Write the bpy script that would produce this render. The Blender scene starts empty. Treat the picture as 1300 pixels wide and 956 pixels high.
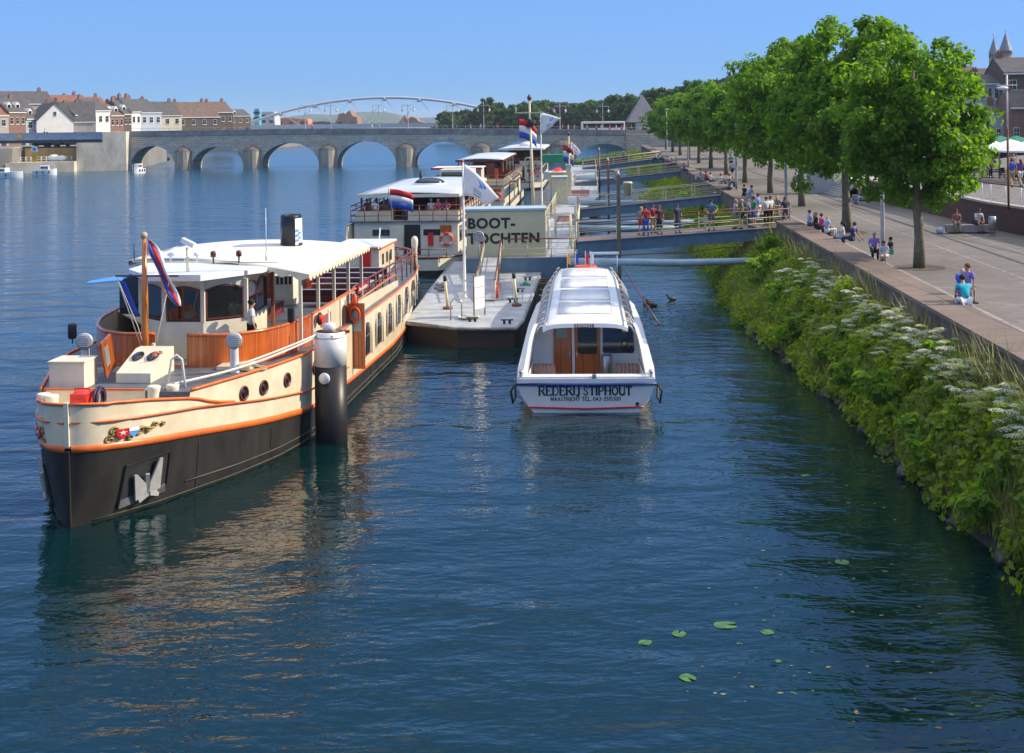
import bpy, bmesh, math, random
import numpy as np
from mathutils import Vector, Matrix
R = random.Random(7)
sc = bpy.context.scene
C = sc.collection
rad = math.radians
PI = math.pi

# ---------------------------------------------------------------- survey: camera 10 m over the river, level, rolled 0.8 degrees
FPX, HORIZ, CAMH, ROLL = 1710.0, 150.0, 10.0, rad(0.8)
cr, sr = math.cos(ROLL), math.sin(ROLL)
def G(px, py, z=0.0):
    dx, dy = px - 650, py - HORIZ
    u, v = dx * cr - dy * sr, dy * cr + dx * sr
    Y = FPX * (CAMH - z) / v
    return Vector((u * Y / FPX, Y, z))
def GY(px, py, Y):
    dx, dy = px - 650, py - HORIZ
    u, v = dx * cr - dy * sr, dy * cr + dx * sr
    return Vector((u * Y / FPX, Y, CAMH - v * Y / FPX))

# ---------------------------------------------------------------- materials
MATS = {}
def nn(nt, t, **kw):
    n = nt.nodes.new(t)
    for k, v in kw.items():
        setattr(n, k, v)
    return n
def mat(name, col, rough=0.55, var=0.12, scale=2.5, metal=0.0, bump=0.0, bscale=None, col2=None, streak=1.0, spec=0.5, coat=0.0, emis=None, sharp=False):
    if name in MATS: return MATS[name]
    m = bpy.data.materials.new(name); m.use_nodes = True
    nt = m.node_tree; p = nt.nodes['Principled BSDF']; L = nt.links.new
    tc = nn(nt, 'ShaderNodeTexCoord')
    mp = nn(nt, 'ShaderNodeMapping'); mp.inputs['Scale'].default_value = (1, 1, streak)
    L(tc.outputs['Object'], mp.inputs['Vector'])
    no = nn(nt, 'ShaderNodeTexNoise'); no.inputs['Scale'].default_value = scale; no.inputs['Detail'].default_value = 6
    no.inputs['Roughness'].default_value = 0.65
    L(mp.outputs[0], no.inputs['Vector'])
    rp = nn(nt, 'ShaderNodeValToRGB')
    e = rp.color_ramp.elements
    c2 = col2 or tuple(max(0, c * (1 - 2.2 * var)) for c in col)
    c1 = tuple(min(1, c * (1 + var)) for c in col)
    if sharp: e[0].position, e[1].position = 0.42, 0.56
    else: e[0].position, e[1].position = 0.28, 0.68
    e[0].color = (*c2, 1); e[1].color = (*c1, 1)
    L(no.outputs['Fac'], rp.inputs['Fac']); L(rp.outputs['Color'], p.inputs['Base Color'])
    p.inputs['Roughness'].default_value = rough; p.inputs['Metallic'].default_value = metal
    p.inputs['Specular IOR Level'].default_value = spec
    p.inputs['Coat Weight'].default_value = coat
    if bump:
        n2 = nn(nt, 'ShaderNodeTexNoise'); n2.inputs['Scale'].default_value = bscale or scale * 6; n2.inputs['Detail'].default_value = 4
        L(mp.outputs[0], n2.inputs['Vector'])
        b = nn(nt, 'ShaderNodeBump'); b.inputs['Strength'].default_value = 1.0; b.inputs['Distance'].default_value = bump
        L(n2.outputs['Fac'], b.inputs['Height']); L(b.outputs[0], p.inputs['Normal'])
    if emis:
        p.inputs['Emission Color'].default_value = (*emis[:3], 1); p.inputs['Emission Strength'].default_value = emis[3]
    MATS[name] = m
    return m
def brickmat(name, c1, c2, mortar, w, h, axes='xz', rough=0.85, bump=0.01, msize=0.02, stain=0.35, stainc=(0.05, 0.05, 0.045)):
    """masonry / paving / planks: brick texture on two object axes plus soft weathering patches"""
    if name in MATS: return MATS[name]
    m = bpy.data.materials.new(name); m.use_nodes = True
    nt = m.node_tree; p = nt.nodes['Principled BSDF']; L = nt.links.new
    tc = nn(nt, 'ShaderNodeTexCoord'); se = nn(nt, 'ShaderNodeSeparateXYZ'); co = nn(nt, 'ShaderNodeCombineXYZ')
    L(tc.outputs['Object'], se.inputs[0])
    idx = {'x': 0, 'y': 1, 'z': 2}
    if axes == 'sz':      # walls of any direction: x + y runs along the wall
        ad = nn(nt, 'ShaderNodeMath', operation='ADD'); L(se.outputs[0], ad.inputs[0]); L(se.outputs[1], ad.inputs[1])
        L(ad.outputs[0], co.inputs[0]); L(se.outputs[2], co.inputs[1])
    else:
        L(se.outputs[idx[axes[0]]], co.inputs[0]); L(se.outputs[idx[axes[1]]], co.inputs[1])
    br = nn(nt, 'ShaderNodeTexBrick'); L(co.outputs[0], br.inputs['Vector'])
    br.inputs['Color1'].default_value = (*c1, 1); br.inputs['Color2'].default_value = (*c2, 1); br.inputs['Mortar'].default_value = (*mortar, 1)
    br.inputs['Scale'].default_value = 1; br.inputs['Mortar Size'].default_value = msize
    br.inputs['Brick Width'].default_value = w; br.inputs['Row Height'].default_value = h
    no = nn(nt, 'ShaderNodeTexNoise'); no.inputs['Scale'].default_value = 0.6 / max(w, h) * 0.8; no.inputs['Detail'].default_value = 8
    no.inputs['Roughness'].default_value = 0.7
    L(tc.outputs['Object'], no.inputs['Vector'])
    rp = nn(nt, 'ShaderNodeValToRGB'); rp.color_ramp.elements[0].position = 0.42; rp.color_ramp.elements[1].position = 0.66
    L(no.outputs['Fac'], rp.inputs['Fac'])
    mu = nn(nt, 'ShaderNodeMath', operation='MULTIPLY'); mu.inputs[1].default_value = stain; L(rp.outputs['Color'], mu.inputs[0])
    mx = nn(nt, 'ShaderNodeMix', data_type='RGBA'); L(mu.outputs[0], mx.inputs['Factor']); L(br.outputs['Color'], mx.inputs['A'])
    mx.inputs['B'].default_value = (*stainc, 1)
    L(mx.outputs['Result'], p.inputs['Base Color']); p.inputs['Roughness'].default_value = rough
    if bump:
        b = nn(nt, 'ShaderNodeBump'); b.inputs['Distance'].default_value = bump; b.inputs['Strength'].default_value = 1.0; b.invert = True
        L(br.outputs['Fac'], b.inputs['Height']); L(b.outputs[0], p.inputs['Normal'])
    MATS[name] = m
    return m
def glassmat(name='dark window glass', col=(0.012, 0.016, 0.02), rough=0.06):
    if name in MATS: return MATS[name]
    m = mat(name, col, rough, 0.3, 1.2, spec=0.8)
    return m
def leafmat(name, ca, cb, trans=0.45, rough=0.5):
    if name in MATS: return MATS[name]
    m = bpy.data.materials.new(name); m.use_nodes = True
    nt = m.node_tree; L = nt.links.new; out = nt.nodes['Material Output']; p = nt.nodes['Principled BSDF']
    at = nn(nt, 'ShaderNodeAttribute'); at.attribute_name = 'tone'
    rp = nn(nt, 'ShaderNodeValToRGB'); rp.color_ramp.elements[0].color = (*ca, 1); rp.color_ramp.elements[1].color = (*cb, 1)
    L(at.outputs['Fac'], rp.inputs['Fac']); L(rp.outputs['Color'], p.inputs['Base Color'])
    p.inputs['Roughness'].default_value = rough; p.inputs['Specular IOR Level'].default_value = 0.35
    tr = nn(nt, 'ShaderNodeBsdfTranslucent')
    hs = nn(nt, 'ShaderNodeHueSaturation'); hs.inputs['Hue'].default_value = 0.495; hs.inputs['Saturation'].default_value = 1.1; hs.inputs['Value'].default_value = 1.7
    L(rp.outputs['Color'], hs.inputs['Color']); L(hs.outputs[0], tr.inputs['Color'])
    ms = nn(nt, 'ShaderNodeMixShader'); ms.inputs[0].default_value = trans
    L(p.outputs[0], ms.inputs[1]); L(tr.outputs[0], ms.inputs[2]); L(ms.outputs[0], out.inputs['Surface'])
    MATS[name] = m
    return m
def woodmat(name, c1, c2, rough=0.25, plank=0.11, coat=0.5, vert=True, axes='sz'):
    """varnished boards"""
    if name in MATS: return MATS[name]
    m = bpy.data.materials.new(name); m.use_nodes = True
    nt = m.node_tree; p = nt.nodes['Principled BSDF']; L = nt.links.new
    tc = nn(nt, 'ShaderNodeTexCoord'); se = nn(nt, 'ShaderNodeSeparateXYZ'); L(tc.outputs['Object'], se.inputs[0])
    ad = nn(nt, 'ShaderNodeMath', operation='ADD'); L(se.outputs[0], ad.inputs[0]); L(se.outputs[1], ad.inputs[1])
    mu = nn(nt, 'ShaderNodeMath', operation='DIVIDE'); mu.inputs[1].default_value = plank
    L(ad.outputs[0] if vert else se.outputs[2], mu.inputs[0])
    fl = nn(nt, 'ShaderNodeMath', operation='FLOOR'); L(mu.outputs[0], fl.inputs[0])
    wn = nn(nt, 'ShaderNodeTexWhiteNoise', noise_dimensions='1D'); L(fl.outputs[0], wn.inputs['W'])
    no = nn(nt, 'ShaderNodeTexNoise'); mp = nn(nt, 'ShaderNodeMapping'); mp.inputs['Scale'].default_value = (9, 9, 0.7) if vert else (0.8, 0.8, 12)
    L(tc.outputs['Object'], mp.inputs[0]); L(mp.outputs[0], no.inputs['Vector']); no.inputs['Scale'].default_value = 1.6; no.inputs['Detail'].default_value = 5
    av = nn(nt, 'ShaderNodeMath', operation='MULTIPLY_ADD'); av.inputs[1].default_value = 0.45
    L(wn.outputs['Value'], av.inputs[0]); 
    hf = nn(nt, 'ShaderNodeMath', operation='MULTIPLY'); hf.inputs[1].default_value = 0.6; L(no.outputs['Fac'], hf.inputs[0]); L(hf.outputs[0], av.inputs[2])
    rp = nn(nt, 'ShaderNodeValToRGB'); rp.color_ramp.elements[0].color = (*c2, 1); rp.color_ramp.elements[1].color = (*c1, 1)
    rp.color_ramp.elements[0].position = .12; rp.color_ramp.elements[1].position = .8
    L(av.outputs[0], rp.inputs['Fac']); 
    fr = nn(nt, 'ShaderNodeMath', operation='FRACT'); L(mu.outputs[0], fr.inputs[0])
    lt = nn(nt, 'ShaderNodeMath', operation='LESS_THAN'); lt.inputs[1].default_value = 0.07; L(fr.outputs[0], lt.inputs[0])
    mx = nn(nt, 'ShaderNodeMix', data_type='RGBA'); L(lt.outputs[0], mx.inputs['Factor']); L(rp.outputs['Color'], mx.inputs['A'])
    mx.inputs['B'].default_value = (c2[0] * .3, c2[1] * .3, c2[2] * .3, 1)
    L(mx.outputs['Result'], p.inputs['Base Color'])
    p.inputs['Roughness'].default_value = rough; p.inputs['Coat Weight'].default_value = coat; p.inputs['Coat Roughness'].default_value = 0.12
    MATS[name] = m
    return m

# ---------------------------------------------------------------- mesh builder
class MB:
    def __init__(s): s.v = []; s.f = []; s.m = []; s.s = []
    def add(s, vs, fs, m=0, sm=False):
        o = len(s.v); s.v += [tuple(p) for p in vs]
        for f in fs: s.f.append(tuple(i + o for i in f)); s.m.append(m); s.s.append(sm)
        return s
    def box(s, x0, x1, y0, y1, z0, z1, m=0):
        v = [(x0, y0, z0), (x1, y0, z0), (x1, y1, z0), (x0, y1, z0), (x0, y0, z1), (x1, y0, z1), (x1, y1, z1), (x0, y1, z1)]
        return s.add(v, [(0, 3, 2, 1), (4, 5, 6, 7), (0, 1, 5, 4), (1, 2, 6, 5), (2, 3, 7, 6), (3, 0, 4, 7)], m)
    def obox(s, c, sz, rz=0, m=0, rx=0, ry=0):
        M = Matrix.Translation(c) @ Matrix.Rotation(rz, 4, 'Z') @ Matrix.Rotation(ry, 4, 'Y') @ Matrix.Rotation(rx, 4, 'X')
        a, b, c_ = sz[0] / 2, sz[1] / 2, sz[2] / 2
        v = [M @ Vector(p) for p in [(-a, -b, -c_), (a, -b, -c_), (a, b, -c_), (-a, b, -c_), (-a, -b, c_), (a, -b, c_), (a, b, c_), (-a, b, c_)]]
        return s.add(v, [(0, 3, 2, 1), (4, 5, 6, 7), (0, 1, 5, 4), (1, 2, 6, 5), (2, 3, 7, 6), (3, 0, 4, 7)], m)
    def bar(s, p, q, w, h, m=0):
        """rectangular bar between two points, w sideways, h up"""
        p, q = Vector(p), Vector(q); d = (q - p).normalized(); up = Vector((0, 0, 1))
        sd = d.cross(up)
        sd = Vector((1, 0, 0)) if sd.length < 1e-4 else sd.normalized()
        u = sd.cross(d).normalized(); v = []
        for a in (p, q):
            for i, j in ((-1, -1), (1, -1), (1, 1), (-1, 1)): v.append(a + sd * w / 2 * i + u * h / 2 * j)
        return s.add(v, [(0, 1, 2, 3), (7, 6, 5, 4), (0, 4, 5, 1), (1, 5, 6, 2), (2, 6, 7, 3), (3, 7, 4, 0)], m)
    def path(s, pts, r, n=8, m=0, caps=True, closed=False):
        pts = [Vector(p) for p in pts]; N = len(pts)
        rr = r if isinstance(r, (list, tuple)) else [r] * N
        vs = []; prev = None
        for i, p in enumerate(pts):
            if closed: d = (pts[(i + 1) % N] - pts[i - 1]).normalized()
            else: d = (pts[min(i + 1, N - 1)] - pts[max(i - 1, 0)]).normalized()
            if prev is None:
                a = Vector((0, 0, 1)) if abs(d.z) < 0.9 else Vector((1, 0, 0))
                u = d.cross(a).normalized()
            else:
                u = (prev - d * prev.dot(d)); u = u.normalized() if u.length > 1e-6 else d.orthogonal().normalized()
            prev = u; w = d.cross(u)
            for k in range(n):
                t = 2 * PI * k / n; vs.append(p + (u * math.cos(t) + w * math.sin(t)) * rr[i])
        fs = []
        for i in range(N if closed else N - 1):
            j = (i + 1) % N
            for k in range(n):
                k2 = (k + 1) % n; fs.append((i * n + k, i * n + k2, j * n + k2, j * n + k))
        s.add(vs, fs, m, True)
        if caps and not closed:
            o = len(s.v) - len(vs)
            s.f.append(tuple(o + k for k in reversed(range(n)))); s.m.append(m); s.s.append(False)
            s.f.append(tuple(o + (N - 1) * n + k for k in range(n))); s.m.append(m); s.s.append(False)
        return s
    def tube(s, p, q, r, n=8, m=0, r2=None): return s.path([p, q], [r, r if r2 is None else r2], n, m)
    def lathe(s, prof, c=(0, 0, 0), n=16, m=0, sm=True, caps=True, sx=1, sy=1):
        vs = []; fs = []; K = len(prof)
        for r, z in prof:
            for k in range(n):
                t = 2 * PI * k / n; vs.append((c[0] + r * sx * math.cos(t), c[1] + r * sy * math.sin(t), c[2] + z))
        for i in range(K - 1):
            for k in range(n):
                k2 = (k + 1) % n; fs.append((i * n + k, i * n + k2, (i + 1) * n + k2, (i + 1) * n + k))
        s.add(vs, fs, m, sm)
        if caps:
            o = len(s.v) - len(vs)
            if prof[0][0] > 1e-4: s.f.append(tuple(o + k for k in reversed(range(n)))); s.m.append(m); s.s.append(False)
            if prof[-1][0] > 1e-4: s.f.append(tuple(o + (K - 1) * n + k for k in range(n))); s.m.append(m); s.s.append(False)
        return s
    def ball(s, c, r, n=12, m=0):
        r = r if isinstance(r, (tuple, list)) else (r, r, r); k = max(4, n // 2)
        return s.lathe([(max(1e-4, math.sin(PI * i / k)), -r[2] * math.cos(PI * i / k)) for i in range(k + 1)], c, n, m, True, False, r[0], r[1])
    def prism(s, poly, z0, z1, m=0, mside=None):
        n = len(poly); ar = sum(poly[i][0] * poly[(i + 1) % n][1] - poly[(i + 1) % n][0] * poly[i][1] for i in range(n))
        if ar < 0: poly = poly[::-1]
        f0 = z0 if callable(z0) else (lambda x, y: z0); f1 = z1 if callable(z1) else (lambda x, y: z1)
        v = [(x, y, f0(x, y)) for x, y in poly] + [(x, y, f1(x, y)) for x, y in poly]
        s.add(v, [tuple(reversed(range(n))), tuple(range(n, 2 * n))], m)
        return s.add(v, [(i, (i + 1) % n, n + (i + 1) % n, n + i) for i in range(n)], m if mside is None else mside)
    def grid(s, rows, m=0, sm=False, closed=False, flip=False):
        nr, nc = len(rows), len(rows[0]); vs = [p for r in rows for p in r]; fs = []
        for i in range(nr - 1):
            for j in range(nc if closed else nc - 1):
                j2 = (j + 1) % nc; f = (i * nc + j, i * nc + j2, (i + 1) * nc + j2, (i + 1) * nc + j)
                fs.append(f[::-1] if flip else f)
        return s.add(vs, fs, m, sm)
    def poly(s, pts, m=0): return s.add(pts, [tuple(range(len(pts)))], m)
    def slab(s, pts, nrm, m=0):
        """planar polygon given thickness along nrm"""
        n = len(pts); a = [Vector(p) for p in pts]; b = [p + Vector(nrm) for p in a]
        return s.add(a + b, [tuple(reversed(range(n))), tuple(range(n, 2 * n))] + [(i, (i + 1) % n, n + (i + 1) % n, n + i) for i in range(n)], m)
    def build(s, name, mats, parent=None, loc=None, rz=0, bev=0, solid=0):
        me = bpy.data.meshes.new(name); me.from_pydata([tuple(p) for p in s.v], [], s.f)
        if not isinstance(mats, (list, tuple)): mats = [mats]
        for x in mats: me.materials.append(x)
        me.polygons.foreach_set('material_index', s.m); me.polygons.foreach_set('use_smooth', s.s)
        me.update()
        return link(name, me, parent, loc, rz, bev, solid)
def link(name, me, parent=None, loc=None, rz=0, bev=0, solid=0):
    o = bpy.data.objects.new(name, me); C.objects.link(o)
    if parent: o.parent = parent
    if loc is not None: o.location = loc
    o.rotation_euler[2] = rz
    if solid: b = o.modifiers.new('Solidify', 'SOLIDIFY'); b.thickness = solid
    if bev: b = o.modifiers.new('Bevel', 'BEVEL'); b.width = bev; b.segments = 2; b.limit_method = 'ANGLE'
    return o
def thing(name, label, cat, loc=(0, 0, 0), rz=0, group=None):
    o = bpy.data.objects.new(name, None); C.objects.link(o); o.empty_display_size = 0.2
    o.location = loc; o.rotation_euler = (0, 0, rz); o['label'] = label; o['category'] = cat
    if group: o['group'] = group
    return o
def tag(o, label, cat, group=None, kind=None):
    o['label'] = label; o['category'] = cat
    if group: o['group'] = group
    if kind: o['kind'] = kind
    return o
def struct(o): o['kind'] = 'structure'; return o
def kids(o): return [c for c in bpy.data.objects if c.parent == o]
KID = {}
def dup(root, loc=None, rz=None, label=None, scale=None, group=None):
    """copy a thing with its parts and sub-parts"""
    if root.name not in KID: KID[root.name] = [(c, kids(c)) for c in kids(root)]
    r = root.copy(); C.objects.link(r)
    for c, gs in KID[root.name]:
        d = c.copy(); C.objects.link(d); d.parent = r
        for g in gs: e = g.copy(); C.objects.link(e); e.parent = d
    if loc is not None: r.location = loc
    if rz is not None: r.rotation_euler[2] = rz
    if label: r['label'] = label
    if group: r['group'] = group
    if scale: r.scale = scale if isinstance(scale, (tuple, list)) else (scale,) * 3
    return r
def lettering(txt, size, mt, parent, loc, rot, name='lettering', ext=0.004, off=0.0, sx=1.0, align='LEFT', spacing=1.0):
    cu = bpy.data.curves.new(name, 'FONT'); cu.body = txt; cu.size = size; cu.extrude = ext; cu.offset = off
    cu.align_x = align; cu.space_character = spacing; cu.resolution_u = 3
    t = bpy.data.objects.new(name, cu); C.objects.link(t)
    dg = bpy.context.evaluated_depsgraph_get(); me = bpy.data.meshes.new_from_object(t.evaluated_get(dg))
    bpy.data.objects.remove(t); me.materials.clear(); me.materials.append(mt)
    o = bpy.data.objects.new(name, me); C.objects.link(o); o.parent = parent; o.location = loc; o.rotation_euler = rot; o.scale = (sx, 1, 1)
    return o

# ---------------------------------------------------------------- palette
CREAM = mat('cream hull paint', (0.80, 0.70, 0.50), 0.3, 0.05, 1.5, coat=0.3, col2=(0.66, 0.56, 0.38))
CREAM2 = mat('pale cream paint', (0.74, 0.69, 0.53), 0.4, 0.07, 2)
ORANGE = mat('orange trim paint', (0.75, 0.16, 0.025), 0.35, 0.1, 3)
BLACKH = mat('black hull paint', (0.009, 0.009, 0.010), 0.5, 0.2, 1.6, spec=0.3, col2=(0.036, 0.032, 0.027), bump=0.008, bscale=1.2, streak=0.4)
WHITE = mat('white paint', (0.80, 0.81, 0.80), 0.35, 0.04, 2, coat=0.2)
WHITE2 = mat('weathered white paint', (0.72, 0.72, 0.68), 0.5, 0.1, 3)
AWN = mat('white awning canvas', (0.70, 0.70, 0.66), 0.75, 0.05, 0.6, bump=0.01, bscale=1.2)
DECK = mat('grey blue deck paint', (0.11, 0.125, 0.15), 0.5, 0.2, 2, bump=0.002)
PGREY = mat('light grey steel deck', (0.42, 0.45, 0.48), 0.5, 0.14, 1.1, col2=(0.26, 0.26, 0.26), bump=0.004)
BLUEG = mat('blue grey steel paint', (0.12, 0.20, 0.28), 0.45, 0.12, 1.5)
MAHOG = woodmat('varnished mahogany boards', (0.66, 0.16, 0.028), (0.32, 0.06, 0.012))
MAHOGH = woodmat('dark mahogany boards', (0.28, 0.045, 0.025), (0.12, 0.018, 0.012), vert=False, plank=0.16)
DOORW = woodmat('orange brown door wood', (0.50, 0.12, 0.015), (0.30, 0.055, 0.008), plank=0.4)
MAST = mat('varnished spruce', (0.66, 0.22, 0.035), 0.3, 0.15, 4, coat=0.4, streak=.2)
MAROON = mat('maroon rail paint', (0.14, 0.03, 0.022), 0.4, 0.15, 4)
RED = mat('red paint', (0.70, 0.02, 0.015), 0.4, 0.1, 4)
ORED = mat('life ring orange', (0.80, 0.09, 0.02), 0.5, 0.1, 4)
BLACK = mat('black rubber', (0.014, 0.014, 0.015), 0.55, 0.2, 5)
BLUE = mat('royal blue paint', (0.03, 0.09, 0.42), 0.4, 0.1, 4)
SKYB = mat('light blue cloth', (0.08, 0.32, 0.72), 0.6, 0.1, 4)
STEEL = mat('brushed steel', (0.45, 0.46, 0.47), 0.35, 0.1, 5, metal=0.85)
GALV = mat('galvanised steel', (0.42, 0.44, 0.46), 0.5, 0.15, 3, metal=0.4)
ROPE = mat('white mooring rope', (0.74, 0.71, 0.62), 0.8, 0.12, 10)
GLASS = glassmat()
GOLD = mat('old gilt carving', (0.34, 0.24, 0.07), 0.45, 0.3, 9, metal=0.3)
RAILC = mat('cream rail paint', (0.66, 0.60, 0.38), 0.45, 0.1, 4)
RUST = mat('rusty steel', (0.20, 0.075, 0.03), 0.8, 0.35, 5, bump=0.003)
SKIN = mat('skin', (0.50, 0.27, 0.18), 0.55, 0.08, 8)
NAVY = mat('navy paint', (0.015, 0.025, 0.09), 0.4, 0.1, 4)
YEL = mat('yellow sign paint', (0.75, 0.42, 0.02), 0.5, 0.1, 4)
# ================================================================ camera, light, sky
cam = bpy.data.cameras.new('camera'); co = bpy.data.objects.new('camera', cam); C.objects.link(co); sc.camera = co
co.location = (0, 0, CAMH); co.rotation_euler = (rad(90), 0, 0)
co.matrix_world = Matrix.Translation((0, 0, CAMH)) @ Matrix.Rotation(rad(90), 4, 'X') @ Matrix.Rotation(-ROLL, 4, 'Z')
cam.sensor_fit = 'HORIZONTAL'; cam.sensor_width = 36; cam.lens = 36 * FPX / 1300
cam.shift_y = -(478 - HORIZ) / 1300; cam.clip_end = 8000; cam.clip_start = 0.5
SUNV = Vector((0.99, 0.12, 0)).normalized(); SEL = rad(32)
sd = Vector((SUNV.x * math.cos(SEL), SUNV.y * math.cos(SEL), math.sin(SEL)))
sl = bpy.data.lights.new('sun', 'SUN'); sl.energy = 2.75; sl.angle = rad(0.6); sl.color = (1.0, 0.86, 0.66)
so = bpy.data.objects.new('sun', sl); C.objects.link(so); so.rotation_euler = sd.to_track_quat('Z', 'Y').to_euler(); so.location = (60, 20, 60)
w = bpy.data.worlds.new('World'); sc.world = w; w.use_nodes = True
nt = w.node_tree; bg = nt.nodes['Background']; sk = nn(nt, 'ShaderNodeTexSky', sky_type='NISHITA')
sk.sun_disc = False; sk.sun_elevation = SEL; sk.sun_rotation = math.atan2(SUNV.x, SUNV.y)
sk.altitude = 0; sk.air_density = 1.0; sk.dust_density = 0.0; sk.ozone_density = 5.0
# clear air: the bright horizon band rolls off softly towards blue
va = nn(nt, 'ShaderNodeVectorMath', operation='ADD'); va.inputs[1].default_value = (0.86, 2.0, 5.6)
vm = nn(nt, 'ShaderNodeVectorMath', operation='MULTIPLY'); vm.inputs[1].default_value = (0.86, 2.0, 5.6)
vd = nn(nt, 'ShaderNodeVectorMath', operation='DIVIDE')
nt.links.new(sk.outputs[0], va.inputs[0]); nt.links.new(sk.outputs[0], vm.inputs[0]); nt.links.new(vm.outputs[0], vd.inputs[0]); nt.links.new(va.outputs[0], vd.inputs[1])
# added brightening of the upper sky, above the view, to lift fill in shade
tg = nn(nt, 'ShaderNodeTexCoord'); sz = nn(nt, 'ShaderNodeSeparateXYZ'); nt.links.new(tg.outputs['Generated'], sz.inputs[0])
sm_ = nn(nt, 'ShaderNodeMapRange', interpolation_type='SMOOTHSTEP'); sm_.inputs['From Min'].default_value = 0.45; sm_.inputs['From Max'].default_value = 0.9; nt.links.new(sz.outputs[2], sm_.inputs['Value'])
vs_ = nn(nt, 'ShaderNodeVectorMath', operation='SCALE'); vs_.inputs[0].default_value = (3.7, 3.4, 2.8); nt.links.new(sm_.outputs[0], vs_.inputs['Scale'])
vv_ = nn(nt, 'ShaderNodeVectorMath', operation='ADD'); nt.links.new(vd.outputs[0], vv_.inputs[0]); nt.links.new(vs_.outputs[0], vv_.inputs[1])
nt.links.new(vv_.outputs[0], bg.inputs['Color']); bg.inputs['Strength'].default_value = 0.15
sc.view_settings.view_transform = 'Standard'; sc.view_settings.look = 'None'; sc.view_settings.exposure = 1.12; sc.view_settings.gamma = 1
sc.cycles.max_bounces = 6; sc.cycles.transparent_max_bounces = 6; sc.cycles.caustics_reflective = False; sc.cycles.caustics_refractive = False
sc.cycles.sample_clamp_indirect = 4

# ================================================================ water
wm = bpy.data.materials.new('river water'); wm.use_nodes = True
nt = wm.node_tree; p = nt.nodes['Principled BSDF']; L = nt.links.new
p.inputs['IOR'].default_value = 1.48
p.inputs['Specular Tint'].default_value = (0.74, 1.0, 1.1, 1)
tc = nn(nt, 'ShaderNodeTexCoord')
# the open reach up river is ruffled by a light breeze, the mooring basin is calm
sy = nn(nt, 'ShaderNodeSeparateXYZ'); L(tc.outputs['Object'], sy.inputs[0]); rr_ = nn(nt, 'ShaderNodeMapRange'); L(sy.outputs[1], rr_.inputs['Value'])
rr_.inputs['From Min'].default_value = 50; rr_.inputs['From Max'].default_value = 300; rr_.inputs['To Min'].default_value = 0.01; rr_.inputs['To Max'].default_value = 0.2; L(rr_.outputs[0], p.inputs['Roughness'])
# green in the basin, bluer out in the channel
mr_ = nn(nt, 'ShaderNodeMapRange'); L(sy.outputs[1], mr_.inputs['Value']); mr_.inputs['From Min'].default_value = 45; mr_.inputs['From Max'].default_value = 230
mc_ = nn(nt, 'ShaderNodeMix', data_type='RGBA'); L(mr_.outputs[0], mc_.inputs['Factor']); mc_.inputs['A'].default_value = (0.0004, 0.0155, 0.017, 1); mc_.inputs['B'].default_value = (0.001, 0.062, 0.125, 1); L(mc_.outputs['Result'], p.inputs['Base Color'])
def wave(scale, stretch, det, rot, dist, w4=0.0):
    mp = nn(nt, 'ShaderNodeMapping'); mp.inputs['Scale'].default_value = (scale * stretch, scale, scale); mp.inputs['Rotation'].default_value = (0, 0, rot)
    L(tc.outputs['Object'], mp.inputs[0])
    n = nn(nt, 'ShaderNodeTexNoise'); n.inputs['Scale'].default_value = 1; n.inputs['Detail'].default_value = det; n.inputs['Distortion'].default_value = w4
    L(mp.outputs[0], n.inputs['Vector'])
    m = nn(nt, 'ShaderNodeMath', operation='MULTIPLY'); m.inputs[1].default_value = dist; L(n.outputs['Fac'], m.inputs[0]); return m
w1 = wave(0.42, 0.55, 1.5, rad(12), 0.16, 0.3); w2 = wave(1.5, 0.5, 3.4, rad(-8), 0.062, 0.4); w3 = wave(5.5, 0.6, 2.0, rad(20), 0.016)
a1 = nn(nt, 'ShaderNodeMath', operation='ADD'); L(w1.outputs[0], a1.inputs[0]); L(w2.outputs[0], a1.inputs[1])
a2 = nn(nt, 'ShaderNodeMath', operation='ADD'); L(a1.outputs[0], a2.inputs[0]); L(w3.outputs[0], a2.inputs[1])
# calmer and livelier patches of the river surface
pm = nn(nt, 'ShaderNodeMapping'); pm.inputs['Scale'].default_value = (0.03, 0.07, 1); L(tc.outputs['Object'], pm.inputs[0])
pn = nn(nt, 'ShaderNodeTexNoise'); pn.inputs['Scale'].default_value = 1; pn.inputs['Detail'].default_value = 3; L(pm.outputs[0], pn.inputs['Vector'])
pr = nn(nt, 'ShaderNodeMapRange'); pr.inputs['From Min'].default_value = 0.3; pr.inputs['From Max'].default_value = 0.7; pr.inputs['To Min'].default_value = 0.65; pr.inputs['To Max'].default_value = 1.25
L(pn.outputs['Fac'], pr.inputs['Value'])
b = nn(nt, 'ShaderNodeBump'); b.inputs['Distance'].default_value = 1; L(pr.outputs[0], b.inputs['Distance']); b.inputs['Strength'].default_value = 1.0; L(a2.outputs[0], b.inputs['Height']); L(b.outputs[0], p.inputs['Normal'])
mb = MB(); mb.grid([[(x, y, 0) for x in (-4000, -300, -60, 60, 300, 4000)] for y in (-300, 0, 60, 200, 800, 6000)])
struct(mb.build('water', wm))
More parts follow.
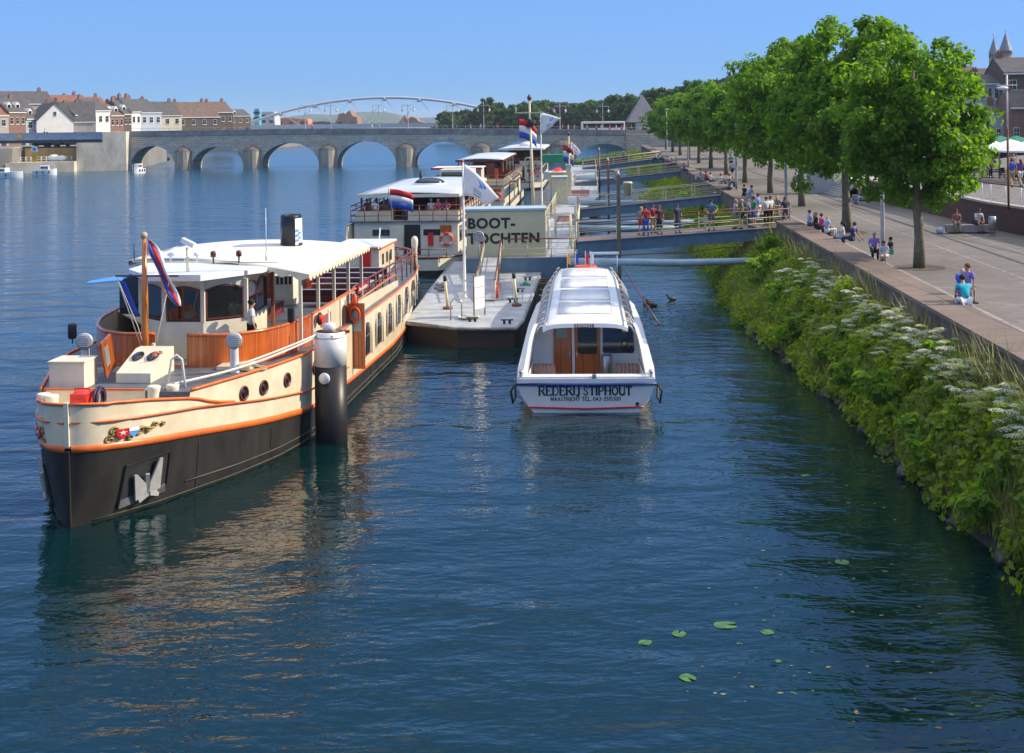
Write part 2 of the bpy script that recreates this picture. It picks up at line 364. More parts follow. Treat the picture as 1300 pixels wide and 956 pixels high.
# lily pads
LILY = mat('lily pad', (0.07, 0.17, 0.04), 0.5, 0.3, 6)
mb = MB(); pts = [(0, 0, 0.012)] + [(0.2 * math.cos(t), 0.17 * math.sin(t), 0.012 + 0.006 * math.sin(3 * t)) for t in [rad(15 + i * 330 / 18) for i in range(19)]]
mb.add(pts, [(0, i, i + 1) for i in range(1, 19)]); lp0 = mb.build('lily_pad', LILY, solid=0.006)
tag(lp0, '', 'lily pad', 'lily pads floating on the river')
for i, (x, y, s, l) in enumerate([(921, 794, 1.15, 'largest green lily pad floating on open water near the bank'), (862, 805, .8, 'small lily pad floating left of the largest pad'), (974, 803, .7, 'small lily pad floating right of the largest pad'),
        (819, 816, .7, 'leftmost lily pad floating alone on the dark water'), (873, 861, .85, 'lily pad closest to the bottom edge of the photo'), (1023, 604, .7, 'small pale lily pad floating by the shaded bank water'), (1069, 714, .9, 'lily pad floating nearest the grassy bank'),
        (988, 840, .35, 'tiny round leaf fragment below the small right pad'), (1160, 600, .8, 'lily pad floating in the shadow under the hogweed bank')]):
    o = lp0 if i == 0 else lp0.copy()
    if i: C.objects.link(o)
    o['label'] = l; o.location = G(x, y, 0); o.rotation_euler[2] = i * 1.3; o.scale = (s, s, 1)

rl_ = random.Random(3); mb = MB()
for i in range(110):
    g = G(rl_.uniform(960, 1290), rl_.uniform(560, 930), 0.006); g.x = min(g.x, 10.4) - rl_.random() * 1.5; s_ = rl_.uniform(.015, .05); a = rl_.random() * 6
    mb.poly([(g.x + s_ * math.cos(a + t) * (1.6 if k % 2 else .7), g.y + s_ * math.sin(a + t), .006) for k, t in enumerate((0, 1.2, 2.6, 3.9, 5.1))], i % 3)
tag(mb.build('floating_leaves', [LILY, mat('brown leaf litter', (.20, .12, .05), .7, .2, 5), mat('pale leaf litter', (.20, .19, .10), .7, .2, 5)]), 'scatter of small leaves and litter drifting on the water near the bank', 'leaf litter', kind='stuff')

# ================================================================ land
HEAD = rad(3.35)
def wx(Y): return 12.54 + (Y - 33.2) * math.tan(HEAD)      # river face of the quay wall
PAVE = brickmat('promenade paving', (0.15, 0.132, 0.118), (0.20, 0.178, 0.158), (0.085, 0.078, 0.07), 0.9, 0.6, 'xy', 0.8, 0.003, 0.014, 0.65, (0.15, 0.13, 0.115))
GRASSG = mat('grass ground', (0.06, 0.10, 0.03), 0.9, 0.3, 0.3)
EARTH = mat('dark bank earth', (0.045, 0.042, 0.028), 0.95, 0.3, 1.5, bump=0.05)
WALLM = mat('weathered brown quay wall', (0.155, 0.125, 0.10), 0.85, 0.2, 0.8, col2=(0.05, 0.045, 0.04), bump=0.012, streak=0.3)
CAPM = brickmat('quay wall coping', (0.17, 0.125, 0.10), (0.22, 0.165, 0.13), (0.07, 0.05, 0.04), 1.2, 2.0, 'yx', 0.75, 0.003, 0.02, 0.5, (0.09, 0.07, 0.055))
# lower promenade (structure)
mb = MB(); mb.prism([(wx(-20) + .3, -20), (27.8, -20), (27.5, 60), (27.5, 104), (31, 117), (70, 170), (70, 286), (wx(286) + .3, 286)], -0.5, 3.4)
struct(mb.build('promenade', PAVE))
mb = MB(); STRIP = mat('pale kerb strip', (.30, .28, .25), .8, .2, 2)
for off, w_ in ((2.2, .16), (6.3, .10), (9.4, .10)): mb.prism([(wx(-10) + off, -10), (wx(250) + off, 250), (wx(250) + off + w_, 250), (wx(-10) + off + w_, -10)], 3.401, 3.405)
struct(mb.build('paving_strip', STRIP))
mb = MB(); mb.prism([(wx(-10) + 7.9, -10), (wx(230) + 7.9, 230), (wx(230) + 8.1, 230), (wx(-10) + 8.1, -10)], 3.401, 3.405); struct(mb.build('drain_channel', mat('dark drain', (.05, .05, .05), .7, .2, 3)))
# upper street and the city ground
mb = MB(); mb.prism([(27.7, -60), (27.4, 60), (27.15, 71), (26.9, 77), (27.4, 87), (27.4, 104), (60, 160), (71, 170), (71, 290), (40, 300), (34, 700), (2500, 2500), (2500, -60)], -0.5, 4.72)
struct(mb.build('street_ground', PAVE))
# retaining wall of the upper street, with coping (structure like a kerb)
RB = brickmat('dark red brick', (0.16, 0.055, 0.04), (0.11, 0.04, 0.032), (0.10, 0.08, 0.07), 0.22, 0.07, 'sz', 0.85, 0.002, 0.01, 0.3)
rw = thing('retaining_wall', 'long red brown retaining wall with pale coping along the upper street', 'wall', (0, 0, 3.4))
line = [(27.6, -20), (27.3, 50), (27.3, 60), (27.05, 70), (26.75, 76), (27.1, 84), (27.3, 103.5)]
mb = MB(); cp = MB()
for (a, b_), (c_, d_) in zip(line, line[1:]):
    mb.prism([(a, b_), (c_, d_), (c_ + .35, d_), (a + .35, b_)], 0, 1.4)
    cp.prism([(a - .06, b_), (c_ - .06, d_), (c_ + .43, d_), (a + .43, b_)], 1.4, 1.52)
mb.build('wall_face', RB, rw); cp.build('coping', mat('pale stone coping', (0.42, 0.40, 0.36), 0.7, 0.1, 2), rw)
rl = thing('railing', 'white post railing with dark handrail on the red retaining wall', 'railing', (0, 0, 4.92))
ps = []
def along(line, step):
    out = []
    for (a, b_), (c_, d_) in zip(line, line[1:]):
        L_ = math.hypot(c_ - a, d_ - b_); k = max(1, int(L_ / step))
        out += [(a + (c_ - a) * i / k, b_ + (d_ - b_) * i / k) for i in range(k)]
    return out + [line[-1]]
pts = along([(x + .2, y) for x, y in line[1:7]], 1.6)
post0 = None
for x, y in pts:
    if post0 is None: mb = MB(); mb.tube((0, 0, 0), (0, 0, 1.0), 0.03, 8); post0 = mb.build('post', WHITE, rl, (x, y, 0))
    else: q = post0.copy(); C.objects.link(q); q.parent = rl; q.location = (x, y, 0)
mb = MB(); mb.path([(x, y, 1.03) for x, y in pts], 0.04, 8); mb.build('handrail', MAROON, rl)
mb = MB()
for z in (.25, .45, .65, .85): mb.path([(x, y, z) for x, y in pts], 0.012, 6)
mb.build('rail_wires', WHITE2, rl)
# steps beside the pillar
mb = MB()
for i in range(9):
    t = i * 0.55
    mb.prism([(25.6 + t * .35, 105.5), (32, 105.5), (32, 112), (25.6 + t * .35, 112)], 3.4, 3.4 + 0.147 * (i + 1))
tag(mb.build('stone_steps', mat('pale step stone', (0.45, 0.43, 0.40), 0.8, 0.1, 2)), 'wide pale stone steps behind the trees up to the terrace', 'steps')

# quay wall with coping ledge, broken by the gangway landings
GATES = [78.6, 112.0, 162.0, 212.0]
k = 0
def quaywall(y0, y1, label):
    t = thing('quay_wall', label, 'wall', (0, 0, 0), 0, 'quay wall sections between the gangway landings')
    mb = MB(); mb.prism([(wx(y0), y0), (wx(y1), y1), (wx(y1) + .9, y1), (wx(y0) + .9, y0)], -0.5, 3.78); mb.build('wall_face', WALLM, t)
    mb = MB(); mb.prism([(wx(y0) - .07, y0), (wx(y1) - .07, y1), (wx(y1) + 1.25, y1), (wx(y0) + 1.25, y0)], 3.78, 3.9); mb.build('coping', CAPM, t, bev=0.015)
    return t
quaywall(-20, 77.6, 'long near section of brown quay wall behind the hogweed bank')
quaywall(80.9, 111.0, 'quay wall section between the first and second gangway')
quaywall(113.4, 161.0, 'quay wall section between the second and third gangway')
quaywall(163.3, 211.0, 'quay wall section beyond the third gangway')
quaywall(213.2, 286, 'farthest quay wall section running up to the stone bridge')
# river bank slope
mb = MB(); rows = []
BK = [(-20, 11.6), (10, 11.2), (28, 10.9), (34, 10.7), (45, 11.1), (56, 11.0), (66, 11.0), (74, 11.6), (86, 12.5), (100, 13.6), (112, 14.5), (125, 15.4), (140, 14.4), (152, 13.6), (160, 16), (180, 19.5), (200, 20), (230, 20), (255, 22), (286, 25)]
def bankx(Y):
    for (a, b_), (c_, d_) in zip(BK, BK[1:]):
        if a <= Y <= c_: return b_ + (d_ - b_) * (Y - a) / (c_ - a)
    return 11
for i in range(155):
    Y = -20 + i * 2; x0 = bankx(Y); x1 = wx(Y) + .1
    rows.append([(x0 - 0.5, Y, -0.5), (x0 + 0.1, Y, 0.12 + .1 * math.sin(Y)), (x0 + (x1 - x0) * .5, Y, 1.15 + .15 * math.sin(Y * 1.7)), (x1, Y, 2.2)])
mb.grid(rows, 0, True); struct(mb.build('river_bank', EARTH))
# left bank and far land
mb = MB(); mb.prism([(-125, 262), (-104, 280), (-104, 286.8), (-92, 289.4), (-83.2, 292), (-83.2, 300), (-90, 350), (-122, 476), (-92, 484), (-62, 800), (-40, 1100), (-2500, 3000), (-2500, 150), (-190, 150)], -0.5, 5.2)
struct(mb.build('ground_left_bank', mat('left bank street', (0.22, 0.21, 0.19), 0.9, 0.15, 0.1)))
mb = MB(); mb.prism([(-500, 1150), (-20, 1000), (90, 900), (800, 1150), (1500, 3500), (-1500, 3500)], -0.5, 4.0)
struct(mb.build('ground_far_bank', GRASSG))
mb = MB(); mb.prism([(33, 302), (27, 302), (36, 420), (58, 700), (90, 905), (130, 905)], -0.5, 2.2); struct(mb.build('ground_right_bank', GRASSG))
# ================================================================ old stone bridge
STONE = brickmat('bridge stone', (0.72, 0.60, 0.45), (0.54, 0.46, 0.35), (0.26, 0.23, 0.18), 1.1, 0.42, 'xz', 0.9, 0.02, 0.04, 0.6, (0.34, 0.30, 0.24))
STONE2 = brickmat('pale voussoir stone', (0.66, 0.61, 0.53), (0.54, 0.50, 0.44), (0.26, 0.24, 0.2), 0.5, 0.9, 'xz', 0.9, 0.02, 0.03, 0.5, (0.13, 0.125, 0.12))
STONE3 = mat('water stained pier stone', (0.40, 0.35, 0.27), 0.9, 0.2, 0.9, col2=(0.17, 0.15, 0.13), bump=0.03, bscale=3, streak=0.25)
QUAYM = mat('pale limestone quay', (0.62, 0.56, 0.45), 0.9, 0.15, 0.35, col2=(0.38, 0.33, 0.24), bump=0.03, bscale=2.5, streak=0.5)
BY0, BY1 = 290.0, 299.0
AR = [(-82.2, -72.7, 5.1), (-69, -58, 4.72), (-54.1, -41.7, 5.3), (-37.8, -25.1, 5.45), (-21, -8.8, 5.1), (-4.6, 7.8, 4.9), (13.7, 25.6, 4.2)]
def btop(x): 
    t = (x + 50) / 85
    return 8.35 - 1.55 * max(0, t) ** 1.6 - 0.15 * min(1, abs(min(0, t)))
def barch(x):
    for a, b_, h in AR:
        if a < x < b_:
            c_ = (a + b_) / 2; r = (b_ - a) / 2
            return max(-0.5, 0.6 + (h - .6) * math.sqrt(max(0, 1 - ((x - c_) / r) ** 2)))
    return -0.5
br = thing('stone_bridge', 'old grey stone bridge with seven round arches across the river', 'bridge')
xs = sorted(set([-84.5 + i * 0.5 for i in range(int((34 + 84.5) / .5) + 1)] + [e for a, b_, h in AR for e in (a + .001, a - .001, b_ - .001, b_ + .001)] + [e for a, b_, h in AR for e in (a + .12, b_ - .12, a + .3, b_ - .3)]))
mb = MB()
fr = [[(x, BY0, barch(x)) for x in xs], [(x, BY0, btop(x) - 1.0) for x in xs]]
bk = [[(x, BY1, barch(x)) for x in xs], [(x, BY1, btop(x) - 1.0) for x in xs]]
mb.grid(fr); mb.grid(bk, flip=True); mb.grid([[(x, BY1, barch(x)) for x in xs], [(x, BY0, barch(x)) for x in xs]])
mb.grid([[(x, BY0, btop(x) - 1.0) for x in xs], [(x, BY1, btop(x) - 1.0) for x in xs]])
mb.build('spandrel_wall', STONE, br)
mb = MB(); 
mb.grid([[(x, y, z) for x, y, z in r] for r in ([(x, BY0 - .12, btop(x) - 1.15) for x in xs], [(x, BY0 - .12, btop(x)) for x in xs], [(x, BY0 + .35, btop(x)) for x in xs], [(x, BY0 + .35, btop(x) - 1.02) for x in xs])])
mb.grid([[(x, BY0 - .12, btop(x) - 1.15) for x in xs], [(x, BY0, btop(x) - 1.15) for x in xs]], flip=True)
mb.build('parapet', mat('dark parapet stone', (0.30, 0.28, 0.25), 0.9, 0.2, 0.5, col2=(0.13, 0.13, 0.13), bump=.02), br)
mb = MB(); mb.grid([[(x, BY1 - .4, btop(x) - 1.0) for x in xs], [(x, BY1 - .4, btop(x)) for x in xs], [(x, BY1, btop(x)) for x in xs], [(x, BY1, btop(x) - 1.02) for x in xs]]); mb.build('parapet', MATS['dark parapet stone'], br)
for a, b_, h in AR:
    c_, r = (a + b_) / 2, (b_ - a) / 2; mb = MB(); rows = [[], [], [], []]
    for i in range(33):
        t = PI * i / 32; ca, sa = math.cos(t), math.sin(t)
        z = 0.6 + (h - .6) * sa; zo = 0.6 + (h + .35) * sa
        rows[0].append((c_ + r * ca, BY0 + .02, z)); rows[1].append((c_ + r * ca, BY0 - .1, z))
        rows[2].append((c_ + (r + .85) * ca, BY0 - .1, zo)); rows[3].append((c_ + (r + .85) * ca, BY0 + .02, zo))
    mb.grid(rows); mb.build('arch_ring', STONE2, br)
cap = mat('weathered cutwater cap', (0.13, 0.12, 0.11), 0.9, 0.2, 1.5, bump=0.02)
for (a0, a, h), (b_, b1, h2) in zip(AR, AR[1:]):
    c_, r = (a + b_) / 2, (b_ - a) / 2 - .05
    mb = MB(); N = 7; base = [(c_ - r, BY0)] + [(c_ + r * math.cos(PI + PI * i / N), BY0 - 0.2 + 1.9 * math.sin(PI + PI * i / N)) for i in range(N + 1)] + [(c_ + r, BY0)]
    mb.prism(base, -0.5, 3.7); cw = mb.build('cutwater', STONE3, br)
    mb = MB(); rows = []
    for k in range(6):
        q = 1 - (k / 5) ** 1.7 if k else 1.0; z = 3.7 + 1.35 * k / 5 * (1 if r < 2.4 else 1.3)
        rows.append([(c_ + (x - c_) * (q + .0) * (1.05 if k == 0 else 1), BY0 + .02 + (y - BY0) * q, z) for x, y in base])
    mb.grid(rows); mb.build('cutwater_cap', cap, cw)
mb = MB(); mb.box(24.5, 34, 288.7, 300, -0.5, 6.2); mb.build('end_pier', STONE, br)
# thin steel rail on the parapet
mb = MB(); mb.path([(x, BY0 + .1, btop(x) + .55) for x in range(-82, 34, 4)], 0.04, 6)
for x in range(-82, 34, 2): mb.tube((x, BY0 + .1, btop(x)), (x, BY0 + .1, btop(x) + .55), 0.03, 5)
mb.build('parapet_rail', GALV, br)
# abutment left
ab = MB(); ab.prism([(-92, 284.2), (-87, 285.9), (-87, 300), (-92, 300)], -0.5, 6.05); ab.prism([(-87, 285.9), (-82.4, 287.4), (-82.4, 300), (-87, 300)], -0.5, 8.25)
tag(ab.build('bridge_abutment', QUAYM), 'massive pale limestone abutment at the left end of the stone bridge', 'abutment')
qw = MB(); qw.prism([(-104.5, 277.5), (-92, 282.5), (-92, 288.2), (-103.9, 285.4)], -0.5, 2.2)
tag(qw.build('low_quay', QUAYM), 'low pale stone landing quay left of the bridge abutment behind the motor cruisers', 'quay')
qw = MB(); qw.prism([(-145, 264.5), (-104.05, 281.2), (-104.05, 286), (-145, 268)], -0.5, 5.3)
tag(qw.build('high_quay_wall', QUAYM), 'long pale limestone quay wall under the steel lift span at the left edge', 'wall')
qw = MB(); qw.prism([(-103.3, 285.5), (-92.2, 288), (-92.2, 289), (-103.3, 286.5)], 2.0, 5.0)
tag(qw.build('yellow_stone_wall', mat('ochre sandstone', (0.48, 0.28, 0.08), 0.9, 0.2, 0.5, col2=(0.30, 0.20, 0.09), streak=.4)), 'ochre yellow stone wall recessed behind the landing quay', 'wall')
# lift span
ls = thing('lift_span', 'flat blue grey steel lift span joining the quay to the stone bridge', 'bridge')
mb = MB(); mb.box(-165, -88, 286.4, 297, 6.1, 6.9); mb.build('girder', mat('dark steel girder', (0.03, 0.045, 0.065), 0.5, 0.2, 1), ls)
mb = MB(); mb.box(-165, -87.05, 286.0, 286.12, 6.75, 8.2); mb.build('side_panel', mat('blue grey railing mesh', (0.28, 0.36, 0.46), 0.5, 0.15, 1.5), ls)
mb = MB(); mb.box(-165, -87.05, 285.95, 286.17, 8.2, 8.3); mb.build('handrail', GALV, ls)
sg = MB(); sg.lathe([(0.5, 0), (0.5, 0.05)], n=20); 
s1 = tag(sg.build('round_sign', YEL, None, GY(25, 173, 285.9)), 'round yellow navigation sign on the lift span side', 'sign'); s1.rotation_euler = (rad(90), 0, 0)
for px, py, l in ((43.5, 195, 'upper small round yellow sign on the pale quay wall'), ):
    s2 = s1.copy(); C.objects.link(s2); s2.location = GY(px, py, 280.0); s2['label'] = l; s2.scale = (.75, .75, 1)
sb = MB(); sb.box(-.55, .55, 0, .08, -.6, .6); tag(sb.build('square_sign', YEL, None, GY(43.5, 202, 280)), 'orange yellow square sign on the end of the high quay wall', 'sign')
sb = MB(); sb.box(-.6, .6, 0, .08, -.6, .6); so_ = tag(sb.build('blue_white_sign', WHITE, None, GY(43.5, 193, 280)), 'white square sign with blue disc above the yellow signs', 'sign'); so_.location.z += .6
s = MB(); s.lathe([(0.35, 0), (0.35, 0.04)], n=16); q = s.build('disc', SKYB, so_, (0, -.001, 0)); q.rotation_euler = (rad(90), 0, 0)
s3 = s1.copy(); C.objects.link(s3); s3.location = (-74.9, 289.8, 2.6); s3['label'] = 'yellow navigation sign inside the leftmost bridge arch'; s3.scale = (.7, .7, 1); s3.location = GY(214, 202, 299.3) 
# row of white bollard fence + white tent on landing
fb = thing('white_fence', 'white post fence along the landing quay in front of the ochre wall', 'fence', (0, 0, 2.2))
for i in range(11):
    x, y = -103 + i * 0.95, 282.0 + i * .37; mb = MB(); mb.tube((x, y, 0), (x, y, 1.1), .09, 6); mb.build('post', WHITE2, fb)
mb = MB(); mb.path([(-103, 282, 1.0), (-93.5, 285.7, 1.0)], .05, 6); mb.path([(-103, 282, .5), (-93.5, 285.7, .5)], .05, 6); mb.build('rail', WHITE2, fb)
mb = MB(); mb.ball((0, 0, .7), (1.3, .9, .75), 14); mb.ball((1.6, .1, .6), (1.0, .8, .65), 12)
tag(mb.build('covered_boat', WHITE, None, (-97, 284.9, 2.25)), 'rounded white tarpaulin cover on the landing quay', 'cover')

# bridge lamps: post, cross arm, two lanterns
lamp = thing('bridge_lamp', '', 'street lamp', group='twin armed lamps on the stone bridge')
mb = MB(); mb.lathe([(.16, 0), (.12, .6), (.09, .7), (.07, 6.2), (.02, 6.8)], n=8); mb.build('pole', GALV, lamp)
mb = MB(); mb.path([(-1.25, 0, 5.3), (-1.3, 0, 5.9), (-.9, 0, 6.15), (0, 0, 5.9), (.9, 0, 6.15), (1.3, 0, 5.9), (1.25, 0, 5.3)], .06, 6); mb.build('arm', GALV, lamp)
lm = MB(); lm.lathe([(.05, .45), (.2, .3), (.22, 0), (.1, -.25), (.01, -.3)], n=8); l1 = lm.build('lantern', WHITE2, lamp, (-1.25, 0, 4.9)); l2 = l1.copy(); C.objects.link(l2); l2.parent = lamp; l2.location.x = 1.25
LN = ['leftmost', 'second from left', 'third from left', 'fourth from left', 'fifth from left', 'sixth from left', 'seventh from left', 'rightmost']
for i, px in enumerate([383, 421, 478, 519, 574, 615, 713, 766]):
    x = (px - 650.9) * .1705 ; o = lamp if i == 0 else dup(lamp)
    o.location = (x, 291.5 if i % 2 else 297.5, btop(x) - 1.0); o['label'] = 'twin armed grey lamp on the stone bridge, %s in the row' % LN[i]

# far steel arch bridge
fb = thing('arch_bridge', 'far white steel arch footbridge rising behind the old stone bridge', 'bridge')
A0, A1, AP = GY(312, 158, 600), GY(665, 161, 600), GY(492, 124, 600)
FARW = mat('pale steel arch paint', (0.48, 0.51, 0.53), 0.5, 0.05, 0.1)
mb = MB(); pts = []
for i in range(33):
    t = i / 32; x = A0.x + (A1.x - A0.x) * t; z = 9 + (AP.z - 9) * (1 - (2 * t - 1) ** 2); pts.append((x, 600, z))
mb.path(pts, 0.6, 8); mb.build('arch', FARW, fb)
mb = MB(); mb.box(A0.x - 45, A1.x + 40, 597, 603, 6.6, 8.4); mb.build('deck', FARW, fb)
mb = MB(); nodes = [pts[i] for i in (4, 8, 12, 16, 20, 24, 28)]
for x, y, z in nodes:
    for dx in (-9, 9): mb.tube((x, y, z), (x + dx, y, 8), 0.11, 5)
    mb.ball((x, y, z - .6), 1.0, 8)
mb.build('hangers', FARW, fb)
for x in (A0.x + 12, A1.x - 12): mb = MB(); mb.box(x - 2, x + 2, 597, 603, -.5, 6.6); mb.build('pier', QUAYM, fb)

# ================================================================ houses
SLATE = mat('dark slate roof', (0.085, 0.08, 0.08), 0.7, 0.2, 1.0, streak=.4)
TILE = mat('orange clay tiles', (0.24, 0.10, 0.06), 0.8, 0.2, 1.2, streak=.4)
BRN = mat('brown tile roof', (0.15, 0.10, 0.075), 0.8, 0.2, 1.0, streak=.4)
FAC = {'w': mat('white render', (0.78, 0.76, 0.70), 0.8, 0.05, .5), 'c': mat('cream render', (0.66, 0.58, 0.43), 0.8, 0.08, .5),
       'b': brickmat('red brown brick', (0.27, 0.11, 0.07), (0.21, 0.085, 0.055), (0.3, 0.25, 0.2), .22, .08, 'sz', .9, 0, .01, .3),
       'd': brickmat('dark brown brick', (0.13, 0.085, 0.065), (0.11, 0.07, 0.055), (0.15, 0.12, 0.1), .22, .08, 'sz', .9, 0, .01, .3),
       'g': mat('grey stone front', (0.40, 0.37, 0.33), 0.85, 0.12, .6), 's': mat('blue grey painted front', (0.42, 0.47, 0.52), 0.8, 0.06, .6)}
wm0 = MB(); wm0.box(-.5, .5, -.08, .02, 0, 1.5); wm0.box(-.6, .6, -.14, .0, -.12, 0); WFR = wm0
pm0 = MB()
for a_, b_ in ((-.43, -.03), (.03, .43)):
    pm0.box(a_, b_, -.1, -.07, .07, .85); pm0.box(a_, b_, -.1, -.07, .91, 1.43)
_wf = WFR.build('window', WHITE2); _wp = pm0.build('pane', GLASS); _wfm, _wpm = _wf.data, _wp.data
bpy.data.objects.remove(_wf); bpy.data.objects.remove(_wp)
dmo = MB(); dmo.box(-.55, .55, -.08, .02, 0, 2.4); _d = dmo.build('door', NAVY); _dm = _d.data; bpy.data.objects.remove(_d)
chm = MB(); chm.box(-.4, .4, -.3, .3, 0, 1.5); chm.lathe([(.12, 1.5), (.12, 1.8)], (-.15, 0, 0), 6); chm.lathe([(.12, 1.5), (.12, 1.8)], (.18, 0, 0), 6); _c = chm.build('chimney', FAC['b']); _cm = _c.data; bpy.data.objects.remove(_c)
def house(loc, rz, W_, D_, H_, RH, fac, roof, label, nw=3, gable=False, z0=0, dormer=0, chim=1, name='house', back=False):
    """front on local -y; loc = front left foot"""
    t = thing(name, label, 'house' if name == 'house' else 'building', (loc[0], loc[1], z0), rz)
    mb = MB()
    if gable: mb.slab([(0, 0, 0), (W_, 0, 0), (W_, 0, H_), (W_ / 2, 0, H_ + RH), (0, 0, H_)], (0, D_, 0))
    else: mb.slab([(0, 0, 0), (0, D_, 0), (0, D_, H_), (0, D_ / 2, H_ + RH), (0, 0, H_)], (W_, 0, 0))
    mb.build('wall', fac, t)
    mb = MB(); o_ = .25
    if gable:
        for sg_ in (0, 1):
            x0, x1 = (-o_, W_ / 2) if sg_ == 0 else (W_ + o_, W_ / 2); e = H_ - o_ * RH / (W_ / 2)
            mb.slab([(x0, -o_, e + .02), (x1, -o_, H_ + RH + .02), (x1, D_ + o_, H_ + RH + .02), (x0, D_ + o_, e + .02)], (0, 0, .18))
    else:
        for y0 in (-o_, D_ + o_):
            e = H_ - o_ * RH / (D_ / 2)
            mb.slab([(-.06, y0, e + .02), (W_ + .06, y0, e + .02), (W_ + .06, D_ / 2, H_ + RH + .02), (-.06, D_ / 2, H_ + RH + .02)], (0, 0, .16))
    rf = mb.build('roof', roof, t)
    for k_ in range(chim):
        c = bpy.data.objects.new('chimney', _cm); C.objects.link(c); c.parent = rf
        c.location = ((W_ * .12 + k_ * W_ * .75) if not gable else W_ / 2 + .3, D_ / 2 if not gable else D_ * .7, H_ + RH - .5)
    if not gable:
        mb = MB(); mb.box(0, W_, -.3, 0, H_ - .25, H_ - .02); mb.build('cornice', WHITE2, t)
    nf = max(1, int((H_ - .3) / 2.9)); st = H_ / nf
    cells = [(i, j) for i in range(nf) for j in range(nw)]
    for i, j in cells:
        x = W_ * (j + .5) / nw
        if i == 0 and j == nw - 1: me, nm, z = _dm, 'door', 0
        else: me, nm, z = _wfm, 'window', i * st + st * .28
        sx = min(1.15, W_ / nw * .5)
        o = bpy.data.objects.new(nm, me); C.objects.link(o); o.parent = t; o.location = (x, 0, z); o.scale = (sx, 1, 1.05)
        if nm == 'window': g = bpy.data.objects.new('pane', _wpm); C.objects.link(g); g.parent = o
    if gable:
        o = bpy.data.objects.new('window', _wfm); C.objects.link(o); o.parent = t; o.location = (W_ / 2, 0, H_ + RH * .3); o.scale = (.7, 1, .7)
        g = bpy.data.objects.new('pane', _wpm); C.objects.link(g); g.parent = o
    for k_ in range(dormer):
        x = W_ * (k_ + .5) / dormer; mb = MB(); y = D_ * .14; zb = H_ + RH * .2
        mb.slab([(x - .6, y, zb), (x + .6, y, zb), (x + .6, y, zb + 1.2), (x, y, zb + 1.8), (x - .6, y, zb + 1.2)], (0, D_ * .3, 0)); d = mb.build('dormer', WHITE2, rf)
        mb = MB(); mb.box(x - .4, x + .4, y - .04, y - .01, zb + .2, zb + 1.1); mb.build('pane', GLASS, d) if False else mb.build('dormer_pane', GLASS, rf)
    return t
# left bank row : pixel span -> position along the line
def rowpt(px):
    # intersection of the sight line with the street line (-120,310)+(.55,.83)t
    q = (px - 651) / FPX; t_ = (-120 - q * 310) / (q * .83 - .55); return -120 + .55 * t_, 310 + .83 * t_, t_
RZ = math.atan2(.83, .55)
LH = [(-14, 12, 7.5, 3.6, 'g', 'b', 2, 'grey fronted house with orange tiled roof at the far left edge'), (12, 34, 8.0, 3.8, 'b', 's', 3, 'brick house with dark roof and dormers left of the white gabled house'),
      (34, 55, 6.6, 4.2, 's', 's', 2, 'blue grey house with steep slate roof beside the white gable'), (96, 116, 7.2, 3, 'b', 's', 3, 'narrow brick house right of the white gabled house'),
      (116, 141, 8.6, 3.4, 'w', 's', 3, 'tall plain white house with dark roof, brightest in the row'), (141, 158, 7.0, 3.6, 'b', 'r', 3, 'brown brick house between two white houses'),
      (158, 168, 7.6, 4.0, 'd', 's', 2, 'thin dark brick house with steep roof at the bridge end'), (168, 180, 8.0, 4.2, 'w', 's', 2, 'slim white house with tall windows above the bridge abutment'),
      (180, 206, 8.0, 4.0, 's', 's', 3, 'pale blue and white house with ground floor shop above the first arch'), (206, 220, 6.8, 4.6, 'w', 'r', 2, 'narrow white house under a big brown roof'),
      (220, 234, 6.2, 5.0, 'w', 'r', 3, 'low white house under a tall brown roof above the second arch'), (234, 248, 6.6, 4.6, 'w', 's', 2, 'white house with dormer and chimney left of the dark brick block'),
      (248, 264, 7.2, 3.6, 'c', 's', 2, 'cream fronted narrow house'), (264, 284, 8.6, 3.2, 'd', 'r', 3, 'wide dark brown brick block near the end of the row'), (284, 311, 8.8, 2.6, 'd', 's', 4, 'last dark brick building of the row beside the far arch bridge')]
RF = {'b': TILE, 's': SLATE, 'r': BRN}
for i, (p0, p1, H_, RH, f_, r_, nw, lab) in enumerate(LH):
    x0, y0, t0 = rowpt(p0); x1, y1, t1 = rowpt(p1); far_ = p0 >= 206
    if far_: Yf = 492 + (p0 - 206) * .45; x0, y0, t0, t1 = (p0 - 651) * Yf / FPX, Yf, 0, (p1 - p0) * 490 / FPX * 1.0 / .62; H_ *= .82; RH *= .95
    if not far_: H_ *= .95; RH *= .85
    house((x0, y0), rad(42) if far_ else RZ, t1 - t0 - .03, 9 + (i % 3), H_ + .25 * (i % 2), RH, FAC[f_], RF[r_], lab, nw, z0=5.2, dormer=(0, 2, 1, 0)[i % 4], chim=1 + i % 2)
x0, y0, _ = rowpt(56)
house((x0 + .2, y0 + 4.5), rad(20), 10.5, 10, 5.4, 4.8, FAC['g'], SLATE, 'wide dark slate roof rising right behind the white gable', 3, z0=5.2, chim=1)
house((x0 - .5, y0 - 3.2), rad(33), 8.6, 12, 5.6, 4.2, FAC['w'], SLATE, 'white gabled house with black roof facing the river on the left bank', 2, True, 5.2)
